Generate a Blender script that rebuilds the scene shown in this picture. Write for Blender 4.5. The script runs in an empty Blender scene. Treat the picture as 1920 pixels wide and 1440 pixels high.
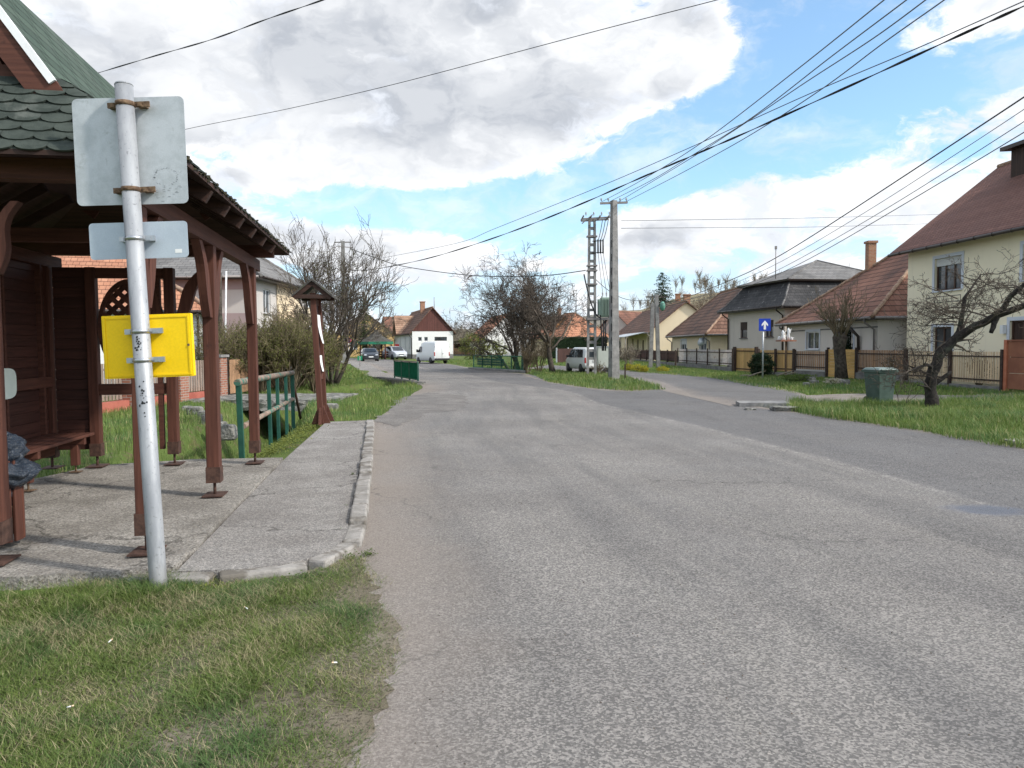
import bpy, math, random
import numpy as np
from mathutils import Vector, Matrix
R = math.radians
SC = bpy.context.scene
COL = SC.collection
V = Vector

# ------------------------------------------------------------------ camera
F = 1400.0
EYE = V((0, 0, 1.6))
PITCH = math.atan(72 / F)
RCAM = Matrix.Rotation(R(90) - PITCH, 4, 'X') @ Matrix.Rotation(R(-0.4), 4, 'Z')
cd = bpy.data.cameras.new('camera')
cam = bpy.data.objects.new('camera', cd); COL.objects.link(cam)
cd.sensor_width = 36.0; cd.lens = 36.0 * F / 1920; cd.clip_start = 0.05; cd.clip_end = 6000
cam.matrix_world = Matrix.Translation(EYE) @ RCAM
SC.camera = cam

def ray(px, py):
    d = RCAM.to_3x3() @ V(((px - 960) / F, (720 - py) / F, -1))
    return d / d.y
def G(px, py, z=0.0):
    d = ray(px, py); t = (z - 1.6) / d.z
    return EYE + d * t
def AT(px, py, dist):
    return EYE + ray(px, py) * dist

# ------------------------------------------------------------------ light
SUN_EL, SUN_AZ = 38.0, 112.0          # azimuth measured clockwise from +Y (view direction)
sdir = V((math.sin(R(SUN_AZ)) * math.cos(R(SUN_EL)), math.cos(R(SUN_AZ)) * math.cos(R(SUN_EL)), math.sin(R(SUN_EL))))
sl = bpy.data.lights.new('sun', 'SUN'); sl.energy = 3.2; sl.angle = R(3.0); sl.color = (1.0, 0.94, 0.86)
so = bpy.data.objects.new('sun', sl); COL.objects.link(so)
so.rotation_euler = sdir.to_track_quat('Z', 'Y').to_euler()

SC.view_settings.view_transform = 'Standard'
SC.view_settings.look = 'None'
SC.view_settings.exposure = 0.32
SC.view_settings.gamma = 1.0

W = bpy.data.worlds.new('World'); SC.world = W; W.use_nodes = True
class NT:
    """small node-tree writer"""
    def __init__(s, tree): s.t = tree; s.n = tree.nodes; s.l = tree.links
    def new(s, typ, **kw):
        n = s.n.new(typ)
        for k, v in kw.items(): setattr(n, k, v)
        return n
    def put(s, sock, val):
        if hasattr(val, 'is_output'): s.l.new(val, sock)
        else: sock.default_value = val
    def math(s, op, a, b=0.0, clamp=False):
        n = s.new('ShaderNodeMath', operation=op, use_clamp=clamp)
        s.put(n.inputs[0], a); s.put(n.inputs[1], b)
        return n.outputs[0]
    def vmath(s, op, a, b=(0, 0, 0)):
        n = s.new('ShaderNodeVectorMath', operation=op)
        s.put(n.inputs[0], a); s.put(n.inputs[1], b)
        return n.outputs['Value'] if op in ('LENGTH', 'DOT_PRODUCT', 'DISTANCE') else n.outputs[0]
    def comb(s, x, y, z=0.0):
        n = s.new('ShaderNodeCombineXYZ')
        s.put(n.inputs[0], x); s.put(n.inputs[1], y); s.put(n.inputs[2], z)
        return n.outputs[0]
    def sep(s, v):
        n = s.new('ShaderNodeSeparateXYZ'); s.put(n.inputs[0], v); return n.outputs
    def noise(s, vec, scale, detail=4.0, rough=0.5, dist=0.0, color=False):
        n = s.new('ShaderNodeTexNoise')
        if vec is not None: s.l.new(vec, n.inputs['Vector'])
        n.inputs['Scale'].default_value = scale; n.inputs['Detail'].default_value = detail
        n.inputs['Roughness'].default_value = rough; n.inputs['Distortion'].default_value = dist
        return n.outputs[1 if color else 0]
    def smooth(s, v, lo, hi, a=0.0, b=1.0):
        n = s.new('ShaderNodeMapRange', interpolation_type='SMOOTHSTEP')
        s.put(n.inputs[0], v); s.put(n.inputs[1], lo); s.put(n.inputs[2], hi); s.put(n.inputs[3], a); s.put(n.inputs[4], b)
        return n.outputs[0]
    def mix(s, f, a, b, mode='MIX'):
        n = s.new('ShaderNodeMix', data_type='RGBA', blend_type=mode)
        s.put(n.inputs[0], f)
        for k, v in ((6, a), (7, b)):
            if hasattr(v, 'is_output'): s.l.new(v, n.inputs[k])
            else: n.inputs[k].default_value = (v[0], v[1], v[2], 1)
        return n.outputs[2]

def build_sky():
    t = NT(W.node_tree); t.n.clear()
    out = t.new('ShaderNodeOutputWorld'); bg = t.new('ShaderNodeBackground')
    bg.inputs[1].default_value = 0.15
    t.l.new(bg.outputs[0], out.inputs[0])
    sky = t.new('ShaderNodeTexSky', sky_type='NISHITA')
    sky.sun_disc = False; sky.sun_elevation = R(SUN_EL); sky.sun_rotation = R(SUN_AZ)
    sky.air_density = 1.0; sky.dust_density = 0.6; sky.ozone_density = 1.6
    d = t.new('ShaderNodeTexCoord').outputs['Generated']
    x, y, z = t.sep(d)
    az = t.math('MULTIPLY', t.math('ARCTAN2', x, y), 57.2958)
    el = t.math('MULTIPLY', t.math('ARCSINE', z), 57.2958)
    ang = t.comb(az, el)
    zz = t.math('ADD', t.math('MAXIMUM', z, 0.0), 0.16)
    P = t.comb(t.math('DIVIDE', x, zz), t.math('DIVIDE', y, zz), 3.7)
    # clear patches: (az, el, half width, half height, strength, tilt deg)
    bias = 0.075
    def blob(px, py, rx, ry, k, rot=0.0):
        nonlocal bias
        dr = ray(px, py).normalized()
        a0 = math.degrees(math.atan2(dr.x, dr.y)); e0 = math.degrees(math.asin(dr.z))
        q = t.vmath('SUBTRACT', ang, (a0, e0, 0))
        if rot:
            n = t.new('ShaderNodeVectorRotate', rotation_type='Z_AXIS'); t.l.new(q, n.inputs['Vector'])
            n.inputs['Angle'].default_value = R(-rot); q = n.outputs[0]
        q = t.vmath('MULTIPLY', q, (24.0 / rx, 24.0 / ry, 0))       # about 24 px per degree
        g = t.smooth(t.vmath('LENGTH', q), 0.0, 1.7, k * 1.05, 0.0)
        bias = t.math('ADD', bias, g)
    blob(1560, 130, 330, 150, -0.34, 24)
    blob(1250, 290, 270, 70, -0.34, 18)
    blob(900, 372, 360, 40, -0.38, 4)
    blob(640, 380, 180, 30, -0.28, 0)
    blob(960, 425, 130, 16, -0.2)
    blob(1450, 180, 200, 90, -0.2, 24)
    blob(1480, 20, 130, 90, -0.22)
    blob(1720, 130, 220, 70, -0.20, 10)
    blob(1540, 330, 90, 24, -0.08)
    blob(380, 295, 70, 18, -0.18)
    blob(1300, 470, 260, 18, -0.12)
    blob(700, 545, 260, 14, -0.12)
    blob(1850, 20, 170, 42, 0.42, 12)
    blob(1310, 110, 90, 95, 0.30)
    blob(1000, 150, 420, 170, 0.30)
    blob(300, 120, 560, 220, 0.30)
    blob(1650, 290, 340, 44, 0.24, 12)
    blob(1640, 400, 420, 60, 0.20, 6)
    blob(460, 430, 180, 50, 0.22)
    blob(1150, 470, 300, 30, 0.05)
    blob(760, 470, 300, 30, 0.08)
    blob(1000, 545, 600, 30, -0.06)
    Q = t.comb(t.math('MULTIPLY', az, 0.075), t.math('MULTIPLY', el, 0.125), t.math('MULTIPLY', y, 2.0))
    warp = t.noise(Q, 2.2, 4, 0.55, color=True)
    Q2 = t.vmath('ADD', Q, t.vmath('MULTIPLY', t.vmath('SUBTRACT', warp, (0.5, 0.5, 0.5)), (0.55, 0.45, 0.3)))
    n1 = t.noise(Q2, 0.9, 4, 0.5)
    n2 = t.noise(Q2, 2.3, 10, 0.64)
    dens = t.math('ADD', t.math('ADD', t.math('MULTIPLY', n1, 0.95), t.math('MULTIPLY', n2, 1.35)), bias)
    dens = t.math('SUBTRACT', dens, 0.655)
    alpha = t.smooth(dens, 0.41, 0.66)
    veil = t.math('MULTIPLY', t.smooth(t.noise(Q2, 1.3, 7, 0.62), 0.46, 0.66), 0.45)
    alpha = t.math('MAXIMUM', alpha, veil)
    # tops of the heaps catch the light, undersides stay grey
    n2b = t.noise(t.vmath('ADD', Q2, (0.10, 0.24, 0.0)), 2.1, 5, 0.55)
    lit = t.smooth(t.math('SUBTRACT', n2, n2b), -0.10, 0.13)
    thick = t.smooth(dens, 0.62, 0.92)
    thin = t.mix(lit, (4.9, 5.15, 5.6), (6.3, 6.35, 6.45))
    big = t.smooth(t.math('SUBTRACT', n1, t.noise(t.vmath('ADD', Q2, (0.25, 0.3, 0.0)), 0.9, 4, 0.5)), -0.12, 0.14)
    lit2 = t.math('ADD', t.math('MULTIPLY', lit, 0.35), t.math('MULTIPLY', big, 0.65))
    core = t.mix(lit2, (2.95, 3.15, 3.5), (5.5, 5.6, 5.75))
    cloud = t.mix(thick, thin, core)
    # clouds out of view brightened round the sun, added as soft directional light
    sdot = t.vmath('DOT_PRODUCT', d, (sdir.x, sdir.y, sdir.z))
    glow = t.smooth(sdot, 0.45, 1.0, 1.0, 2.6)
    cloud = t.vmath('SCALE', cloud); cloud.node.inputs['Scale'].default_value = 1.0; t.l.new(glow, cloud.node.inputs['Scale'])
    blue = t.mix(1.0, sky.outputs[0], (0.95, 1.14, 1.22), 'MULTIPLY')
    blue = t.vmath('ADD', blue, (0.5, 0.65, 0.65))
    haze = t.smooth(el, 0.0, 13.0, 0.85, 0.0)
    blue = t.mix(haze, blue, (3.7, 4.5, 5.5))
    col = t.mix(alpha, blue, cloud)
    t.l.new(col, bg.inputs[0])
build_sky()

# ------------------------------------------------------------------ mesh helpers
ORG = {}
def rot2(v, a):
    c, s = math.cos(a), math.sin(a)
    return V((v[0] * c - v[1] * s, v[0] * s + v[1] * c, v[2]))

class MB:
    def __init__(s): s.v = []; s.f = []; s.m = []; s.s = []
    def add(s, vs, fs, m=0, smooth=False):
        o = len(s.v); s.v.extend([tuple(p) for p in vs])
        for f in fs:
            s.f.append([i + o for i in f]); s.m.append(m); s.s.append(smooth)
        return s
    def quad(s, *p, m=0): return s.add(p, [list(range(len(p)))], m)
    def frame_box(s, o, ex, ey, ez, m=0):
        """box from corner o with edge vectors"""
        o, ex, ey, ez = V(o), V(ex), V(ey), V(ez)
        vs = [o, o + ex, o + ex + ey, o + ey, o + ez, o + ex + ez, o + ex + ey + ez, o + ey + ez]
        fs = [[0, 3, 2, 1], [4, 5, 6, 7], [0, 1, 5, 4], [1, 2, 6, 5], [2, 3, 7, 6], [3, 0, 4, 7]]
        if ex.cross(ey).dot(ez) < 0: fs = [f[::-1] for f in fs]
        return s.add(vs, fs, m)
    def box(s, c, size, rz=0.0, m=0):
        ex = rot2((size[0], 0, 0), rz); ey = rot2((0, size[1], 0), rz); ez = V((0, 0, size[2]))
        return s.frame_box(V(c) - (ex + ey + ez) / 2, ex, ey, ez, m)
    def bar(s, p0, p1, w, h, up=(0, 0, 1), m=0):
        p0, p1 = V(p0), V(p1); d = p1 - p0; u = V(up)
        sx = d.cross(u)
        if sx.length < 1e-6: sx = d.cross(V((0, 1, 0)))
        sx.normalize(); uz = sx.cross(d).normalized()
        return s.frame_box(p0 - sx * w / 2 - uz * h / 2, sx * w, d, uz * h, m)
    def tube(s, pts, rad, n=6, m=0, smooth=True, cap=True):
        pts = [V(p) for p in pts]
        if not hasattr(rad, '__len__'): rad = [rad] * len(pts)
        k = len(pts); o = len(s.v); side = None
        for i in range(k):
            d = pts[min(i + 1, k - 1)] - pts[max(i - 1, 0)]
            if d.length < 1e-9: d = V((0, 0, 1))
            d.normalize()
            if side is None:
                side = d.cross(V((0, 0, 1))) if abs(d.z) < 0.95 else d.cross(V((0, 1, 0)))
            else: side = side - d * side.dot(d)
            if side.length < 1e-6: side = d.orthogonal()
            side.normalize(); w = d.cross(side); r = rad[i]
            for j in range(n):
                a = 2 * math.pi * j / n
                q = pts[i] + side * (math.cos(a) * r) + w * (math.sin(a) * r)
                s.v.append((q.x, q.y, q.z))
        for i in range(k - 1):
            for j in range(n):
                a = o + i * n + j; b = o + i * n + (j + 1) % n
                s.f.append([a, b, b + n, a + n]); s.m.append(m); s.s.append(smooth)
        if cap:
            s.f.append([o + j for j in range(n)][::-1]); s.m.append(m); s.s.append(False)
            s.f.append([o + (k - 1) * n + j for j in range(n)]); s.m.append(m); s.s.append(False)
        return s
    def prism(s, outline, vec, m=0, smooth=False):
        o = [V(p) for p in outline]; vec = V(vec); n = len(o)
        nrm = V((0, 0, 0))
        for i in range(n): nrm += o[i].cross(o[(i + 1) % n])
        if nrm.dot(vec) > 0: o = o[::-1]
        vs = o + [p + vec for p in o]
        fs = [list(range(n)), [n + i for i in range(n)][::-1]]
        s.add(vs, fs, m)
        s.add(vs, [[i, i + n, (i + 1) % n + n, (i + 1) % n] for i in range(n)], m, smooth)
        return s
    def lathe(s, prof, c=(0, 0, 0), n=16, m=0, axis='Z', smooth=True):
        c = V(c); vs = []; k = len(prof)
        for r, h in prof:
            for j in range(n):
                a = 2 * math.pi * j / n
                if axis == 'Z': q = V((r * math.cos(a), r * math.sin(a), h))
                elif axis == 'Y': q = V((r * math.cos(a), h, -r * math.sin(a)))
                else: q = V((h, r * math.cos(a), r * math.sin(a)))
                vs.append(c + q)
        fs = [[i * n + j, i * n + (j + 1) % n, (i + 1) * n + (j + 1) % n, (i + 1) * n + j] for i in range(k - 1) for j in range(n)]
        fs.append(list(range(n))[::-1]); fs.append([(k - 1) * n + j for j in range(n)])
        return s.add(vs, fs, m, smooth)
    def build(s, name, mats, parent=None, local=False, bevel=0.0, subsurf=0, world=None):
        me = bpy.data.meshes.new(name)
        vs = s.v
        if parent is not None and not local:
            inv = ORG[parent.name].inverted()
            if inv.to_3x3() == Matrix.Identity(3):
                t = inv.translation; vs = [(a + t.x, b + t.y, c + t.z) for a, b, c in s.v]
            else: vs = [tuple(inv @ V(p)) for p in s.v]
        if parent is None and world is not None:
            vs = [(a - world[0], b - world[1], c - world[2]) for a, b, c in s.v]
        me.from_pydata(vs, [], s.f)
        if not isinstance(mats, (list, tuple)): mats = [mats]
        for mm in mats: me.materials.append(mm)
        me.polygons.foreach_set('material_index', s.m)
        me.polygons.foreach_set('use_smooth', s.s)
        auto_uv(me)
        me.update()
        o = bpy.data.objects.new(name, me); COL.objects.link(o)
        if parent is not None:
            o.parent = parent; ORG[o.name] = ORG[parent.name]
        else:
            if world is not None: o.location = world
            ORG[o.name] = Matrix.Translation(o.location)
        if bevel:
            b = o.modifiers.new('bevel', 'BEVEL'); b.width = bevel; b.segments = 2; b.limit_method = 'ANGLE'; b.angle_limit = R(40)
        if subsurf:
            b = o.modifiers.new('sub', 'SUBSURF'); b.levels = subsurf; b.render_levels = subsurf
        return o

def auto_uv(me):
    nl, npol = len(me.loops), len(me.polygons)
    if not nl: return
    co = np.empty(len(me.vertices) * 3, 'f'); me.vertices.foreach_get('co', co); co = co.reshape(-1, 3)
    nr = np.empty(npol * 3, 'f'); me.polygons.foreach_get('normal', nr); nr = nr.reshape(-1, 3)
    lt = np.empty(npol, 'i'); me.polygons.foreach_get('loop_total', lt)
    vi = np.empty(nl, 'i'); me.loops.foreach_get('vertex_index', vi)
    u = np.stack([-nr[:, 1], nr[:, 0], np.zeros(npol)], 1)
    flat = np.abs(nr[:, 2]) > 0.97
    u[flat] = (1, 0, 0)
    u /= np.maximum(np.linalg.norm(u, axis=1, keepdims=True), 1e-6)
    w = np.cross(nr, u)
    rep = np.repeat(np.arange(npol), lt)
    p = co[vi]
    uv = np.stack([(p * u[rep]).sum(1), (p * w[rep]).sum(1)], 1).astype('f')
    me.uv_layers.new(name='UVMap').data.foreach_set('uv', uv.ravel())

def tag(o, label=None, cat=None, group=None, kind=None):
    if label: o['label'] = label
    if cat: o['category'] = cat
    if group: o['group'] = group
    if kind: o['kind'] = kind
    return o
def thing(name, label, cat, loc=(0, 0, 0), rz=0.0, group=None):
    o = bpy.data.objects.new(name, None); COL.objects.link(o)
    o.empty_display_size = 0.2
    o.location = loc; o.rotation_euler = (0, 0, rz)
    ORG[o.name] = Matrix.Translation(V(loc)) @ Matrix.Rotation(rz, 4, 'Z')
    return tag(o, label, cat, group)
def copy_tree(o, parent=None):
    c = o.copy(); COL.objects.link(c)
    if parent is not None: c.parent = parent
    for ch in o.children: copy_tree(ch, c)
    return c

# ------------------------------------------------------------------ materials
def lin(r, g, b, k=1.0):
    f = lambda c: ((c / 255 + 0.055) / 1.055) ** 2.4 if c > 10 else c / 255 / 12.92
    return (f(r) * k, f(g) * k, f(b) * k)

def base_mat(name, rough=0.8, metal=0.0, spec=0.3):
    m = bpy.data.materials.new(name); m.use_nodes = True
    t = NT(m.node_tree); b = t.n['Principled BSDF']
    b.inputs['Roughness'].default_value = rough; b.inputs['Metallic'].default_value = metal
    b.inputs['Specular IOR Level'].default_value = spec
    return m, t, b
def bump(t, b, h, strength=0.3, dist=0.02):
    n = t.new('ShaderNodeBump'); n.inputs['Strength'].default_value = strength; n.inputs['Distance'].default_value = dist
    t.l.new(h, n.inputs['Height']); t.l.new(n.outputs[0], b.inputs['Normal'])
def co_(t, kind='Object'):
    return t.new('ShaderNodeTexCoord').outputs[kind]

def noisy(name, c1, c2, scale=3.0, rough=0.8, bmp=0.2, fine=40.0, metal=0.0, spec=0.3, contrast=(0.35, 0.65), c3=None, s3=0.7, k3=(0.55, 0.7), bd=0.01):
    """two-colour noise, optional third colour as stains, fine bump"""
    m, t, b = base_mat(name, rough, metal, spec)
    o = co_(t)
    f = t.smooth(t.noise(o, scale, 6, 0.6), contrast[0], contrast[1])
    c = t.mix(f, c1, c2)
    if c3: c = t.mix(t.smooth(t.noise(o, s3, 5, 0.65, 0.4), k3[0], k3[1]), c, c3)
    fn = t.noise(o, fine, 3, 0.6)
    c = t.mix(0.35, c, t.mix(fn, (0.55, 0.55, 0.55), (1.35, 1.35, 1.35)), 'MULTIPLY')
    t.l.new(c, b.inputs['Base Color'])
    if bmp: bump(t, b, fn, bmp, bd)
    return m

def plain(name, c, rough=0.5, metal=0.0, spec=0.4):
    m, t, b = base_mat(name, rough, metal, spec)
    o = co_(t)
    f = t.noise(o, 6.0, 4, 0.6)
    t.l.new(t.mix(f, [x * 0.86 for x in c], [min(1, x * 1.12) for x in c]), b.inputs['Base Color'])
    return m

def wood(name, c1, c2, board=0.0, axis=1, rough=0.7, c3=None):
    """painted or bare timber; board > 0 draws board joints every BOARD metres along UV axis"""
    m, t, b = base_mat(name, rough, 0.0, 0.3)
    uv = co_(t, 'UV'); o = co_(t)
    u, v, _ = t.sep(uv)
    st = t.comb(t.math('MULTIPLY', u, 1.5 if axis == 1 else 26.0), t.math('MULTIPLY', v, 26.0 if axis == 1 else 1.5))
    g = t.noise(st, 1.0, 5, 0.6, 0.3)
    g2 = t.noise(o, 2.2, 4, 0.6)
    c = t.mix(t.smooth(g, 0.3, 0.7), c1, c2)
    c = t.mix(0.5, c, t.mix(g2, (0.6, 0.6, 0.6), (1.3, 1.3, 1.3)), 'MULTIPLY')
    isl = t.new('ShaderNodeNewGeometry').outputs['Random Per Island']
    c = t.mix(0.8, c, t.mix(isl, (0.72, 0.72, 0.72), (1.22, 1.2, 1.18)), 'MULTIPLY')
    if c3: c = t.mix(t.smooth(t.noise(o, 5.0, 6, 0.7), 0.6, 0.72), c, c3)
    h = g
    if board:
        w = t.math('DIVIDE', v if axis == 1 else u, board)
        fr = t.math('FRACT', w)
        cell = t.new('ShaderNodeTexWhiteNoise', noise_dimensions='1D'); t.l.new(t.math('FLOOR', w), cell.inputs['W'])
        c = t.mix(0.6, c, t.mix(cell.outputs[0], (0.72, 0.72, 0.72), (1.2, 1.2, 1.2)), 'MULTIPLY')
        gap = t.smooth(t.math('ABSOLUTE', t.math('SUBTRACT', fr, 0.5)), 0.44, 0.485)
        c = t.mix(gap, c, [x * 0.25 for x in c1])
        h = t.math('SUBTRACT', t.math('MULTIPLY', g, 0.15), gap)
    t.l.new(c, b.inputs['Base Color'])
    bump(t, b, h, 0.35, 0.01)
    return m

def tiles(name, c1, c2, c3, row=0.33, col=0.22, moss=None, rough=0.85, groove=0.75):
    """roof tiles laid in rows up the slope (UV in metres)"""
    m, t, b = base_mat(name, rough, 0, 0.2)
    uv = co_(t, 'UV'); o = co_(t)
    u, v, _ = t.sep(uv)
    vr = t.math('DIVIDE', v, row); fr = t.math('FRACT', vr); fl = t.math('FLOOR', vr)
    uu = t.math('ADD', t.math('DIVIDE', u, col), t.math('MULTIPLY', fl, 0.5))
    fu = t.math('FRACT', uu)
    wn = t.new('ShaderNodeTexWhiteNoise', noise_dimensions='2D'); t.l.new(t.comb(t.math('FLOOR', uu), fl), wn.inputs['Vector'])
    c = t.mix(wn.outputs[0], c1, c2)
    c = t.mix(t.smooth(t.noise(o, 0.55, 6, 0.65), 0.45, 0.68), c, c3)
    wn2 = t.new('ShaderNodeTexWhiteNoise', noise_dimensions='1D'); t.l.new(fl, wn2.inputs['W'])
    c = t.mix(0.5, c, t.mix(wn2.outputs[0], (0.75, 0.75, 0.75), (1.2, 1.2, 1.2)), 'MULTIPLY')
    if moss: c = t.mix(t.smooth(t.noise(o, 2.5, 7, 0.75), 0.58, 0.68), c, moss)
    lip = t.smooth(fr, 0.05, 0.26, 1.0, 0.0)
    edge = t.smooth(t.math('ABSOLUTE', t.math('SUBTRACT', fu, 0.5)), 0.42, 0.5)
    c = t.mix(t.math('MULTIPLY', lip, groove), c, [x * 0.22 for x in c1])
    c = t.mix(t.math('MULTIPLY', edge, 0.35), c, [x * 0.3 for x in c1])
    t.l.new(c, b.inputs['Base Color'])
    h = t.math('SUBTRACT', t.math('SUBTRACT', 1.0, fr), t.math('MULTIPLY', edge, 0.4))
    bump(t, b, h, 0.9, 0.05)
    return m

def bricks(name, c1, c2, mortar, bw=0.25, bh=0.075, rough=0.85):
    m, t, b = base_mat(name, rough, 0, 0.2)
    n = t.new('ShaderNodeTexBrick'); t.l.new(co_(t, 'UV'), n.inputs['Vector'])
    n.inputs['Color1'].default_value = (*c1, 1); n.inputs['Color2'].default_value = (*c2, 1); n.inputs['Mortar'].default_value = (*mortar, 1)
    n.inputs['Scale'].default_value = 1.0; n.inputs['Mortar Size'].default_value = 0.008
    n.inputs['Brick Width'].default_value = bw; n.inputs['Row Height'].default_value = bh
    o = co_(t)
    c = t.mix(0.6, n.outputs[0], t.mix(t.noise(o, 9, 5, 0.65), (0.5, 0.5, 0.5), (1.4, 1.4, 1.4)), 'MULTIPLY')
    t.l.new(c, b.inputs['Base Color']); bump(t, b, t.math('SUBTRACT', 1.0, n.outputs[1]), 0.5, 0.01)
    return m

def plaster(name, c, stain=None, rough=0.9, dirt=0.35, zdirt=0.8):
    m, t, b = base_mat(name, rough, 0, 0.15)
    o = co_(t)
    big = t.noise(o, 0.5, 5, 0.6); med = t.noise(o, 3.0, 6, 0.7); fine = t.noise(o, 60, 2, 0.5)
    col = t.mix(big, [x * 0.9 for x in c], [min(1, x * 1.06) for x in c])
    st = stain or [x * 0.55 for x in c]
    x, y, z = t.sep(o)
    # streaks and splash dirt with their own outline
    str_ = t.noise(t.comb(t.math('MULTIPLY', x, 3.0), t.math('MULTIPLY', y, 3.0), t.math('MULTIPLY', z, 0.35)), 1.0, 6, 0.7)
    col = t.mix(t.math('MULTIPLY', t.smooth(str_, 0.52, 0.75), dirt), col, st)
    low = t.math('MULTIPLY', t.smooth(t.math('ADD', z, t.math('MULTIPLY', med, 0.6)), 0.25, zdirt, 1.0, 0.0), 0.5)
    col = t.mix(low, col, st)
    t.l.new(col, b.inputs['Base Color']); bump(t, b, fine, 0.25, 0.004)
    return m

def glass(name, c=(0.03, 0.035, 0.04), rough=0.06):
    m, t, b = base_mat(name, rough, 0, 0.7)
    f = t.noise(co_(t), 1.3, 3, 0.5)
    t.l.new(t.mix(t.smooth(f, 0.4, 0.6), c, [x * 2.2 for x in c]), b.inputs['Base Color'])
    return m

def leafy(name, c1, c2, rough=0.6, trans=0.25):
    m, t, b = base_mat(name, rough, 0, 0.25)
    g = t.new('ShaderNodeNewGeometry')
    c = t.mix(g.outputs['Random Per Island'], c1, c2)
    c = t.mix(0.5, c, t.mix(t.noise(co_(t), 1.3, 3, 0.5), (0.6, 0.6, 0.6), (1.35, 1.35, 1.35)), 'MULTIPLY')
    t.l.new(c, b.inputs['Base Color'])
    tr = t.new('ShaderNodeBsdfTranslucent'); t.l.new(c, tr.inputs[0])
    mx = t.new('ShaderNodeMixShader'); mx.inputs[0].default_value = trans
    t.l.new(b.outputs[0], mx.inputs[1]); t.l.new(tr.outputs[0], mx.inputs[2])
    t.l.new(mx.outputs[0], t.n['Material Output'].inputs[0])
    return m

M = {}
M['bark'] = noisy('bark', (0.035, 0.028, 0.022), (0.085, 0.07, 0.055), 9, 0.95, 0.6, 60, c3=(0.10, 0.105, 0.07), s3=3)
M['bark_dark'] = noisy('bark_dark', (0.022, 0.018, 0.016), (0.05, 0.042, 0.036), 14, 0.95, 0.9, 50, c3=(0.07, 0.075, 0.055), s3=4, bd=0.03)
M['twig'] = noisy('twig', (0.065, 0.052, 0.042), (0.125, 0.102, 0.08), 5, 0.95, 0)
M['twig_pale'] = noisy('twig_pale', (0.16, 0.14, 0.11), (0.26, 0.22, 0.165), 3, 0.95, 0)
M['twig_brown'] = noisy('twig_brown', (0.10, 0.078, 0.050), (0.20, 0.158, 0.10), 2, 0.95, 0)
M['wood_red'] = wood('wood_red', (0.066, 0.024, 0.016), (0.110, 0.042, 0.027), c3=(0.05, 0.02, 0.015))
M['wood_red_v'] = wood('wood_red_upright', (0.070, 0.025, 0.016), (0.118, 0.044, 0.028), axis=0, c3=(0.05, 0.02, 0.015))
M['shoe'] = noisy('brown_steel_shoe', (0.045, 0.024, 0.018), (0.085, 0.045, 0.032), 18, 0.8, 0.2, 50)
M['wood_red_boards'] = wood('wood_red_boards', (0.040, 0.015, 0.011), (0.066, 0.025, 0.018), rough=0.6)  # shelter interior shade deepened by lowering the timber albedo
M['wood_dark'] = wood('wood_dark', (0.03, 0.016, 0.012), (0.06, 0.03, 0.022))
M['steel'] = noisy('galvanised_steel', (0.36, 0.38, 0.40), (0.52, 0.54, 0.55), 22, 0.42, 0.05, 90, 0.35, 0.5, c3=(0.30, 0.30, 0.29), s3=6)
M['panel_back'] = noisy('aluminium_sheet', (0.40, 0.43, 0.44), (0.50, 0.53, 0.545), 7, 0.5, 0.03, 120, 0.25, 0.4, c3=(0.34, 0.36, 0.36), s3=9, k3=(0.6, 0.75))
M['panel_back_new'] = noisy('aluminium_sheet_clean', (0.40, 0.46, 0.52), (0.46, 0.52, 0.57), 4, 0.45, 0.02, 120, 0.2, 0.4)
M['green_panel'] = noisy('green_sheet_panel', (0.006, 0.115, 0.060), (0.010, 0.150, 0.080), 3, 0.75, 0.05, 50, 0.0, 0.08)
M['rust'] = noisy('rusty_steel', (0.085, 0.05, 0.03), (0.19, 0.125, 0.075), 30, 0.8, 0.3, 60)
M['chrome'] = plain('bright_clamp_steel', (0.45, 0.46, 0.47), 0.3, 0.8)
M['yellow'] = noisy('yellow_enamel', (0.80, 0.52, 0.003), (0.86, 0.575, 0.006), 2.0, 0.45, 0.02, 60)
M['black'] = plain('black_paint', (0.012, 0.012, 0.013), 0.5)
M['rubber'] = plain('tyre_rubber', (0.018, 0.018, 0.02), 0.85)
M['alloy'] = plain('wheel_alloy', (0.32, 0.33, 0.34), 0.4, 0.6)
M['paper'] = plain('white_paper', (0.75, 0.76, 0.74), 0.8)
M['white'] = plain('white_gloss_paint', (0.72, 0.73, 0.73), 0.4)
M['concrete_post'] = noisy('cast_concrete', (0.18, 0.176, 0.17), (0.27, 0.262, 0.25), 4, 0.95, 0.3, 50, c3=(0.135, 0.13, 0.125), s3=1.6)
M['stone'] = noisy('mossy_stone', (0.10, 0.10, 0.09), (0.27, 0.26, 0.235), 5, 0.95, 0.9, 18, c3=(0.07, 0.085, 0.04), s3=2.5, bd=0.05)
M['green_paint'] = noisy('green_paint', (0.010, 0.115, 0.062), (0.018, 0.165, 0.09), 5, 0.55, 0.1, 50, c3=(0.09, 0.11, 0.07), s3=9, k3=(0.66, 0.74))
M['green_dark'] = noisy('dark_green_paint', (0.012, 0.06, 0.045), (0.02, 0.09, 0.06), 5, 0.5, 0.1, 50, c3=(0.07, 0.055, 0.04), s3=8, k3=(0.62, 0.7))
M['rail_worn'] = noisy('worn_handrail', (0.20, 0.13, 0.10), (0.30, 0.22, 0.17), 7, 0.7, 0.2, 50, c3=(0.05, 0.14, 0.10), s3=5, k3=(0.5, 0.6))
M['wire'] = plain('wire_black', (0.018, 0.018, 0.02), 0.6)
M['wire_grey'] = plain('wire_aluminium', (0.12, 0.125, 0.135), 0.5, 0.3)
M['glass'] = glass('window_glass')
M['glass_car'] = glass('car_glass', (0.02, 0.025, 0.03), 0.04)
M['frame_white'] = plain('window_frame_white', (0.66, 0.67, 0.68), 0.5)
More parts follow.
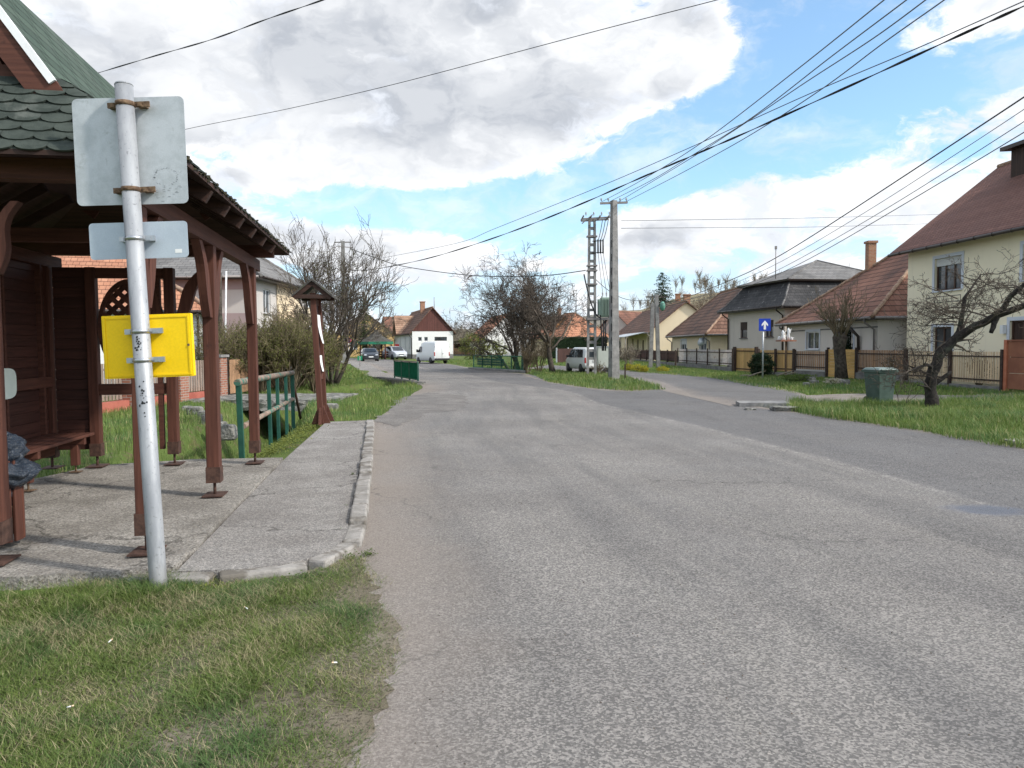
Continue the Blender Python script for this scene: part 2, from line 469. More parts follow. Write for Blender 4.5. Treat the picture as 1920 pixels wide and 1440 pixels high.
M['frame_brown'] = plain('window_frame_brown', (0.07, 0.035, 0.022), 0.6)
M['gutter'] = plain('gutter_dark', (0.035, 0.026, 0.022), 0.45)
M['gutter_zinc'] = plain('gutter_zinc', (0.22, 0.20, 0.19), 0.5, 0.3)
M['chimney'] = bricks('chimney_brick', (0.30, 0.12, 0.07), (0.36, 0.19, 0.10), (0.30, 0.27, 0.23))
M['needle'] = leafy('conifer_needles', (0.012, 0.030, 0.014), (0.03, 0.06, 0.025))
M['needle_pale'] = leafy('pale_conifer_needles', (0.04, 0.06, 0.022), (0.08, 0.11, 0.035))
M['bud'] = leafy('opening_buds', (0.11, 0.13, 0.03), (0.22, 0.23, 0.06), trans=0.4)
M['leaf_green'] = leafy('fresh_leaves', (0.06, 0.10, 0.02), (0.12, 0.17, 0.035), trans=0.4)
M['ever_green'] = leafy('evergreen_leaves', (0.012, 0.028, 0.012), (0.03, 0.055, 0.02))
M['flower_yellow'] = leafy('yellow_blossom', (0.45, 0.36, 0.03), (0.30, 0.32, 0.04), trans=0.3)
M['weed'] = leafy('chickweed_leaves', (0.13, 0.17, 0.035), (0.24, 0.26, 0.06), trans=0.4)
M['blossom'] = leafy('pale_blossom', (0.5, 0.45, 0.4), (0.35, 0.33, 0.2), trans=0.3)
# ------------------------------------------------------------------ ground, roads
rng = np.random.default_rng(7)
DITCH = [(-4.75, 10.6), (-5.45, 16), (-7.1, 22), (-7.3, 25), (-6.5, 29), (-5.0, 33.3)]
def seg_dist(X, Y, pts):
    best = np.full(X.shape, 1e9)
    for (x0, y0), (x1, y1) in zip(pts[:-1], pts[1:]):
        dx, dy = x1 - x0, y1 - y0
        t = np.clip(((X - x0) * dx + (Y - y0) * dy) / (dx * dx + dy * dy), 0, 1)
        best = np.minimum(best, np.hypot(X - x0 - t * dx, Y - y0 - t * dy))
    return best
def ground_z(X, Y):
    X = np.asarray(X, float); Y = np.asarray(Y, float)
    d = seg_dist(X, Y, DITCH)
    s = np.clip((1.15 - d) / 0.85, 0, 1); s = s * s * (3 - 2 * s)
    # headwall line under the bridge railing: (-5.9,35.4)-(-3.7,31)
    wall = ((X + 5.9) * 0.894 + (Y - 35.4) * 0.447)
    s = np.where(wall > -0.02, 0, s)
    und = 0.02 * np.sin(X * 0.9 + Y * 0.35) * np.cos(Y * 0.6 - X * 0.2)
    z = -1.15 * s + np.minimum(und, 0.02) - 0.02
    # low mound of the far bank beyond the bridge
    z += 0.25 * np.exp(-(((X + 10.5) / 2.2) ** 2 + ((Y - 42) / 6.0) ** 2))
    # hill slopes far off
    return z
def axis(parts):
    a = []
    for lo, hi, st in parts: a += list(np.arange(lo, hi, st))
    return np.array(sorted(set(np.round(a, 4))))
gx = axis([(-3000, -600, 400), (-600, -100, 50), (-100, -20, 8), (-20, -10, 1.0), (-10, -3, 0.14), (-3, 14, 1.0), (14, 40, 4), (40, 120, 10), (120, 600, 60), (600, 3001, 400)])
gy = axis([(-300, -20, 40), (-20, 9, 1.0), (9, 36, 0.16), (36, 60, 2), (60, 200, 10), (200, 800, 60), (800, 4001, 400)])
GX, GY = np.meshgrid(gx, gy)
GZ = ground_z(GX, GY)
def grid_mesh(name, GX, GY, GZ, mat):
    ny, nx = GX.shape
    me = bpy.data.meshes.new(name)
    me.vertices.add(nx * ny); me.vertices.foreach_set('co', np.stack([GX, GY, GZ], -1).astype('f').ravel())
    i = np.arange(ny - 1)[:, None] * nx + np.arange(nx - 1)[None]
    q = np.stack([i, i + 1, i + nx + 1, i + nx], -1).reshape(-1, 4)
    me.loops.add(q.size); me.loops.foreach_set('vertex_index', q.ravel().astype('i'))
    me.polygons.add(len(q)); me.polygons.foreach_set('loop_start', np.arange(0, q.size, 4, dtype='i'))
    me.update(calc_edges=True); me.polygons.foreach_set('use_smooth', np.ones(len(q), bool))
    me.materials.append(mat); me.update()
    o = bpy.data.objects.new(name, me); COL.objects.link(o); return o

def m_ground():
    m, t, b = base_mat('turf_ground', 0.95, 0, 0.1)
    o = co_(t)
    a = t.noise(o, 0.35, 6, 0.65); c_ = t.noise(o, 3.5, 6, 0.7); f = t.noise(o, 45, 3, 0.6)
    c = t.mix(t.smooth(a, 0.35, 0.65), (0.075, 0.115, 0.03), (0.115, 0.155, 0.042))
    c = t.mix(t.smooth(c_, 0.5, 0.66), c, (0.12, 0.10, 0.055))
    c = t.mix(t.smooth(t.noise(o, 1.1, 5, 0.7), 0.60, 0.70), c, (0.15, 0.125, 0.09))
    c = t.mix(0.5, c, t.mix(f, (0.4, 0.4, 0.4), (1.5, 1.5, 1.5)), 'MULTIPLY')
    t.l.new(c, b.inputs['Base Color']); bump(t, b, t.math('ADD', f, c_), 0.8, 0.03)
    return m
M['ground'] = m_ground()
tag(grid_mesh('ground', GX, GY, GZ, M['ground']), kind='structure')

def asphalt():
    m, t, b = base_mat('worn_asphalt', 0.88, 0, 0.25)
    o = co_(t)
    at = lambda n: t.new('ShaderNodeAttribute', attribute_name=n).outputs['Fac']
    dl, dr, al = at('dl'), at('dr'), at('along')
    wob = t.math('MULTIPLY', t.math('SUBTRACT', t.noise(o, 0.55, 5, 0.6), 0.5), 1.5)
    wob2 = t.math('MULTIPLY', t.math('SUBTRACT', t.noise(o, 2.4, 6, 0.7), 0.5), 0.9)
    lane = t.comb(t.math('MULTIPLY', dl, 1.0), t.math('MULTIPLY', al, 0.10))
    streak = t.noise(lane, 1.6, 5, 0.6)
    streak2 = t.noise(t.comb(t.math('MULTIPLY', dl, 1.0), t.math('MULTIPLY', al, 0.05)), 4.2, 4, 0.6)
    big = t.noise(o, 0.28, 5, 0.6)
    c = t.mix(t.smooth(big, 0.35, 0.65), (0.178, 0.167, 0.158), (0.226, 0.212, 0.198))
    c = t.mix(t.smooth(streak, 0.42, 0.68, 0.0, 0.5), c, (0.118, 0.114, 0.112))
    c = t.mix(t.smooth(streak2, 0.5, 0.72, 0.0, 0.25), c, (0.24, 0.225, 0.20))
    # newer darker lane along the far kerb, ragged joint with a pale worn line
    dj = t.math('ADD', dr, t.math('MULTIPLY', wob2, 0.32))
    new = t.smooth(dj, 3.55, 3.85, 1.0, 0.0)
    c = t.mix(t.math('MULTIPLY', new, 0.7), c, (0.122, 0.119, 0.120))
    ln = t.smooth(t.math('ABSOLUTE', t.math('SUBTRACT', dj, 3.75)), 0.01, 0.08, 1.0, 0.0)
    ln = t.math('MULTIPLY', ln, t.smooth(t.noise(o, 2.0, 6, 0.8), 0.46, 0.66))
    c = t.mix(t.math('MULTIPLY', ln, 0.5), c, (0.42, 0.40, 0.37))
    # stone chips
    vo = t.new('ShaderNodeTexVoronoi'); t.l.new(o, vo.inputs['Vector']); vo.inputs['Scale'].default_value = 100
    chip = t.smooth(t.sep(vo.outputs['Color'])[0], 0.2, 0.95)
    fn = t.noise(o, 150, 3, 0.7); mn = t.noise(o, 60, 5, 0.8)
    c = t.mix(0.85, c, t.mix(chip, (0.56, 0.56, 0.56), (1.48, 1.46, 1.42)), 'MULTIPLY')
    c = t.mix(0.75, c, t.mix(t.smooth(mn, 0.3, 0.7), (0.76, 0.76, 0.76), (1.22, 1.22, 1.22)), 'MULTIPLY')
    # brown grit along both edges
    gr = t.smooth(t.math('ADD', dl, wob), 0.0, 1.35, 1.0, 0.0)
    gr2 = t.smooth(t.math('ADD', dr, t.math('MULTIPLY', wob2, 0.5)), 0.0, 0.42, 1.0, 0.0)
    gr = t.math('MAXIMUM', t.math('MULTIPLY', gr, 0.8), t.math('MULTIPLY', gr2, 0.9))
    grit = t.mix(t.smooth(mn, 0.35, 0.65), (0.20, 0.165, 0.14), (0.30, 0.26, 0.22))
    grit = t.mix(t.smooth(fn, 0.62, 0.70), grit, (0.06, 0.055, 0.05))
    c = t.mix(gr, c, grit)
    # bitumen cracks
    cr = t.new('ShaderNodeTexVoronoi', feature='DISTANCE_TO_EDGE')
    t.l.new(t.vmath('ADD', o, t.vmath('SCALE', t.noise(o, 1.2, 4, 0.6, color=True))), cr.inputs['Vector']); cr.inputs['Scale'].default_value = 0.42
    ck = t.math('MULTIPLY', t.smooth(cr.outputs[0], 0.0, 0.010, 1.0, 0.0), t.smooth(t.noise(o, 0.5, 3, 0.5), 0.48, 0.56))
    c = t.mix(t.math('MULTIPLY', ck, 0.42), c, (0.05, 0.048, 0.046))
    # dark spills with their own outline
    sp = t.smooth(t.noise(o, 0.9, 6, 0.75, 0.5), 0.64, 0.72)
    c = t.mix(t.math('MULTIPLY', sp, 0.22), c, (0.07, 0.068, 0.066))
    # water in a shallow hollow; its bluish sky reflection is painted as base colour
    pc = G(1848, 957)
    wet_sheen = t.vmath('LENGTH', t.vmath('MULTIPLY', t.vmath('SUBTRACT', o, (pc.x, pc.y, 0)), (1.9, 2.6, 0)))
    wet_sheen = t.smooth(t.math('ADD', wet_sheen, t.math('MULTIPLY', wob2, 0.9)), 0.35, 0.85, 0.8, 0.0)
    c = t.mix(wet_sheen, c, (0.115, 0.125, 0.155))
    t.l.new(c, b.inputs['Base Color'])
    bump(t, b, t.math('ADD', t.math('ADD', chip, mn), t.math('MULTIPLY', fn, 0.6)), 0.55, 0.012)
    t.l.new(t.math('SUBTRACT', t.smooth(t.noise(o, 0.5, 4, 0.6), 0.35, 0.65, 0.72, 0.92), t.math('MULTIPLY', wet_sheen, 0.5)), b.inputs['Roughness'])
    return m
M['asphalt'] = asphalt()

def resample(pts, n):
    """smooth (Catmull-Rom) polyline resampled to n points by length"""
    P = [np.array(p[:2], float) for p in pts]
    P = [2 * P[0] - P[1]] + P + [2 * P[-1] - P[-2]]
    q = []
    for i in range(1, len(P) - 2):
        for t in np.linspace(0, 1, 12, endpoint=False):
            a, b, c, d = P[i - 1], P[i], P[i + 1], P[i + 2]
            q.append(0.5 * (2 * b + (c - a) * t + (2 * a - 5 * b + 4 * c - d) * t * t + (3 * b - a - 3 * c + d) * t ** 3))
    q.append(P[-2]); q = np.array(q)
    s = np.concatenate([[0], np.cumsum(np.linalg.norm(np.diff(q, axis=0), axis=1))])
    u = np.linspace(0, s[-1], n)
    return np.stack([np.interp(u, s, q[:, 0]), np.interp(u, s, q[:, 1])], 1)
def strip(name, left, right, z, mat, n=90, k=14):
    A, B = resample(left, n), resample(right, n)
    t = np.linspace(0, 1, k)[None, :, None]
    Pm = A[:, None] * (1 - t) + B[:, None] * t
    o = grid_mesh(name, Pm[..., 0], Pm[..., 1], np.full(Pm.shape[:2], z), mat)
    wd = np.linalg.norm(B - A, axis=1)[:, None]
    mid = (A + B) / 2
    al = np.concatenate([[0], np.cumsum(np.linalg.norm(np.diff(mid, axis=0), axis=1))])[:, None]
    tt = np.linspace(0, 1, k)[None]
    for nm, arr in (('dl', wd * tt), ('dr', wd * (1 - tt)), ('along', al + 0 * tt)):
        a = o.data.attributes.new(nm, 'FLOAT', 'POINT'); a.data.foreach_set('value', arr.astype('f').ravel())
    return tag(o, kind='structure')
ROAD_L = [(-0.6, -14), (-0.8, -4), (-1.0, 2.6), (-1.1, 4.4), (-1.32, 5.8), (-2.1, 10.5), (-2.95, 15.8), (-3.1, 20), (-3.35, 25), (-3.75, 30.7), (-6.9, 41.5), (-13.0, 67), (-18.7, 86), (-30, 112), (-60, 160)]
ROAD_R = [(10.0, -14), (9.3, -4), (8.3, 8), (7.8, 11.4), (7.4, 14), (6.6, 17.6), (6.1, 20), (5.5, 26), (3.2, 31.5), (1.16, 40.7), (-2.7, 53), (-5.9, 67), (-12, 84), (-23, 106), (-52, 155)]
strip('road', ROAD_L, ROAD_R, 0.006, M['asphalt'], 160, 20)
strip('side_road', [(5.6, 19.2), (5.2, 26.7), (5.7, 31), (5.3, 36), (4.0, 42), (1.7, 50), (-2, 63)], [(7.6, 19.6), (9.2, 23.4), (9.75, 30), (9.7, 37), (7.3, 46), (4.3, 56), (1.2, 68)], 0.011, M['asphalt'], 60, 10)

def m_dirt(name, c1, c2, c3, fine=60, crack=0.0):
    m, t, b = base_mat(name, 0.95, 0, 0.1)
    o = co_(t)
    c = t.mix(t.smooth(t.noise(o, 1.4, 6, 0.65), 0.35, 0.65), c1, c2)
    c = t.mix(t.smooth(t.noise(o, fine, 3, 0.7), 0.5, 0.62), c, c3)
    c = t.mix(0.6, c, t.mix(t.noise(o, 22, 4, 0.7), (0.5, 0.5, 0.5), (1.5, 1.5, 1.5)), 'MULTIPLY')
    if crack:
        cr = t.new('ShaderNodeTexVoronoi', feature='DISTANCE_TO_EDGE')
        t.l.new(t.vmath('ADD', o, t.vmath('MULTIPLY', t.noise(o, 2.0, 5, 0.65, color=True), (0.8, 0.8, 0.8))), cr.inputs['Vector']); cr.inputs['Scale'].default_value = crack
        c = t.mix(t.smooth(cr.outputs[0], 0.0, 0.012, 0.75, 0.0), c, [x * 0.35 for x in c1])
        vo = t.new('ShaderNodeTexVoronoi'); t.l.new(o, vo.inputs['Vector']); vo.inputs['Scale'].default_value = 75
        c = t.mix(0.7, c, t.mix(t.smooth(t.sep(vo.outputs['Color'])[0], 0.2, 0.95), (0.7, 0.7, 0.7), (1.35, 1.33, 1.3)), 'MULTIPLY')
    t.l.new(c, b.inputs['Base Color']); bump(t, b, t.noise(o, 30, 4, 0.7), 0.7, 0.02)
    return m
M['dirt'] = m_dirt('packed_dirt', (0.20, 0.175, 0.15), (0.275, 0.25, 0.22), (0.12, 0.10, 0.085))
M['path'] = m_dirt('gritty_footway', (0.22, 0.205, 0.19), (0.30, 0.285, 0.265), (0.14, 0.13, 0.125), 90, 0.55)
M['slab'] = m_dirt('cast_slab', (0.21, 0.195, 0.175), (0.33, 0.31, 0.28), (0.15, 0.135, 0.115), 60, 0.38)
M['kerb'] = noisy('kerb_stone', (0.22, 0.205, 0.185), (0.32, 0.30, 0.275), 6, 0.95, 0.7, 40, c3=(0.14, 0.125, 0.105), s3=3.5, k3=(0.47, 0.62))

def ragged(pts, amp, step, seed=0):
    """closed outline with a worn, uneven edge"""
    r = random.Random(seed); out = []
    n = len(pts)
    for i in range(n):
        a, b = V((*pts[i][:2], 0)), V((*pts[(i + 1) % n][:2], 0)); k = max(1, int((b - a).length / step))
        for j in range(k):
            p = a.lerp(b, j / k); out.append((p.x + r.uniform(-amp, amp), p.y + r.uniform(-amp, amp)))
    return out
def sheet(name, pts, z, mat, amp=0.0, step=0.4, seed=1, h=0.0):
    p = ragged(pts, amp, step, seed) if amp else [q[:2] for q in pts]
    mb = MB(); o = [V((x, y, z)) for x, y in p]
    ar = sum(o[i].x * o[(i + 1) % len(o)].y - o[(i + 1) % len(o)].x * o[i].y for i in range(len(o)))
    if ar < 0: o = o[::-1]
    if h: mb.prism([q - V((0, 0, h)) for q in o], (0, 0, h))
    else: mb.quad(*o)
    return tag(mb.build(name, mat), kind='structure')
# dirt apron at the mouth of the ditch, track in front of the big house, tracks on the verge
pg = lambda *L: [G(x, y)[:2] for x, y in L]
M['apron'] = m_dirt('broken_tarmac_dirt', (0.165, 0.152, 0.14), (0.225, 0.208, 0.19), (0.10, 0.095, 0.09), 50)
sheet('dirt_apron', pg((705, 790), (728, 768), (745, 748), (800, 736), (868, 742), (880, 752), (860, 768), (800, 776), (745, 800)), 0.010, M['apron'], 0.16, 0.3, 3)
sheet('dirt_track', pg((1500, 741), (1620, 738), (1700, 740), (1800, 742), (1990, 730), (2000, 744), (1850, 752), (1700, 757), (1560, 756), (1490, 751)), 0.004, M['dirt'], 0.22, 0.5, 4)
sheet('gravel_edge', pg((1240, 731), (1170, 727), (1100, 722), (1010, 711), (985, 700), (978, 703), (1030, 718), (1110, 731), (1180, 735)), 0.008, M['dirt'], 0.1, 0.5, 5)
far_walk = [(-4.3, 32.6), (-6.85, 41.3), (-9.4, 52), (-12.2, 64.2), (-17.2, 82), (-19.2, 82), (-14.0, 65), (-11.0, 52.7), (-8.5, 42), (-6.1, 35.2)]
sheet('pavement', far_walk, 0.06, M['path'], 0.03, 0.8, 6, 0.1)

# ---- bus bay: footway, kerb and shelter slab
UD = V((-0.157, 0.9876, 0)); VD = V((-0.9876, -0.157, 0)); P2F = V((-2.70, 5.44, 0))
def S(u, v, z=0.0): return P2F + UD * u + VD * v + V((0, 0, z))
KERB = [G(250, 1090), G(350, 1088), G(450, 1084), G(540, 1074), G(605, 1054), G(645, 1024), G(660, 960), G(672, 900), G(682, 840), G(688, 794)]
kp = resample([k[:2] for k in KERB], 60)
foot = [tuple(p) for p in kp] + [tuple(G(612, 797)[:2])] + [tuple(S(u, -0.32)[:2]) for u in (4.75, 2.2, -0.42)]
sheet('footway', foot, 0.066, M['path'], 0, h=0.12)
mb = MB(); r = random.Random(3)
kl = resample([k[:2] for k in KERB], 400); sgm = np.concatenate([[0], np.cumsum(np.linalg.norm(np.diff(kl, axis=0), axis=1))])
u = 0.0
while u < sgm[-1] - 0.25:
    L = (0.5 if u > 2.6 else 0.62) * r.uniform(0.85, 1.1)
    at = lambda s: V((np.interp(s, sgm, kl[:, 0]), np.interp(s, sgm, kl[:, 1]), 0))
    a, b = at(u + 0.012), at(min(u + L - 0.012, sgm[-1])); d = (b - a).normalized(); nrm = V((d.y, -d.x, 0))
    hh = 0.105 + r.uniform(-0.012, 0.012) - (0.048 if u < 2.0 else 0)
    off = r.uniform(-0.012, 0.012)
    o = a + nrm * (0.0 + off) + V((0, 0, -0.1))
    mb.frame_box(o, b - a, nrm * 0.15, V((0, 0, hh + 0.1)))
    u += L
tag(mb.build('kerb', M['kerb'], bevel=0.018), kind='structure')
slab = [S(-0.42, -0.3), S(4.75, -0.3), S(4.85, 0.9), S(4.55, 2.0), S(3.6, 2.35), S(2.2, 2.75), S(-0.5, 2.85)]
sheet('shelter_floor', [p[:2] for p in slab], 0.088, M['slab'], 0.02, 0.18, 8, 0.16)

# distant hills
def hills():
    xs = np.linspace(-1600, 1600, 70); ys = np.linspace(170, 1500, 24)
    X, Y = np.meshgrid(xs, ys)
    d = np.clip((Y - 210) / 900, 0, 1)
    Z = -3 + 52 * d * (0.75 + 0.25 * np.sin(X * 0.006 + 1.0) + 0.2 * np.sin(X * 0.017 + Y * 0.004))
    Z *= 0.45 + 0.55 / (1 + np.exp(-(X - 20) / 70.0))
    m = noisy('wooded_hill', (0.16, 0.145, 0.12), (0.22, 0.20, 0.155), 0.05, 1.0, 0, 0.6, c3=(0.10, 0.12, 0.08), s3=0.012)
    tag(grid_mesh('hills', X, Y, Z, m), kind='structure')
    # nearer slope behind the houses
    xs = np.linspace(8, 220, 50); ys = np.linspace(85, 260, 24); X, Y = np.meshgrid(xs, ys)
    Z = -1 + 19 * np.clip((Y - 88) / 120, 0, 1) ** 0.8 * np.clip((X - 10) / 40, 0, 1) * (0.9 + 0.12 * np.sin(X * 0.09) + 0.1 * np.sin(Y * 0.06 + X * 0.03))
    m = noisy('brushy_slope', (0.20, 0.17, 0.10), (0.29, 0.25, 0.15), 0.25, 1.0, 0.6, 2.0, c3=(0.12, 0.13, 0.06), s3=0.08, bd=0.5)
    tag(grid_mesh('hillside', X, Y, Z, m), kind='structure')
hills()

# ------------------------------------------------------------------ grass
def m_grass(name, dry=0.3, c1=(0.075, 0.125, 0.026), c2=(0.155, 0.215, 0.05), cd=(0.30, 0.255, 0.13), scale=1.6):
    m, t, b = base_mat(name, 0.6, 0, 0.25)
    g = t.new('ShaderNodeNewGeometry'); o = co_(t)
    rnd = g.outputs['Random Per Island']
    c = t.mix(rnd, c1, c2)
    blue = t.smooth(t.noise(o, scale * 0.8, 3, 0.5), 0.45, 0.62)
    c = t.mix(t.math('MULTIPLY', blue, 0.6), c, [c1[0] * 0.75, c1[1] * 1.0, c1[2] * 1.6])
    wn = t.math('FRACT', t.math('MULTIPLY', rnd, 37.7))
    patch = t.smooth(t.noise(o, scale, 5, 0.65), 0.42, 0.66, dry * 0.35, min(1, dry * 2.4))
    c = t.mix(t.math('LESS_THAN', wn, patch), c, cd)
    t.l.new(c, b.inputs['Base Color'])
    tr = t.new('ShaderNodeBsdfTranslucent'); t.l.new(c, tr.inputs[0])
    mx = t.new('ShaderNodeMixShader'); mx.inputs[0].default_value = 0.3
    t.l.new(b.outputs[0], mx.inputs[1]); t.l.new(tr.outputs[0], mx.inputs[2]); t.l.new(mx.outputs[0], t.n['Material Output'].inputs[0])
    return m
M['grass_near'] = m_grass('lawn_grass', 0.25, (0.080, 0.130, 0.028), (0.175, 0.225, 0.058), (0.34, 0.30, 0.17))
M['grass_lush'] = m_grass('verge_grass', 0.10, (0.095, 0.155, 0.034), (0.20, 0.27, 0.066), (0.36, 0.33, 0.15), 0.8)

def in_poly(X, Y, poly):
    ins = np.zeros(X.shape, bool); n = len(poly)
    for i in range(n):
        x0, y0 = poly[i][:2]; x1, y1 = poly[(i + 1) % n][:2]
        if y0 == y1: continue
        c = ((y0 > Y) != (y1 > Y)) & (X < (x1 - x0) * (Y - y0) / (y1 - y0) + x0)
        ins ^= c
    return ins
def value_noise(X, Y, s, seed):
    r = np.random.default_rng(seed); T = r.random((64, 64))
    x = X * s + 100; y = Y * s + 100; xi = np.floor(x).astype(int); yi = np.floor(y).astype(int); fx = x - xi; fy = y - yi
    fx = fx * fx * (3 - 2 * fx); fy = fy * fy * (3 - 2 * fy)
    g = lambda a, b: T[a % 64, b % 64]
    return (g(xi, yi) * (1 - fx) + g(xi + 1, yi) * fx) * (1 - fy) + (g(xi, yi + 1) * (1 - fx) + g(xi + 1, yi + 1) * fx) * fy
def grass(polys, count, h, w, mat, bare=0.3, seed=1, holes=(), lean=0.6, tall=None, name='grass', zoff=0.0):
    r = np.random.default_rng(seed); XS, YS = [], []
    areas = []
    for poly in polys:
        p = np.array([q[:2] for q in poly]); areas.append(0.5 * abs(np.dot(p[:, 0], np.roll(p[:, 1], 1)) - np.dot(p[:, 1], np.roll(p[:, 0], 1))))
    for poly, ar in zip(polys, areas):
        k = int(count * ar / sum(areas)); p = np.array([q[:2] for q in poly]); lo, hi = p.min(0), p.max(0)
        m = int(k * np.prod(hi - lo) / ar * 1.0) + 10
        X = r.uniform(lo[0], hi[0], m); Y = r.uniform(lo[1], hi[1], m)
        jx = (r.random(m) - 0.5) * 0.16 + (value_noise(X, Y, 2.6, seed + 31) - 0.5) * 0.2; jy = (r.random(m) - 0.5) * 0.16 + (value_noise(X, Y, 2.6, seed + 32) - 0.5) * 0.2
        keep = in_poly(X + jx, Y + jy, poly)
        for hpoly in holes: keep &= ~in_poly(X, Y, hpoly)
        nn = 0.6 * value_noise(X, Y, 1.3, seed + 5) + 0.4 * value_noise(X, Y, 4.5, seed + 6)
        keep &= nn > bare * (0.6 + 0.8 * r.random(m))
        XS.append(X[keep]); YS.append(Y[keep])
    X = np.concatenate(XS); Y = np.concatenate(YS); n = len(X)
    Z = ground_z(X, Y) + zoff
    hv = 0.45 * value_noise(X, Y, 0.9, seed + 9) + 0.55 * value_noise(X, Y, 3.0, seed + 10)
    H = h * (0.35 + 1.3 * hv) * r.uniform(0.5, 1.25, n)
    if tall is not None: H = H * tall(X, Y)
    a = r.uniform(0, 2 * np.pi, n); ln = lean * r.uniform(0.2, 1.3, n); b = a + r.uniform(1.2, 1.9, n)
    dx, dy = np.cos(a), np.sin(a); sx, sy = np.cos(b), np.sin(b)
    ww = w * r.uniform(0.6, 1.3, n)
    v = np.empty((n, 5, 3), 'f')
    def setp(i, f, lat, z):
        v[:, i, 0] = X + dx * H * ln * f + sx * ww * lat; v[:, i, 1] = Y + dy * H * ln * f + sy * ww * lat; v[:, i, 2] = Z + H * z
    setp(0, 0, -0.5, -0.05); setp(1, 0, 0.5, -0.05); setp(2, 0.30, -0.4, 0.6); setp(3, 0.30, 0.4, 0.6); setp(4, 1.0, 0, 0.92)
    base = np.arange(n)[:, None] * 5
    tri = np.concatenate([base + [0, 1, 3], base + [0, 3, 2], base + [2, 3, 4]], 1).reshape(-1, 3)
    me = bpy.data.meshes.new(name); me.vertices.add(n * 5); me.vertices.foreach_set('co', v.ravel())
    me.loops.add(tri.size); me.loops.foreach_set('vertex_index', tri.ravel().astype('i'))
    me.polygons.add(len(tri)); me.polygons.foreach_set('loop_start', np.arange(0, tri.size, 3, dtype='i'))
    me.update(calc_edges=True); me.materials.append(mat)
    o = bpy.data.objects.new(name, me); COL.objects.link(o)
    return tag(o, kind='stuff')
near_lawn = pg((-260, 1170), (-100, 1135), (120, 1118), (250, 1098), (450, 1091), (560, 1080), (620, 1058), (668, 1046), (705, 1110), (748, 1190), (745, 1240), (722, 1310), (705, 1350), (665, 1430), (620, 1560), (-300, 1560))
sheet('worn_soil', near_lawn, 0.010, m_dirt('trodden_soil', (0.14, 0.12, 0.085), (0.22, 0.19, 0.15), (0.08, 0.068, 0.05)), 0.045, 0.06, 9)
def tall_near(X, Y):
    # longer blades along the slab edge and to the west, short where people tread by the road
    t = np.clip((-0.6 - X) / 1.6, 0, 1)
    e = np.exp(-((Y - 4.75) / 0.35) ** 2) * np.clip((-1.9 - X) / 0.5, 0, 1)
    return 0.78 + 0.25 * t + 0.9 * e
tag(grass([near_lawn], 150000, 0.064, 0.0038, M['grass_near'], 0.26, 11, tall=tall_near, lean=1.25), 'trodden patchy lawn in front of the shelter slab', 'grass')
lawnL = [(-13.5, 6), (-5.6, 6), (-5.75, 9.2), (-4.3, 10.2), (-3.9, 10.4), (-4.4, 15.8), (-3.3, 15.4), (-2.98, 17), (-3.1, 20), (-3.35, 25), (-3.8, 30.6), (-5.9, 35.0), (-7, 36), (-12, 36), (-13.5, 26)]
slabB = [(-9.8, 21.8), (-4.9, 21.8), (-4.9, 25.2), (-9.8, 25.2)]
tag(grass([lawnL], 60000, 0.15, 0.009, M['grass_lush'], 0.12, 21, holes=[slabB]), 'green lawn behind the shelter and along the ditch', 'grass')
bank = [(-6.3, 35.3), (-8.6, 42.2), (-11.1, 52.8), (-14.1, 65), (-19, 64), (-14, 36), (-8, 34)]
tag(grass([bank], 14000, 0.2, 0.02, M['grass_lush'], 0.08, 22), 'grassy bank beside the far footway', 'grass')
vergeR = pg((1485, 752), (1560, 757), (1700, 758), (1850, 753), (2100, 748), (2120, 850), (1925, 842), (1860, 834), (1700, 806), (1560, 786), (1480, 772))
tag(grass([vergeR], 60000, 0.20, 0.009, M['grass_lush'], 0.06, 31), 'long grass on the verge under the gnarled tree', 'grass')
strip2 = pg((1420, 702), (1600, 712), (1760, 720), (1960, 738), (1960, 748), (1700, 740), (1600, 738), (1500, 740), (1400, 722), (1330, 709), (1180, 697), (1190, 692), (1290, 692))
tag(grass([strip2], 30000, 0.13, 0.016, M['grass_lush'], 0.15, 41), 'grass strip along the garden fences', 'grass')
island = pg((1010, 708), (985, 698), (1010, 694), (1070, 697), (1150, 704), (1200, 714), (1245, 731), (1180, 734), (1110, 729), (1030, 717))
tag(grass([island], 26000, 0.17, 0.014, M['grass_lush'], 0.03, 51), 'grass island around the electricity poles', 'grass')
tag(grass([[(4.3, 57.5), (7.4, 47), (11.8, 50), (12.2, 72), (6, 78), (0, 74), (1.5, 69)]], 16000, 0.16, 0.03, M['grass_lush'], 0.05, 71), 'grass before the far fences of the side street', 'grass')
vergeW = [(-5.6, 70), (-2.4, 54.5), (0.5, 50), (3, 60), (-2, 72), (-10, 90), (-11, 84)]
tag(grass([vergeW], 12000, 0.2, 0.03, M['grass_lush'], 0.05, 61), 'grass verge beyond the far bridge railing', 'grass')

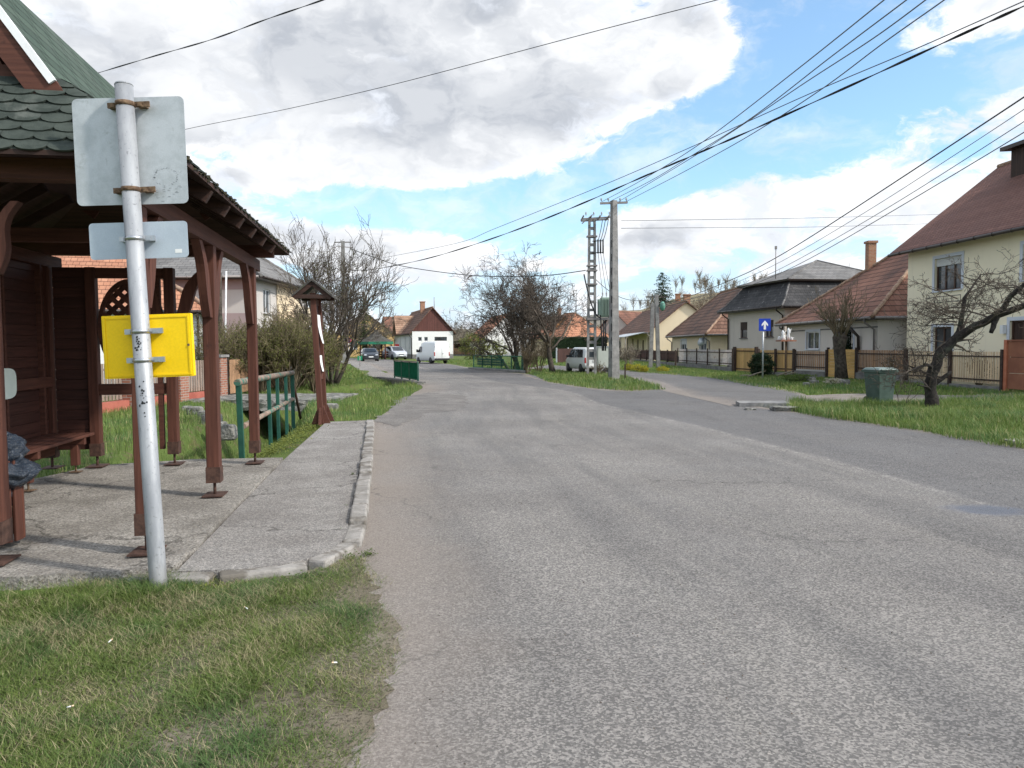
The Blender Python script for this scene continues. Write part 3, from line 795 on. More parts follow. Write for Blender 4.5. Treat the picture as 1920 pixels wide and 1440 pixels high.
def grit():
    """loose chippings and leaf crumbs on the road, thickest along the unpaved edge"""
    r = random.Random(55); mb = MB(); rl = resample(ROAD_L, 400)
    def stone(x, y, s):
        c = V((x, y, 0.007)); pts = []
        for k in range(5): a = k * 1.2566 + r.uniform(-.3, .3); q = s * r.uniform(.6, 1.1); pts.append(c + V((math.cos(a) * q, math.sin(a) * q, 0)))
        top = c + V((r.uniform(-.3, .3) * s, r.uniform(-.3, .3) * s, s * r.uniform(.5, 1.0)))
        mb.add(pts + [top], [[k, (k + 1) % 5, 5] for k in range(5)])
    for k in range(5200):
        p = rl[r.randrange(60, 240)]; d = abs(r.gauss(0, .55)) + .02
        if p[1] > 22: continue
        stone(p[0] + d + r.uniform(-.05, .05), p[1] + r.uniform(-.3, .3), r.choice([.003, .004, .005, .007]) * (1 + .04 * p[1]))
    for k in range(1500): y = r.uniform(2.2, 12); stone(r.uniform(-.5, 7), y, r.uniform(.003, .006) * (1 + .05 * y))
    m, t, b = base_mat('loose_chippings', .9, 0, .2); g = t.new('ShaderNodeNewGeometry').outputs['Random Per Island']
    cr = t.new('ShaderNodeValToRGB'); t.l.new(g, cr.inputs[0]); e = cr.color_ramp.elements
    e[0].color = (.05, .045, .04, 1); e[1].color = (.42, .39, .35, 1)
    for pos, c in ((.35, (.12, .09, .07, 1)), (.6, (.20, .18, .16, 1)), (.8, (.28, .25, .22, 1))): x = e.new(pos); x.color = c
    t.l.new(cr.outputs[0], b.inputs['Base Color'])
    tag(mb.build('grit', m), 'loose chippings scattered along the road edge', 'grit', kind='stuff')
grit()
# ------------------------------------------------------------------ bus shelter
def brace_outline(p, d, h=0.72, reach=0.36, wd=0.085, b0=0.05, ztop=2.62):
    """S-curved corner brace from post p towards direction d"""
    outer, inner = [], []
    for i in range(11):
        t = i / 10
        z = ztop - h * (1 - t)
        f = reach * (t ** 1.8) * 1.0 + 0.03 * math.sin(t * math.pi * 2)
        outer.append(V((p.x, p.y, 0)) + d * (b0 + f + wd * (0.55 + 0.45 * math.sin(t * 3.1))) + V((0, 0, z)))
        inner.append(V((p.x, p.y, 0)) + d * max(0.0, f - 0.02) + V((0, 0, z)))
    return outer + inner[::-1]
def build_shelter():
    sh = thing('bus_shelter', 'dark red timber bus shelter with scalloped green shingle roof', 'bus shelter', S(2.1, 1.2, 0.1))
    wr, wb, wd = M['wood_red'], M['wood_red_boards'], M['wood_dark']
    ang = math.atan2(UD.y, UD.x)
    posts = {'P2': (0.0, 0.0, .115), 'P3': (2.13, 0.0, .125), 'P4': (4.27, -0.02, .115), 'P1': (-0.08, 0.975, .14), 'P5': (4.38, 1.0, .12),
             'C1': (4.38, 1.93, .12), 'C2': (4.35, 2.45, .12), 'C3': (2.2, 2.5, .12), 'C4': (-0.05, 2.5, .12)}
    for k, (u, v, w) in posts.items():
        z0 = 0.235
        mb = MB(); c = S(u, v)
        mb.box((c.x, c.y, (z0 + 2.62) / 2), (w, w, 2.62 - z0), ang)
        p = mb.build('post', M['wood_red_v'], sh, bevel=0.008)
        mb = MB(); mb.box((c.x, c.y, z0 + 0.08), (w + 0.014, w + 0.014, 0.16), ang)
        mb.tube([S(u, v, 0.09), S(u, v, z0)], 0.016, 8); mb.box((c.x, c.y, 0.108), (0.26, 0.2, 0.012), ang)
        mb.build('post_shoe', M['shoe'], p)
        ds = {'P2': (UD,), 'P3': (UD, -UD), 'P4': (-UD,), 'P1': (VD, -VD), 'P5': (VD, -VD)}.get(k, ())
        for d in ds:
            b = MB(); perp = V((-d.y, d.x, 0)); b.prism([q - perp * 0.04 for q in brace_outline(S(u, v) + d * (w / 2), d, *((0.50, 0.15, 0.03, 0.015) if k == 'P1' else (0.72, 0.36)))], perp * 0.08)
            b.build('brace', M['wood_red_v'], sh, bevel=0.006)
    def beam(a, b, w=0.12, h=0.15, m=wr): mb = MB(); mb.bar(a, b, w, h); mb.build('beam', m, sh, bevel=0.006)
    beam(S(-0.3, 0, 2.695), S(4.75, 0, 2.695)); beam(S(-0.3, 2.47, 2.695), S(4.75, 2.47, 2.695))
    beam(S(-0.08, -0.3, 2.84), S(-0.08, 2.8, 2.84)); beam(S(4.36, -0.3, 2.84), S(4.36, 2.8, 2.84)); beam(S(2.13, 0.06, 2.70), S(2.13, 2.41, 2.70), 0.1, 0.13)
    # sloping ties under the skirt
    for u in (0.55, 1.2, 1.85, 2.5, 3.15, 3.8):
        beam(S(u, -0.38, 2.80), S(u, 0.55, 3.36), 0.06, 0.11, wd); beam(S(u, 2.85, 2.80), S(u, 1.9, 3.36), 0.06, 0.11, wd)
    # roof skirt
    ze, zi = 2.90, 3.50
    E = [S(-0.43, -0.42, ze), S(4.95, -0.42, ze), S(4.95, 2.9, ze), S(-0.43, 2.9, ze)]
    I = [S(0.0, 0.48, zi), S(4.32, 0.48, zi), S(4.32, 1.98, zi), S(0.0, 1.98, zi)]
    mb = MB(); dn = V((0, 0, -0.035))
    for i in range(4):
        j = (i + 1) % 4
        mb.quad(E[i], E[j], I[j], I[i], m=0); mb.quad(E[j] + dn, E[i] + dn, I[i] + dn, I[j] + dn, m=1); mb.quad(E[i] + dn, E[j] + dn, E[j], E[i], m=1)
    sk = mb.build('roof_skirt', [M['shingle'], wd], sh)
    # scalloped shingles laid one by one on the two slopes in view
    def scallops(a, b, c, d, name, wdt=0.20, rows=8):
        """a,b eave ends; d,c top ends"""
        a, b, c, d = map(V, (a, b, c, d)); mb = MB(); nrm = (b - a).cross(d - a).normalized()
        if nrm.z < 0: nrm = -nrm
        ex = (b - a).normalized(); up = (nrm.cross(ex)); up = up if up.z > 0 else -up
        H = (d - a).dot(up); r = random.Random(5); xl0, xl1 = (d - a).dot(ex), (c - a).dot(ex); L = (b - a).length
        rh = H / rows
        for k in range(rows):
            y0 = k * rh - 0.02; n = int(L / wdt) + 3
            for i in range(-1, n):
                xc = (i + (0.5 if k % 2 else 0.0)) * wdt
                ym = y0 + rh * 0.5
                lo, hi = xl0 * ym / H, L - (L - xl1) * ym / H
                if xc < lo - wdt * 0.3 or xc > hi + wdt * 0.3: continue
                w = wdt * 0.497; lift = 0.012 + r.uniform(0, 0.005)
                pts = [(-w, rh * 1.15, 0.002), (-w, rh * 0.42, lift), (-w * 0.8, rh * 0.2, lift), (-w * 0.42, rh * 0.04, lift), (0, 0.0, lift), (w * 0.42, rh * 0.04, lift), (w * 0.8, rh * 0.2, lift), (w, rh * 0.42, lift), (w, rh * 1.15, 0.002)]
                q = []
                for x, y, z in pts:
                    yy = min(y0 + y, H); xx = min(max(xc + x, xl0 * max(yy, 0) / H), L - (L - xl1) * max(yy, 0) / H)
                    q.append(a + ex * xx + up * yy + nrm * (z + 0.004))
                if (q[1] - q[0]).cross(q[4] - q[0]).dot(nrm) < 0: q = q[::-1]
                mb.quad(*q)
                bt = [p - nrm * 0.012 for p in q[1:-1]]
                for m_ in range(len(bt) - 1): mb.quad(q[m_ + 1], bt[m_], bt[m_ + 1], q[m_ + 2])
        return mb.build(name, M['shingle'], sk)
    scallops(E[3], E[0], I[0], I[3], 'shingle_course'); scallops(E[0], E[1], I[1], I[0], 'shingle_course')
    # steep gabled upper roof
    zr, ug0, ug1 = 4.52, -0.06, 4.45
    A = lambda u, v, z: S(u, v, z)
    vl, vr, vm = 1.98, 0.48, 1.23; z0 = 3.45
    mb = MB()
    for (va, s) in ((vr, 1), (vl, -1)):
        q = [A(ug0, va, z0), A(ug1, va, z0), A(ug1, vm, zr), A(ug0, vm, zr)]
        if s < 0: q = q[::-1]
        mb.quad(*q, m=0)
        nn = V((0, 0, -0.05)); mb.quad(*[p + nn for p in q][::-1], m=1)
    mb.build('upper_roof', [M['shingle_row'], wd], sh)
    for u in (ug0, ug1):
        s = -1 if u == ug0 else 1
        mb = MB()
        for va in (vr, vl):
            a, b = A(u + s * 0.02, va, z0 - 0.02), A(u + s * 0.02, vm, zr - 0.02)
            mb.bar(a + V((0, 0, -0.13)), b + V((0, 0, -0.13)), 0.04, 0.2, up=(0, 0, 1))
        g = mb.build('bargeboard', wr, sh)
        mb = MB()
        for va in (vr, vl):
            mb.bar(A(u + s * 0.045, va + (vr - va) * 0, z0 - 0.01), A(u + s * 0.045, vm, zr + 0.0), 0.03, 0.05, up=(0, 0, 1))
        mb.build('verge_trim', M['white'], g)
        mb = MB()
        mb.bar(A(u + 0.1 * -s, vr + 0.1, z0 + 0.08), A(u - 0.1 * s, vl - 0.1, z0 + 0.08), 0.08, 0.1)
        for q in (0.25, 0.5, 0.75):
            v_ = vr + (vl - vr) * q; zt = z0 + (zr - z0) * (1 - abs(q - 0.5) * 2) - 0.15
            mb.bar(A(u - 0.1 * s, v_, z0 + 0.08), A(u - 0.1 * s, v_ + (0.12 if q < 0.5 else -0.12 if q > .5 else 0), zt), 0.06, 0.06, up=(1, 0, 0))
        mb.build('gable_truss', wr, sh)
    # back wall of horizontal boards in frames
    def boards(a, b, z0, z1, bh=0.128, th=0.022, m=wb, name='wall_panel'):
        a, b = V(a), V(b); d = b - a; nrm = V((d.y, -d.x, 0)).normalized(); mb = MB(); z = z0; r = random.Random(int(z0 * 100) + int(d.length * 100))
        while z < z1 - 0.02:
            h = min(bh, z1 - z); o = a + V((0, 0, z - a.z)) + nrm * r.uniform(-0.003, 0.003)
            mb.frame_box(o - nrm * th / 2, d, nrm * th, V((0, 0, h - 0.007))); z += bh
        mb.frame_box(a + V((0, 0, z0 - a.z)) - nrm * 0.006, d, nrm * 0.005, V((0, 0, z1 - z0)))
        return mb.build(name, m, sh, bevel=0.003)
    boards(S(2.26, 2.5), S(4.29, 2.46), 0.34, 1.13); boards(S(2.26, 2.5), S(4.29, 2.46), 1.25, 2.62)
    boards(S(0.02, 2.5), S(2.14, 2.5), 0.34, 1.13); boards(S(0.02, 2.5), S(2.14, 2.5), 1.25, 2.62)
    boards(S(4.38, 2.38), S(4.38, 1.98), 0.32, 2.62)
    mb = MB()
    for (a, b, z) in ((S(2.26, 2.45), S(4.29, 2.41), 1.19), (S(0.02, 2.45), S(2.14, 2.45), 1.19), (S(2.26, 2.45), S(4.29, 2.41), 0.34)):
        mb.bar(a + V((0, 0, z)), b + V((0, 0, z)), 0.05, 0.13)
    for u in (4.10, 3.2, 2.32, 1.1): mb.bar(S(u, 2.44, 0.3), S(u, 2.44, 2.62), 0.10, 0.045, up=UD)
    mb.build('wall_frame', wr, sh, bevel=0.004)
    # end screen with an oval lattice
    mb = MB(); c = S(4.38, 1.465, 1.86); rx, rz = 0.40, 0.62; n = 40
    o_, i_ = [], []
    for k in range(n):
        a = 2 * math.pi * k / n; q = -VD * math.cos(a)
        o_.append(c + q * rx + V((0, 0, math.sin(a) * rz))); i_.append(c + q * (rx - 0.05) + V((0, 0, math.sin(a) * (rz - 0.06))))
    for k in range(n):
        j = (k + 1) % n
        for t in (-0.025, 0.025):
            q = [o_[k] + UD * t, o_[j] + UD * t, i_[j] + UD * t, i_[k] + UD * t]; mb.quad(*(q if t > 0 else q[::-1]))
        mb.quad(o_[k] - UD * .025, o_[k] + UD * .025, o_[j] + UD * .025, o_[j] - UD * .025); mb.quad(i_[k] + UD * .025, i_[k] - UD * .025, i_[j] - UD * .025, i_[j] + UD * .025)
    mb.build('lattice_ring', wr, sh)
    mb = MB(); ex, ez = -VD, V((0, 0, 1))
    for s in (-1, 1):
        for k in range(-8, 9):
            off = k * 0.150
            pts = []
            for t in np.linspace(-1.2, 1.2, 121):
                x, z = off + t * 0.7071, s * t * 0.7071
                if (x / (rx - 0.04)) ** 2 + (z / (rz - 0.05)) ** 2 < 1: pts.append((x, z))
            if len(pts) > 2:
                a, b = pts[0], pts[-1]
                mb.bar(c + ex * a[0] + ez * a[1] + UD * s * 0.008, c + ex * b[0] + ez * b[1] + UD * s * 0.008, 0.014, 0.060, up=ex * (-s) * 0.7 + ez * 0.7)
    mb.build('lattice', wr, sh)
    mb = MB()
    mb.bar(S(4.38, 1.06, 1.08), S(4.38, 1.87, 1.08), 0.07, 0.14); mb.bar(S(4.38, 1.06, 2.55), S(4.38, 1.87, 2.55), 0.07, 0.13)
    mb.bar(S(4.38, 1.43, 0.3), S(4.38, 1.43, 1.02), 0.09, 0.09, up=UD); mb.bar(S(4.38, 1.14, 0.3), S(4.38, 1.14, 2.5), 0.06, 0.06, up=UD)
    mb.build('screen_frame', wr, sh, bevel=0.004)
    # mossy debris along the front eave
    r = random.Random(2); mb = MB()
    for k in range(260):
        u = r.uniform(-0.5, 4.95); v = -0.43 + r.uniform(-0.02, 0.05); s = r.uniform(0.008, 0.024)
        mb.box(S(u, v, ze + r.uniform(-0.02, 0.02)), (s, s, s * 0.7), r.uniform(0, 3))
    tag(mb.build('eave_moss', M['moss'], sh), kind='stuff')
    return sh
M['moss'] = noisy('dry_moss', (0.025, 0.024, 0.017), (0.06, 0.055, 0.033), 20, 1, 0.3)
M['shingle'] = noisy('green_grey_shingle', (0.030, 0.039, 0.033), (0.054, 0.066, 0.056), 7, 0.95, 0.4, 160, c3=(0.095, 0.105, 0.092), s3=2.5)
M['shingle_row'] = tiles('green_shingle_rows', (0.046, 0.070, 0.052), (0.064, 0.092, 0.068), (0.078, 0.10, 0.08), 0.145, 0.3, groove=0.7)
build_shelter()

# bench along the back wall
def build_bench():
    be = thing('bench', 'slatted red timber bench along the back wall of the shelter', 'bench', S(3.2, 2.15, 0.1))
    mb = MB()
    for k in range(5):
        v = 2.36 - k * 0.105; mb.bar(S(0.9, v, 0.535), S(4.22, v, 0.535), 0.092, 0.036)
    mb.build('seat', M['wood_red'], be, bevel=0.006)
    for u in (1.3, 2.75, 3.95): mb = MB(); mb.bar(S(u, 1.90, 0.475), S(u, 2.40, 0.475), 0.06, 0.08); mb.build('bearer', M['wood_red'], be, bevel=0.006)
    for u in (1.3, 2.75, 3.95):
        mb = MB(); c = S(u, 2.02); mb.box((c.x, c.y, 0.31), (0.085, 0.085, 0.25), math.atan2(UD.y, UD.x)); l = mb.build('leg', M['wood_red_v'], be, bevel=0.005)
        mb = MB(); mb.tube([S(u, 2.02, 0.1), S(u, 2.02, 0.2)], 0.012, 6); mb.box((c.x, c.y, 0.106), (0.12, 0.1, 0.008)); mb.build('foot_pin', M['rust'], l)
build_bench()

def build_bin():
    c = S(0.42, 1.24, 0.088)
    b = thing('litter_bin', 'slatted red timber litter bin lined with a dark plastic bag', 'litter bin', c)
    mb = MB(); n = 12
    for k in range(n):
        a = 2 * math.pi * k / n; p = c + V((math.cos(a) * 0.2, math.sin(a) * 0.2, 0.36)); mb.box(p, (0.022, 0.085, 0.62), a)
    mb.build('slat', M['wood_red_v'], b, bevel=0.004)
    mb = MB(); mb.lathe([(0.17, 0.1), (0.185, 0.12), (0.185, 0.3), (0.19, 0.32)], c, 24); mb.build('hoop', M['rust'], b)
    def bag(prof, name, seed):
        r = random.Random(seed); mb = MB(); n = 64; K = 34; ph = [r.uniform(0, 6.3) for _ in range(8)]; vs = []
        t_ = np.linspace(0, len(prof) - 1, K); ix = np.arange(len(prof)); pr = np.array(prof)
        for i in range(K):
            rad, z, dx = [np.interp(t_[i], ix, pr[:, k]) for k in range(3)]
            for j in range(n):
                q = 2 * math.pi * j / n
                fold = abs(math.sin(4.5 * q + ph[0] + 2.2 * math.sin(z * 14 + ph[1]))) ** .6 * .10 + abs(math.sin(8 * q + ph[2] + z * 37)) ** .5 * .06 + abs(math.sin(13 * q - z * 60 + ph[3])) * .03 + .05 * math.sin(2 * q + ph[4])
                w = .90 + fold + .05 * math.sin(z * 70 + 5 * math.sin(q * 2 + ph[5]))
                vs.append(c + V((dx + rad * w * math.cos(q), rad * w * math.sin(q), z + .012 * math.sin(6 * q + ph[6]) + r.uniform(-.003, .003))))
        fs = [[i * n + j, i * n + (j + 1) % n, (i + 1) * n + (j + 1) % n, (i + 1) * n + j] for i in range(K - 1) for j in range(n)]
        fs.append([(K - 1) * n + j for j in range(n)]); fs.append([j for j in range(n)][::-1])
        mb.add(vs, fs, 0, True); return mb.build(name, M['bag'], b)
    bag([(0.15, 0.3, 0), (0.19, 0.45, 0), (0.235, 0.50, 0.02), (0.27, 0.56, 0.04), (0.24, 0.63, 0.03), (0.18, 0.66, 0.02)], 'bag_rim', 4)
    bag([(0.13, 0.60, 0.02), (0.175, 0.65, 0.03), (0.205, 0.72, 0.03), (0.195, 0.79, 0.03), (0.15, 0.845, 0.02), (0.08, 0.875, 0.02), (0.02, 0.88, 0.02)], 'bag', 9)
m, t, b_ = base_mat('dark_plastic_bag', 0.22, 0, 0.6)
t.l.new(t.mix(t.noise(co_(t), 8, 4, 0.6), (0.012, 0.018, 0.03), (0.03, 0.042, 0.06)), b_.inputs['Base Color']); bump(t, b_, t.noise(co_(t), 16, 5, 0.7, 1.2), 0.9, 0.03)
M['bag'] = m
build_bin()

mb = MB(); c = S(3.08, 2.40, 1.22); o = []
for k in range(28):
    a = 2 * math.pi * k / 28; sx = abs(math.cos(a)) ** 0.5 * math.copysign(1, math.cos(a)); sz = abs(math.sin(a)) ** 0.5 * math.copysign(1, math.sin(a))
    o.append(c + UD * (0.30 * sx) + V((0, 0, 0.17 * sz)))
mb.prism(o, -VD * 0.02)
tag(mb.build('notice_plate', plain('pale_enamel', (0.72, 0.80, 0.72), 0.4), bevel=0.004), 'pale rounded plate fixed to the dark board wall', 'plate')

# ------------------------------------------------------------------ stop sign post seen from behind
def build_sign():
    base = G(298, 1110); top = AT(232, 160, base.y + 0.0)
    ax = (top - base).normalized(); ex = V((0, 1, 0)).cross(ax).normalized() ; ey = ax.cross(ex).normalized()
    if ex.x < 0: ex = -ex
    if ey.y < 0: ey = -ey
    t_ = thing('sign_post', 'leaning galvanised pole carrying three panels seen from behind', 'sign post', base)
    RP = 0.054
    mb = MB(); mb.tube([base - ax * 0.15, base, top], [RP, RP, RP], 24); mb.tube([top, top + ax * 0.012], [RP * 1.03, RP * 0.9], 24)
    mb.build('pole', M['pole'], t_)
    yb = RP + 0.012
    def onplane(px, py):
        d = ray(px, py); n = ey; o = base + ey * yb; k = (o - EYE).dot(n) / d.dot(n); return EYE + d * k
    def panel(c4, name, mat, rad=0.03, th=0.004, fr=None):
        P = [onplane(*q) for q in c4]
        cx = sum(P, V((0, 0, 0))) / 4; X = ((P[1] - P[0]) + (P[2] - P[3])).normalized(); Z = ey.cross(X); Z = Z if Z.z > 0 else -Z
        w = ((P[1] - P[0]).length + (P[2] - P[3]).length) / 4; h = ((P[0] - P[3]).length + (P[1] - P[2]).length) / 4
        o = []
        for sx, sz, a0 in ((1, 1, 0), (-1, 1, 90), (-1, -1, 180), (1, -1, 270)):
            for k in range(6):
                a = R(a0 + k * 18); o.append(cx + X * (sx * (w - rad) + rad * math.cos(a)) + Z * (sz * (h - rad) + rad * math.sin(a)))
        mb = MB(); mb.prism(o, ey * th); p = mb.build(name, mat, t_)
        return p, cx, X, Z, w, h
    def clamp(parent, cz, mat, wl=0.115, nm='clamp'):
        c = base + ax * cz; mb = MB()
        vs = []
        mb.lathe([(RP + 0.004, -0.014), (RP + 0.004, 0.014)], (0, 0, 0), 24)
        q = V((0, 0, 1)).rotation_difference(ax); mb.v = [tuple(q @ V(p) + c) for p in mb.v]
        for s in (-1, 1):
            mb.frame_box(c + ex * s * (RP - 0.005) - ax * 0.016 + ey * 0.012, ex * s * wl * (0.55 if s < 0 else 0.75), ey * 0.012, ax * 0.034)
            mb.frame_box(c + ex * s * (RP + 0.02) - ax * 0.012 + ey * 0.006, ex * s * 0.026, ey * 0.012, ax * 0.024)
            mb.frame_box(c + ex * s * (RP + 0.012) - ax * 0.013 + ey * 0.024, ex * s * wl * 0.4, ey * (yb - 0.02), ax * 0.026)
        mb.build(nm, mat, parent)
    p, c, X, Z, w, h = panel([(131, 185), (340, 181), (357, 380), (148, 387)], 'stop_sign_panel', M['panel_back'], 0.035)
    for px, py in ((238, 202), (248, 360)): clamp(p, (onplane(px, py) - base).dot(ax), M['rust'], 0.13)
    # traces of a peeled sticker
    mb = MB(); r = random.Random(8); sc = c + X * 0.22 - Z * 0.20 - ey * 0.0015
    for k in range(70):
        a = r.uniform(0, 6.28); rr = 0.075 + r.uniform(-0.006, 0.006)
        q = sc + X * (math.cos(a) * rr * 1.0) + Z * (math.sin(a) * rr * 0.75 + 0.03); s = r.uniform(0.002, 0.007); mb.quad(q, q + X * s, q + X * s + Z * s * .5, q + Z * s * .5)
    for k in range(26):
        q = sc + X * r.uniform(-0.09, 0.09) + Z * r.uniform(-0.13, -0.03); s = r.uniform(0.003, 0.02); mb.quad(q, q + X * s, q + X * s + Z * 0.002, q + Z * 0.002)
    mb.build('sticker_trace', plain('glue_grey', (0.17, 0.18, 0.19), 0.7), p)
    p, c, X, Z, w, h = panel([(166, 420), (350, 413), (354, 483), (170, 487)], 'small_panel', M['panel_back_new'], 0.025)
    clamp(p, (onplane(262, 450) - base).dot(ax), M['chrome'], 0.10)
    mb = MB(); q = c + X * (w - 0.085) - Z * (h - 0.03) - ey * 0.0015; mb.quad(q, q + X * 0.045, q + X * 0.045 + Z * 0.025, q + Z * 0.025); mb.build('sticker', M['paper'], p)
    p, c, X, Z, w, h = panel([(190, 593), (356, 587), (364, 705), (197, 711)], 'timetable_case', M['yellow'], 0.006, 0.035)
    mb = MB()
    for s in (-1, 1):
        mb.bar(c + X * s * (w - 0.017) - Z * (h - 0.01) - ey * 0.002, c + X * s * (w - 0.017) + Z * (h - 0.01) - ey * 0.002, 0.012, 0.006, up=ey)
        mb.bar(c + Z * s * (h - 0.017) - X * (w - 0.025) - ey * 0.002, c + Z * s * (h - 0.017) + X * (w - 0.025) - ey * 0.002, 0.012, 0.006, up=ey)
    mb.build('case_rim', M['yellow'], p)
    mb = MB(); q = c + X * (w - 0.02) + Z * 0.0; mb.tube([q - ey * 0.008, q + ey * 0.002], 0.008, 10); mb.build('lock', M['rust'], p)
    for px, py in ((268, 622), (276, 675)): clamp(p, (onplane(px, py) - base).dot(ax), M['chrome'], 0.115)
    # flaked black paint on the pole
    mb = MB(); r = random.Random(4)
    for zc, hh in ((1.62, 0.10), (1.28, 0.16)):
        for k in range(26):
            z = zc + r.gauss(0, hh * 0.3); a = r.gauss(0.1, 0.2) + (z - zc) * 1.2; s = r.uniform(0.002, 0.0075)
            q = base + ax * z - ey * math.cos(a) * (RP + 0.0012) + ex * math.sin(a) * (RP + 0.0012); tx = (ex * math.cos(a) + ey * math.sin(a))
            mb.quad(q - tx * s, q + tx * s * .7 - ax * s * .4, q + tx * s + ax * s * 1.2, q - tx * s * .3 + ax * s * 1.6)
    mb.build('flaked_paint', M['black'], t_)
def m_pole():
    m, t, b = base_mat('weathered_pole', 0.5, 0.25, 0.45)
    o = co_(t); x, y, z = t.sep(o)
    n = t.noise(t.comb(t.math('MULTIPLY', x, 9), t.math('MULTIPLY', y, 9), t.math('MULTIPLY', z, 2.2)), 1.0, 6, 0.65)
    c = t.mix(t.smooth(n, 0.35, 0.65), (0.25, 0.26, 0.275), (0.37, 0.38, 0.39))
    c = t.mix(t.smooth(t.noise(o, 38, 4, 0.6), 0.58, 0.72), c, (0.20, 0.205, 0.21))
    c = t.mix(t.smooth(t.math('ADD', z, t.math('MULTIPLY', n, 0.25)), 0.12, 0.40, 0.8, 0.0), c, (0.20, 0.19, 0.175))
    t.l.new(c, b.inputs['Base Color']); return m
M['pole'] = m_pole()
build_sign()

# ------------------------------------------------------------------ ditch railing, culvert, slab bridge
def build_ditch_railing():
    a, b = G(455, 868), G(550, 792)
    o = thing('ditch_railing', 'low green pipe railing guarding the ditch edge beside the footway', 'railing', a)
    d = (b - a); n = 5
    tops = [AT(447, 717, a.y), AT(548, 699, b.y)]
    for k in range(n):
        f = [0, 0.45, 0.62, 0.82, 1.0][k]
        p = a + d * f; q = tops[0].lerp(tops[1], f)
        mb = MB(); mb.bar(V((p.x, p.y, -0.3)), q, 0.075 if k in (0, n - 1) else 0.06, 0.06, up=UD); mb.build('railing_post', M['green_dark'], o, bevel=0.006)
    e = (tops[1] - tops[0]).normalized()
    mb = MB(); mb.tube([tops[0] - e * 0.1, tops[0] + d * 0.02, tops[1] + e * 0.05], [0.045, 0.05, 0.05], 12); mb.build('handrail', M['rail_worn'], o)
    z = 0.5; mb = MB(); mb.tube([a + d * 0.02 + V((0, 0, z)), b + V((0, 0, z))], 0.04, 10); mb.build('mid_rail', M['rail_worn'], o)
    mb = MB(); mb.tube([tops[1] + V((0, 0, -0.12)), b + d.normalized() * 0.9 + V((0.05, 0, 0.0))], 0.028, 8); mb.build('stay', M['wood_dark'], o)
build_ditch_railing()

def rough_block(mb, o, ex, ey, ez, n=(8, 3, 3), amp=0.05, seed=0, m=0):
    """box with an uneven stony surface"""
    r = random.Random(seed); o, ex, ey, ez = V(o), V(ex), V(ey), V(ez)
    nx, ny, nz = n; idx = {}; vs = []; fs = []
    def vert(i, j, k):
        if (i, j, k) not in idx:
            p = o + ex * (i / nx) + ey * (j / ny) + ez * (k / nz) + V((r.uniform(-amp, amp), r.uniform(-amp, amp), r.uniform(-amp, amp) * (0.3 if k == nz else 1)))
            idx[(i, j, k)] = len(vs); vs.append(p)
        return idx[(i, j, k)]
    flip = ex.cross(ey).dot(ez) < 0
    def face(q): fs.append([vert(*p) for p in (q[::-1] if flip else q)])
    for i in range(nx):
        for j in range(ny): face([(i, j, nz), (i + 1, j, nz), (i + 1, j + 1, nz), (i, j + 1, nz)]); face([(i, j + 1, 0), (i + 1, j + 1, 0), (i + 1, j, 0), (i, j, 0)])
        for k in range(nz): face([(i, 0, k), (i + 1, 0, k), (i + 1, 0, k + 1), (i, 0, k + 1)]); face([(i + 1, ny, k), (i, ny, k), (i, ny, k + 1), (i + 1, ny, k + 1)])
    for j in range(ny):
        for k in range(nz): face([(nx, j, k), (nx, j + 1, k), (nx, j + 1, k + 1), (nx, j, k + 1)]); face([(0, j + 1, k), (0, j, k), (0, j, k + 1), (0, j + 1, k + 1)])
    mb.add(vs, fs, m)
br = thing('slab_bridge', 'rough stone slab footbridge laid across the ditch', 'footbridge', (-7.2, 23.4, 0))
mb = MB(); rough_block(mb, (-9.9, 22.0, -0.27), (4.7, 0, 0), (0, 3.0, 0), (0, 0, 0.32), (26, 10, 3), 0.045, 3); mb.build('deck', M['stone'], br)
for x0, L in ((-9.9, 1.75), (-6.35, 1.2)):
    mb = MB(); rough_block(mb, (x0, 22.15, -1.3), (L, 0, 0), (0, 2.6, 0), (0, 0, 1.0), (10, 5, 6), 0.08, int(L * 10)); mb.build('abutment', M['stone'], br)
r = random.Random(12); rocks = []
for k, (px, py, s) in enumerate([(352, 770, .2), (366, 776, .28), (385, 782, .24), (398, 793, .3), (410, 803, .22), (425, 812, .26), (622, 768, .25)]):
    s *= .68; mb = MB(); c = G(px, py, -0.02); rough_block(mb, (c.x - s, c.y - s * .7, -0.15), (2 * s, 0, 0), (0, 1.4 * s, 0), (0, 0, s + 0.12), (4, 3, 2), s * 0.16, k)
    tag(mb.build('stone', M['stone'], subsurf=1), ['grey stone at the lawn end of the slab bridge, outermost', 'squat stone in the row leading down to the ditch mouth', 'stone in mid row beside the ditch mouth', 'largest stone tipped on the ditch bank', 'stone lying just above the dark ditch opening', 'lowest stone at the ditch opening', 'lone stone on grass behind the notice board post'][k], 'stone', 'stones edging the ditch')
M['plinth_dark'] = noisy('damp_concrete', (0.09, 0.085, 0.08), (0.17, 0.16, 0.15), 4, 0.95, 0.5, 30)
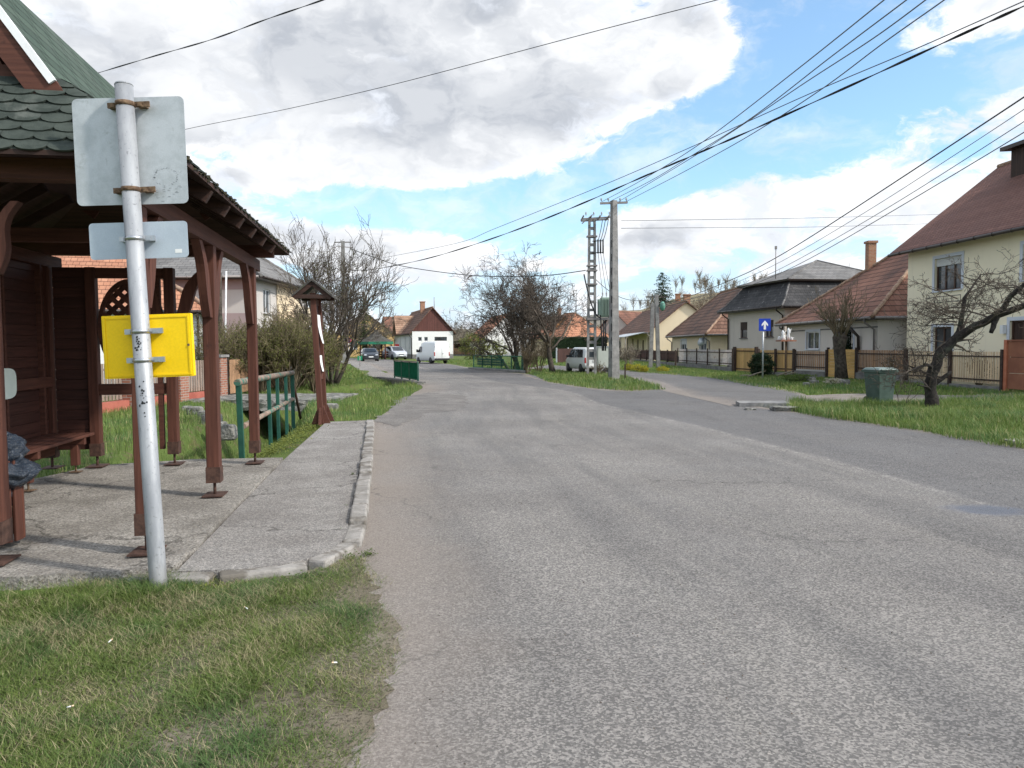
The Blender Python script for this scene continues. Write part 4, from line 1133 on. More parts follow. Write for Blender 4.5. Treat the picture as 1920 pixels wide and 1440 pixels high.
# headwall and outfall pipe under the small bridge railing
hw = thing('culvert', 'dark concrete culvert headwall below the green bridge panel', 'culvert', (-4.8, 33.2, -1.2))
mb = MB(); a, b = V((-6.6, 36.8, 0)), V((-3.75, 31.1, 0)); d = (b - a); nr = V((-d.y, d.x, 0)).normalized(); nr = nr if nr.x < 0 else -nr
rough_block(mb, a + V((0, 0, -1.35)) - nr * 0.15, d, nr * 0.35, V((0, 0, 1.43)), (16, 2, 5), 0.03, 6); mb.build('headwall', M['concrete_dark'] if 'concrete_dark' in M else M['stone'], hw)
mb = MB(); mb.bar(a + V((0, 0, 0.07)) + nr * 0.0, b + V((0, 0, 0.07)) + nr * 0.0, 0.34, 0.09); mb.build('coping', M['plinth_dark'], hw, bevel=0.02)
c = G(697, 738, -0.25); mb = MB(); mb.tube([c + V((-0.35, -0.2, -0.02)), c + V((0.9, 0.9, -0.05))], [0.22, 0.22], 18, cap=False); mb.tube([c + V((-0.34, -0.19, -0.02)), c + V((0.9, 0.9, -0.05))], [0.175, 0.175], 18, cap=False)
o_, n_ = len(mb.v), 18
mb.f += [[k, (k + 1) % n_, 36 + (k + 1) % n_, 36 + k] for k in range(n_)]; mb.m += [0] * n_; mb.s += [False] * n_
mb.tube([c + V((0.8, 0.8, -0.05)), c + V((0.82, 0.82, -0.05))], 0.175, 18)
tag(mb.build('drain_pipe', M['concrete_post'], world=c), 'stubby concrete drain pipe end poking out of the grass bank', 'pipe')

def panel_railing(A, B, h, z0, name, label, style, cat='railing'):
    A, B = V(A), V(B); o = thing(name, label, cat, A); d = B - A; e = d.normalized(); L = d.length
    Z = lambda z: V((0, 0, z))
    n = 3 if style == 'solid' else 5
    for k in range(n + 1):
        p = A + d * k / n; mb = MB(); mb.bar(p + Z(0), p + Z(h), 0.06, 0.06, up=e); mb.build('railing_post', M['green_dark'], o)
    mb = MB(); mb.bar(A + Z(h) - e * .05, B + Z(h) + e * .05, 0.09 if style == 'solid' else 0.06, 0.05); mb.build('top_rail', M['rail_worn'] if style == 'solid' else M['green_paint'], o)
    mb = MB(); mb.bar(A + Z(z0), B + Z(z0), 0.05, 0.05); mb.build('bottom_rail', M['green_paint'], o)
    if style == 'solid':
        for k in range(n):
            a, b = A + d * (k / n) + e * 0.04, A + d * ((k + 1) / n) - e * 0.04; mb = MB(); m_ = 16
            w = (b - a).length / (2 * m_); nn = V((-e.y, e.x, 0)); pr = [a + e * (j * w) + nn * (0.007 if (j // 2) % 2 else -0.007) for j in range(2 * m_ + 1)]
            mb.prism(pr + [p + nn * 0.004 for p in pr[::-1]], Z(h - z0 - 0.06)); mb.v = [(x, y, z + z0 + 0.02) for x, y, z in mb.v]
            mb.build('infill_panel', M['green_panel'], o)
    else:
        mb = MB(); m_ = 46
        for j in range(1, m_):
            p = A + d * j / m_; mb.bar(p + Z(z0), p + Z(h), 0.016, 0.016, up=e)
        mb.build('baluster', M['green_paint'], o)
        mb = MB(); nn = V((-e.y, e.x, 0))
        for zz in (0.28, 0.44, 0.60): mb.frame_box(A + d * 0.08 + Z(zz) + nn * 0.03, d * 0.56, nn * 0.03, Z(0.13))
        mb.build('cross_board', M['green_dark'], o)
panel_railing(G(740, 711), G(784, 719), 0.92, 0.16, 'bridge_railing', 'short solid green railing panel on the near side of the bridge', 'solid')
panel_railing(G(888, 691), G(980, 697), 0.93, 0.1, 'bridge_railing', 'long green railing with thin bars and boards across the road', 'bars')
mb = MB(); a, b = G(882, 692), G(990, 699); mb.bar(a + V((0, 0, 0.05)), b + V((0, 0, 0.05)), 0.35, 0.14); tag(mb.build('bridge_edge', M['concrete_post'], bevel=0.02), kind='structure')

# ------------------------------------------------------------------ notice board
def build_board():
    a, b = G(602, 800), G(612, 797); b = a + V((-0.07, 0.6, 0))
    a = V((a.x, a.y, 0.05)); b = V((b.x, b.y, 0.05))
    o = thing('notice_board', 'two post timber notice board with little pitched roof at the kerb end', 'notice board', a)
    e = (b - a).normalized(); nn = V((-e.y, e.x, 0))
    for p, lean in ((a, -0.12), (b, -0.10)):
        tp = p + V((lean * 0.9, 0, 2.62))
        mb = MB(); mb.bar(p, tp, 0.105, 0.105, up=e); q = mb.build('post', M['wood_red_v'], o, bevel=0.006)
        mb = MB()
        for s in (-1, 1): mb.prism([p + nn * s * 0.05, p + nn * s * 0.19, p + nn * s * 0.05 + V((0, 0, 0.36))], e * 0.05)
        for s in (-1, 1): mb.prism([p + e * s * 0.05 - nn * .02, p + e * s * 0.17 - nn * .02, p + e * s * 0.05 - nn * .02 + V((0, 0, 0.34))], nn * 0.05)
        mb.build('foot_brace', M['wood_red'], q)
    off = V((-0.108, 0, 0))
    for z in (0.95, 2.45): mb = MB(); mb.bar(a + V((-0.04 * z, 0, z)), b + V((-0.04 * z, 0, z)), 0.06, 0.12); mb.build('cross_rail', M['wood_red'], o)
    mb = MB(); x = nn * 0.015; mb.frame_box(a + V((-0.05, 0, 1.0)) - x, b - a, x * 2, V((-0.05, 0, 1.4))); mb.build('board', M['wood_red_boards'], o)
    for (f0, f1, z0, z1, bulge) in ((0.1, 0.85, 1.62, 2.2, 0.09), (0.25, 0.8, 1.05, 1.38, 0.05)):
        mb = MB(); rows = []
        for k in range(6):
            t = k / 5; z = z0 + (z1 - z0) * t; bl = bulge * (1 - t) ** 2
            rows.append([a.lerp(b, f0) + V((-0.05 - 0.03 * z, 0, z)) + V((0.07 + bl, 0, 0)), a.lerp(b, f1) + V((-0.05 - 0.03 * z, 0, z)) + V((0.07 + bl * .6, 0, 0))])
        for k in range(5): mb.quad(rows[k][0], rows[k][1], rows[k + 1][1], rows[k + 1][0])
        pp = mb.build('notice', M['paper'], o); s = pp.modifiers.new('s', 'SOLIDIFY'); s.thickness = 0.004
    c = (a + b) / 2 + V((-0.105, 0, 0)); z0, zr, hw, L = 2.58, 2.90, 0.39, 0.48
    mb = MB()
    for s in (-1, 1):
        p0, p1 = c + nn * s * hw + V((0, 0, z0)), c + V((0, 0, zr)); dn = V((0, 0, -0.045))
        mb.prism([p0 - e * L, p1 - e * L, p1 - e * L + dn, p0 - e * L + dn], e * 2 * L, m=0)
    mb.build('roof', M['shake'], o)
    mb = MB()
    for s in (-1, 1): mb.bar(c - e * (L - .06) + nn * s * (hw - 0.03) + V((0, 0, z0 - 0.06)), c - e * (L - .06) + V((0, 0, zr - 0.09)), 0.035, 0.09)
    mb.bar(c - e * (L - .08) - nn * (hw - 0.06) + V((0, 0, z0 - 0.03)), c - e * (L - .08) + nn * (hw - 0.06) + V((0, 0, z0 - 0.03)), 0.06, 0.08)
    mb.build('roof_truss', M['wood_dark'], o); mb = MB()
    mb.bar(c + e * (L - .08) - nn * (hw - 0.06) + V((0, 0, z0 - 0.03)), c + e * (L - .08) + nn * (hw - 0.06) + V((0, 0, z0 - 0.03)), 0.06, 0.08)
    mb.build('roof_truss', M['wood_dark'], o)
M['shake'] = noisy('weathered_shakes', (0.04, 0.037, 0.034), (0.085, 0.078, 0.068), 12, 0.95, 0.6, 40, c3=(0.07, 0.078, 0.04), s3=6)
build_board()
# ------------------------------------------------------------------ houses
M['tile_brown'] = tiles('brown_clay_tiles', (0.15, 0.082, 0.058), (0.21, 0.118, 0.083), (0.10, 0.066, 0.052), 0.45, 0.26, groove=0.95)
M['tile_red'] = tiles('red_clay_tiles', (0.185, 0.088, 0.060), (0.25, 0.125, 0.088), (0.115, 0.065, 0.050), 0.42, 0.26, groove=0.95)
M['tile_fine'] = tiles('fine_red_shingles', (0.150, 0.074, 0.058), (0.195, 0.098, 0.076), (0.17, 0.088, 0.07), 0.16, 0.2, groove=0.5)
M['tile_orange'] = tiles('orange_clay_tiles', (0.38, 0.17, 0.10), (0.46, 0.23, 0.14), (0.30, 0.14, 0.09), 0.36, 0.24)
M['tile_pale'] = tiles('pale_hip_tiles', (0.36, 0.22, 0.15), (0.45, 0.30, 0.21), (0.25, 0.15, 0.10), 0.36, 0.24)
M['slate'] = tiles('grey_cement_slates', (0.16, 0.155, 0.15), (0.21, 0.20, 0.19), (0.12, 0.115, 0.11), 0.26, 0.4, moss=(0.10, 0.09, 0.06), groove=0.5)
M['slate_dark'] = tiles('dark_worn_slates', (0.050, 0.049, 0.050), (0.075, 0.073, 0.072), (0.035, 0.035, 0.036), 0.22, 0.3, moss=(0.22, 0.21, 0.20), groove=0.4)
M['ridge'] = noisy('ridge_mortar', (0.22, 0.13, 0.09), (0.38, 0.27, 0.19), 8, 0.95, 0.4, 30)
M['wall_cream'] = plaster('cream_render', (0.84, 0.76, 0.57), dirt=0.2)
M['wall_grey'] = plaster('grey_beige_render', (0.53, 0.475, 0.415), dirt=0.35, zdirt=1.2)
M['wall_beige'] = plaster('pale_beige_render', (0.62, 0.575, 0.52), dirt=0.3)
M['wall_sand'] = plaster('sand_render', (0.68, 0.57, 0.41), dirt=0.2)
M['wall_yellow'] = plaster('pale_yellow_render', (0.80, 0.67, 0.47), dirt=0.12)
M['wall_white'] = plaster('white_render', (0.74, 0.73, 0.71), dirt=0.25, zdirt=1.3)
M['wall_orange'] = plaster('orange_render', (0.55, 0.30, 0.14), dirt=0.2)
M['wall_ochre'] = plaster('ochre_render', (0.52, 0.36, 0.17), dirt=0.2)
M['wall_pink'] = plaster('mauve_render', (0.36, 0.28, 0.275), dirt=0.25)
M['wall_pale'] = plaster('pale_grey_render', (0.52, 0.49, 0.46), dirt=0.25)
M['clad_brown'] = wood('brown_cladding', (0.085, 0.032, 0.026), (0.13, 0.05, 0.04), 0.16, axis=0)
M['clad_dark'] = wood('dark_cladding', (0.03, 0.017, 0.013), (0.05, 0.028, 0.02), 0.14, axis=0)
M['shutter'] = wood('roller_shutter', (0.55, 0.56, 0.55), (0.62, 0.63, 0.62), 0.05)
M['blind_grey'] = wood('grey_blind', (0.30, 0.29, 0.28), (0.38, 0.37, 0.35), 0.05)
M['surround'] = plaster('pale_blue_surround', (0.58, 0.61, 0.66), dirt=0.12)
M['plinth'] = noisy('grey_plinth', (0.13, 0.125, 0.12), (0.22, 0.21, 0.20), 3, 0.95, 0.3)
Zv = lambda z: V((0, 0, z))

class House:
    """local frame: O = corner, a = along the ridge, b = across; s, t in metres along a and b"""
    def __init__(h, name, label, O, a, L, Wd, He, wall, ridge_up, roof, oh=0.45, style='gable', hip=(1, 1), cat='house', ridge_t=0.5, z0=-0.2, gable_mat=None):
        h.O = V((O[0], O[1], 0)); h.a = V((a[0], a[1], 0)).normalized(); h.b = V((h.a.y, -h.a.x, 0))
        h.L, h.W, h.He = L, Wd, He; h.wall = wall; h.o = thing(name, label, cat, h.O)
        h.holes = {'t0': [], 't1': [], 's0': [], 's1': []}; h.z0 = z0; h.oh = oh; h.style = style; h.up = ridge_up; h.hip = hip; h.roofmat = roof; h.rt = ridge_t; h.gm = gable_mat
    def P(h, s, t, z): return h.O + h.a * s + h.b * t + Zv(z)
    def side(h, k):
        """origin, direction, outward normal, length"""
        return {'t0': (h.P(0, 0, 0), h.a, -h.b, h.L), 't1': (h.P(0, h.W, 0), h.a, h.b, h.L), 's0': (h.P(0, 0, 0), h.b, -h.a, h.W), 's1': (h.P(h.L, 0, 0), h.b, h.a, h.W)}[k]
    def window(h, k, c, z, w, ht, frame='frame_white', panes=2, sill=True, shutter=0.0, surround=None, pane='glass', blind='shutter', name='window', depth=0.12):
        h.holes[k].append((c - w / 2, c + w / 2, z, z + ht))
        o, d, n, _ = h.side(k); q = lambda s, zz, e: o + d * s + Zv(zz) + n * e
        mb = MB(); fw = 0.06; e0, e1 = -depth, -depth + 0.05
        s0, s1 = c - w / 2, c + w / 2
        def rail(sa, sb, za, zb, ea=e0, eb=e1): mb.frame_box(q(sa, za, ea), d * (sb - sa), n * (eb - ea), Zv(zb - za))
        rail(s0, s1, z, z + fw); rail(s0, s1, z + ht - fw, z + ht); rail(s0, s0 + fw, z + fw, z + ht - fw); rail(s1 - fw, s1, z + fw, z + ht - fw)
        for i in range(1, panes):
            sc = s0 + w * i / panes; rail(sc - fw * .5, sc + fw * .5, z + fw, z + ht - fw)
        f = mb.build(name, M[frame], h.o)
        mb = MB(); mb.quad(q(s0, z, e0 + .012), q(s1, z, e0 + .012), q(s1, z + ht, e0 + .012), q(s0, z + ht, e0 + .012)) if d.cross(Zv(1)).dot(n) > 0 else mb.quad(q(s1, z, e0 + .012), q(s0, z, e0 + .012), q(s0, z + ht, e0 + .012), q(s1, z + ht, e0 + .012))
        mb.build('pane', M[pane], f)
        if shutter:
            mb = MB(); rail2 = mb.frame_box(q(s0 + .01, z + ht * (1 - shutter), e1 + .002), d * (w - .02), n * 0.03, Zv(ht * shutter - .01)); mb.build('shutter', M[blind], f)
        if sill: mb = MB(); mb.frame_box(q(s0 - .06, z - .05, -depth + .06), d * (w + .12), n * (depth + .02), Zv(.05)); mb.build('sill', M['surround'] if surround else M['plinth'], f)
        if surround:
            mb = MB(); g = 0.13
            for (sa, sb, za, zb) in ((s0 - g, s0, z - .0, z + ht + g), (s1, s1 + g, z - .0, z + ht + g), (s0, s1, z + ht, z + ht + g)): mb.frame_box(q(sa, za, 0.003), d * (sb - sa), n * 0.02, Zv(zb - za))
            mb.build('surround', M[surround], f)
        return f
    def walls(h):
        mb = MB()
        for k in h.holes:
            o, d, n, L = h.side(k); H = h.holes[k]
            xs = sorted({0.0, L, *[v for q in H for v in q[:2]]}); zs = sorted({h.z0, h.He, *[v for q in H for v in q[2:]]})
            flip = d.cross(Zv(1)).dot(n) < 0
            def put(*p): mb.quad(*(p[::-1] if flip else p))
            for x0, x1 in zip(xs[:-1], xs[1:]):
                for z0, z1 in zip(zs[:-1], zs[1:]):
                    cx, cz = (x0 + x1) / 2, (z0 + z1) / 2
                    if any(q[0] < cx < q[1] and q[2] < cz < q[3] for q in H): continue
                    put(o + d * x0 + Zv(z0), o + d * x1 + Zv(z0), o + d * x1 + Zv(z1), o + d * x0 + Zv(z1))
            for x0, x1, z0, z1 in H:
                c = [o + d * x0 + Zv(z0), o + d * x1 + Zv(z0), o + d * x1 + Zv(z1), o + d * x0 + Zv(z1)]
                for i in range(4): j = (i + 1) % 4; put(c[j], c[i], c[i] - n * 0.16, c[j] - n * 0.16)
            if h.style == 'gable' and k in ('s0', 's1') and h.gm is None:
                put(o + Zv(h.He), o + d * L + Zv(h.He), o + d * (L * h.rt) + Zv(h.He + h.up))
        h.wallobj = mb.build('wall', M[h.wall] if isinstance(h.wall, str) else h.wall, h.o)
        if h.gm:
            for k in ('s0', 's1'):
                o, d, n, L = h.side(k); mb = MB(); mb.prism([o + Zv(h.He) + n * .03, o + d * L + Zv(h.He) + n * .03, o + d * (L * h.rt) + Zv(h.He + h.up) + n * .03], -n * 0.08); mb.build('gable_cladding', M[h.gm], h.o)
    def roof(h):
        oh, L, Wd, He, up = h.oh, h.L, h.W, h.He, h.up; th = 0.13; mb = MB(); rt = Wd * h.rt
        k1 = up / rt; k2 = up / (Wd - rt); z1, z2 = He - oh * k1 * 0.9, He - oh * k2 * 0.9; zr = He + up + 0.02
        z = min(z1, z2); P = h.P
        capm = 1
        if h.style == 'gable':
            for (t0, zz) in ((-oh, z1), (Wd + oh, z2)):
                mb.prism([P(-oh * .8, t0, zz), P(-oh * .8, rt, zr), P(-oh * .8, rt, zr + th), P(-oh * .8, t0, zz + th * .6)], h.a * (L + 1.6 * oh), m=0)
            mb.tube([P(-oh * .8, rt, zr + th), P(L + oh * .8, rt, zr + th)], 0.10, 8, m=1)
        else:
            h0, h1 = h.hip; e = [P(-oh, -oh, z), P(L + oh, -oh, z), P(L + oh, Wd + oh, z), P(-oh, Wd + oh, z)]
            r0, r1 = P(h0, rt, zr), P(L - h1, rt, zr); d = Zv(-0.1)
            mb.quad(e[0], r0, r1, e[1])[0] if False else None
            for f in ([e[1], e[0], r0, r1], [e[3], e[2], r1, r0], [e[0], e[3], r0], [e[2], e[1], r1]):
                n = (f[1] - f[0]).cross(f[2] - f[0]); mb.quad(*(f if n.z > 0 else f[::-1]))
            for i in range(4): mb.quad(e[i] + d, e[(i + 1) % 4] + d, e[(i + 1) % 4], e[i], m=2)
            q = [x + d for x in e]; n = (q[1] - q[0]).cross(q[2] - q[0]); mb.quad(*(q[::-1] if n.z > 0 else q), m=2)
            for a, b in ((e[0], r0), (e[3], r0), (e[1], r1), (e[2], r1), (r0, r1)): 
                n = max(2, int((b - a).length / 0.4)); mb.tube([a.lerp(b, i / n) + Zv(0.03 + (0.02 if i % 2 else 0)) for i in range(n + 1)], [0.10 if i % 2 else 0.085 for i in range(n + 1)], 6, m=1)
        h.roofobj = mb.build('roof', [M[h.roofmat], M['slate'] if 'slate' in h.roofmat else M['ridge'], M['gutter']], h.o); h.ze = z
        return h.roofobj
    def gutter(h, k='t0', mat='gutter', pipe=None, r=0.065):
        o, d, n, L = h.side(k); z = h.ze - 0.02; oh = h.oh + 0.06
        mb = MB(); mb.tube([o + n * oh - d * h.oh * .8 + Zv(z), o + n * oh + d * (L + h.oh * .8) + Zv(z)], r, 8)
        for i in range(int(L / 0.9) + 1): p = o + n * oh + d * (i * 0.9) + Zv(z); mb.tube([p, p + d * 0.04], r + 0.012, 8)
        g = mb.build('gutter', M[mat], h.o)
        for s in pipe or ():
            mb = MB(); b = o + d * s; mb.tube([b + n * oh + Zv(z), b + n * (oh - .05) + Zv(z - .2), b + n * 0.09 + Zv(z - .5), b + n * 0.08 + Zv(0.0)], 0.05, 8); mb.build('downpipe', M[mat], h.o)
    def chimney(h, s, t, z0, ht, w=0.5):
        mb = MB(); c = h.P(s, t, z0 + ht / 2); mb.box(c, (w, w, ht), math.atan2(h.a.y, h.a.x)); mb.build('chimney', M['chimney'], h.roofobj)
        mb = MB(); mb.box(h.P(s, t, z0 + ht + 0.06), (w + .12, w + .12, 0.12), math.atan2(h.a.y, h.a.x)); ch = mb.build('chimney_cap', M['chimney'], h.roofobj)
    def plinth(h, ht=0.5, mat='plinth'):
        mb = MB()
        for k in ('t0', 's0'):
            o, d, n, L = h.side(k); mb.frame_box(o + n * .004 + Zv(h.z0), d * L, n * .03, Zv(ht - h.z0))
        mb.build('plinth', M[mat], h.o)

# --- big cream house
d5 = V((-0.08, 1, 0)).normalized()
far5 = V((16.9, 32.0, 0)); O5 = far5 - d5 * 13
H = House('house', 'big cream two storey house with fine red roof and dark roof box', O5, d5, 13, 8.6, 5.75, 'wall_cream', 3.3, 'tile_fine', 0.55, 'gable')
def s_at(h, px, k='t0'):
    """metres along a facade where the view ray through column px meets it"""
    o, d, n, L = h.side(k); r = ray(px, 640); r = V((r.x, r.y, 0)); A = V((0, 0, 0))
    # solve A + r*u = o + d*s
    det = r.x * (-d.y) + d.x * r.y
    u = (o.x * (-d.y) + d.x * o.y) / det; p = r * u
    return (p - V((o.x, o.y, 0))).dot(d), u
def win_px(h, k, x0, x1, y0, y1, **kw):
    s0, u0 = s_at(h, x0, k); s1, u1 = s_at(h, x1, k); um = u0 if abs(x0 - 960) > abs(x1 - 960) else u1; um = (u0 + u1) / 2
    zt, zb = AT((x0 + x1) / 2, y0, um).z, AT((x0 + x1) / 2, y1, um).z
    h.window(k, (s0 + s1) / 2, zb, abs(s1 - s0), zt - zb, **kw)
win_px(H, 't0', 1750, 1800, 482, 544, panes=3, shutter=0.24, surround='surround', frame='frame_brown', depth=0.14)
win_px(H, 't0', 1914, 1990, 452, 522, panes=3, shutter=0.2, surround='surround', frame='frame_brown', depth=0.14)
win_px(H, 't0', 1750, 1784, 613, 668, panes=2, surround='surround', frame='frame_brown')
win_px(H, 't0', 1893, 1960, 600, 700, panes=3, surround='surround', frame='frame_brown', name='garage_door', pane='clad_dark', sill=False)
H.walls(); H.roof(); H.gutter('t0')
mb = MB(); q0 = H.P(6.0, 3.9, 8.4); mb.frame_box(H.P(4.0, 2.95, 7.9), H.a * 7.0, H.b * 3.1, Zv(1.35)); q = mb.build('roof_box', M['clad_dark'], H.o)
mb = MB(); mb.prism([H.P(3.7, 2.65, 9.25), H.P(3.7, 2.65, 9.40), H.P(3.7, 6.3, 9.6), H.P(3.7, 6.3, 9.45)], H.a * 7.55); mb.build('roof_box_lid', M['gutter'], q)
mb = MB(); mb.frame_box(H.P(6.4, 2.94, 8.5), H.a * 2.2, -H.b * 0.02, Zv(0.6)); mb.build('roof_box_window', M['glass'], q)
for (px, w) in ((1778, 3.0),):
    s, u = s_at(H, px); mb = MB()
    for e in (0.25,):
        for zz in (3.40, 3.18): mb.tube([H.P(s - 1.0, -e, zz), H.P(s + 1.0, -e, zz)], 0.014, 6)
        for k in range(5): mb.tube([H.P(s - 1.0 + k * .5, -e, 3.18), H.P(s - 1.0 + k * .5, -e, 3.40)], 0.010, 5); mb.tube([H.P(s - 1.0 + k * .5, -e, 3.18), H.P(s - 1.0 + k * .5, 0, 3.18)], 0.010, 5)
    mb.build('flower_box_rail', M['wire'], H.o)
s, u = s_at(H, 1884); mb = MB(); mb.box(H.P(s, -0.08, 2.05), (0.12, 0.16, 0.3)); mb.build('wall_lamp', M['white'], H.o)

# --- red hipped house
H = House('house', 'low beige house with mottled red hipped roof and tall brick chimney', (16.1, 32.9), (0.0, 1), 10.9, 9.0, 3.05, 'wall_beige', 3.3, 'tile_red', 0.5, 'hip', (4.2, 3.4))
win_px(H, 't0', 1512, 1536, 622, 655, panes=2, surround='surround'); win_px(H, 't0', 1580, 1600, 622, 656, panes=2, surround='surround')
H.window('s0', 4.0, 1.0, 1.3, 1.4, panes=2)
H.walls(); H.roof(); H.gutter('t0', 'gutter_zinc', (0.15, 10.6)); H.gutter('s0', 'gutter_zinc'); H.plinth(0.75, 'wall_white'); 
mb = MB(); H_s, u_ = s_at(H, 1598); H.chimney(8.3, 3.6, 5.3, 1.75, 0.42)
mb = MB(); mb.frame_box(H.P(0, -0.012, 2.28), H.a * 10.9, H.b * 0.01, Zv(0.07)); mb.build('cornice_band', M['plinth'], H.o)
s, u = s_at(H, 1614); mb = MB(); mb.tube([H.P(s, -0.1, 1.2), H.P(s, -0.12, 1.9), H.P(s, -0.55, 2.35)], 0.07, 10); mb.build('stove_pipe', M['gutter'], H.o)

# --- grey mansard house
d3 = V((-0.2, 1, 0)).normalized()
O3 = V((16.6, 45.5, 0))
H = House('house', 'square grey house with dark slate mansard roof and thin mast', O3, d3, 7.2, 9.0, 4.05, 'wall_grey', 4.6, 'slate', 0.4, 'none')
win_px(H, 't0', 1388, 1401, 604, 634, panes=1, frame='frame_brown', pane='glass', shutter=0.5, blind='clad_dark'); win_px(H, 't0', 1435, 1450, 600, 632, panes=2, frame='frame_brown', shutter=0.4, blind='clad_dark')
H.walls(); H.plinth(0.9)
mb = MB(); P = H.P; L, Wd = H.L, H.W
def ringq(mb, A, B, m):
    for i in range(4):
        j = (i + 1) % 4; f = [A[i], A[j], B[j], B[i]]; c = sum(A, V((0, 0, 0))) / 4; n = (f[1] - f[0]).cross(f[2] - f[0]); out = (f[0] + f[1]) / 2 - c
        mb.quad(*(f if n.dot(V((out.x, out.y, 0.3))) > 0 else f[::-1]), m=m)
rect = lambda e, z: [P(-e, -e, z), P(L + e, -e, z), P(L + e, Wd + e, z), P(-e, Wd + e, z)]
E0, E1, E2, E3 = rect(0.55, 3.86), rect(0.08, 4.25), rect(-0.75, 5.40), rect(-0.45, 5.48)
ringq(mb, rect(0.55, 3.74), E0, 2); ringq(mb, E0, E1, 1); ringq(mb, E1, E2, 1); ringq(mb, E2, E3, 2); ringq(mb, rect(-0.45, 5.48), rect(-0.42, 5.58), 2)
T = rect(-0.42, 5.58); r0, r1 = P(3.2, 4.2, 7.05), P(4.2, 5.4, 7.0)
for f in ([T[1], T[0], r0, r1], [T[3], T[2], r1, r0], [T[0], T[3], r0], [T[2], T[1], r1], ):
    n = (f[1] - f[0]).cross(f[2] - f[0]); mb.quad(*(f if n.z > 0 else f[::-1]), m=0)
u_ = rect(0.55, 3.74); mb.quad(*u_[::-1], m=2)
for a, b in ((T[0], r0), (T[1], r1), (T[3], r0), (T[2], r1), (r0, r1), (E0[0], E1[0]), (E1[0], E2[0]), (E0[1], E1[1]), (E1[1], E2[1])): mb.tube([a, b], 0.06, 6, m=0)
H.roofobj = mb.build('roof', [M['slate'], M['slate_dark'], M['gutter']], H.o)
H.ze = 3.85; H.oh = 0.5; H.gutter('t0', 'gutter', (0.1, 7.0)); H.gutter('s0', 'gutter')
mb = MB(); p = H.P(2.6, 0.9, 5.6); mb.tube([p, p + Zv(2.1)], 0.03, 6); mb.box(p + Zv(2.15), (0.12, 0.12, 0.2)); mb.build('antenna_mast', M['gutter_zinc'], H.roofobj)

# --- sand coloured low house
H = House('house', 'low sand coloured house with brown hipped roof between grey and yellow houses', (15.3, 57.5), (0.01, 1), 14.5, 8.0, 2.75, 'wall_sand', 3.6, 'tile_brown', 0.5, 'hip', (4.4, 2.5))
win_px(H, 't0', 1277, 1287, 638, 664, panes=2, shutter=0.3, surround='surround'); win_px(H, 't0', 1312, 1324, 636, 664, panes=2, shutter=0.3, surround='surround')
H.walls(); H.roof(); H.gutter('t0', 'gutter_zinc', (0.1, 14.3)); H.gutter('s0', 'gutter_zinc'); H.plinth(0.5)
mb = MB(); c = H.P(1.2, -0.35, 1.75); mb.lathe([(0.02, 0), (0.2, 0.03), (0.33, 0.10), (0.36, 0.14)], (0, 0, 0), 18); qq = V((0, 0, 1)).rotation_difference(V((-0.8, -0.5, 0.3))); mb.v = [tuple(qq @ V(p) + c) for p in mb.v]; mb.tube([c, c + H.b * 0.35], 0.02, 6); mb.build('satellite_dish', M['panel_back'], H.o)

# --- long yellow house, gable to the camera
H = House('house', 'long pale yellow house with sunlit gable, brown roof and porch awning', (14.25, 76), (0.0, 1), 25, 6.9, 3.1, 'wall_yellow', 2.75, 'tile_brown', 0.4, 'gable')
for c, w, ht in ((2.2, 0.8, 1.5), (5.2, 1.0, 2.0), (8.5, 0.9, 2.1), (12, 0.8, 1.4), (16, 0.9, 1.5)): H.window('t0', c, 0.1 if ht > 1.9 else 0.9, w, ht, frame='frame_brown', panes=2, sill=False, name='door' if ht > 1.9 else 'window')
H.walls(); H.roof(); H.gutter('t0', 'gutter_zinc', (0.1, 24.8)); H.chimney(0.8, 3.7, 5.75, 0.85, 0.6)
mb = MB(); mb.prism([H.P(2, -2.5, 2.4), H.P(2, 0.0, 2.95), H.P(2, 0.0, 3.0), H.P(2, -2.5, 2.45)], H.a * 14); aw = mb.build('awning', M['zinc'] if 'zinc' in M else M['panel_back'], H.o)
for k in range(5):
    mb = MB(); p = H.P(2.2 + k * 3.3, -2.35, 0); mb.tube([p, p + Zv(2.4)], 0.035, 6); mb.build('awning_post', M['gutter_zinc'], H.o)

# --- houses round the bend of the side street
H = House('house', 'small tiled house behind the flatbed van with clipped hedge in front', (7.5, 108), (-0.55, 1), 9, 8, 3.0, 'wall_sand', 3.4, 'tile_orange', 0.5, 'hip', (3, 3)); H.window('s0', 2, 1, 1, 1.2); H.walls(); H.roof()
H = House('house', 'brick red roofed house peeping between mast and tall concrete pole', (13.0, 118), (0.9, 1), 12, 8, 3.1, 'wall_pale', 3.6, 'tile_red', 0.5, 'gable'); H.window('s0', 3, 1, 1.2, 1.3); H.walls(); H.roof()
H = House('house', 'bright orange house half hidden by the bare trees', (5.2, 112), (-0.25, 1), 10, 5.5, 3.0, 'wall_orange', 3.0, 'tile_red', 0.5, 'gable'); H.window('s0', 2, 1, 1, 1.2); H.window('s0', 4.6, 1, 1, 1.2); H.walls(); H.roof(); H.chimney(3, 3, 5.8, 1.4)
H = House('house', 'white walled house with red roof deep behind the bare trees', (-4.6, 118), (-0.3, 1), 9, 8.0, 2.8, 'wall_white', 3.6, 'tile_orange', 0.5, 'gable'); H.window('s0', 2, 1, 1, 1.2); H.walls(); H.roof()
H = House('house', 'far roof rising above the yellow house ridge', (20.0, 108), (0.1, 1), 9, 8, 4.6, 'wall_pale', 3.2, 'tile_orange', 0.5, 'gable'); H.walls(); H.roof(); H.chimney(0.8, 4, 7.6, 1.2, 0.7)

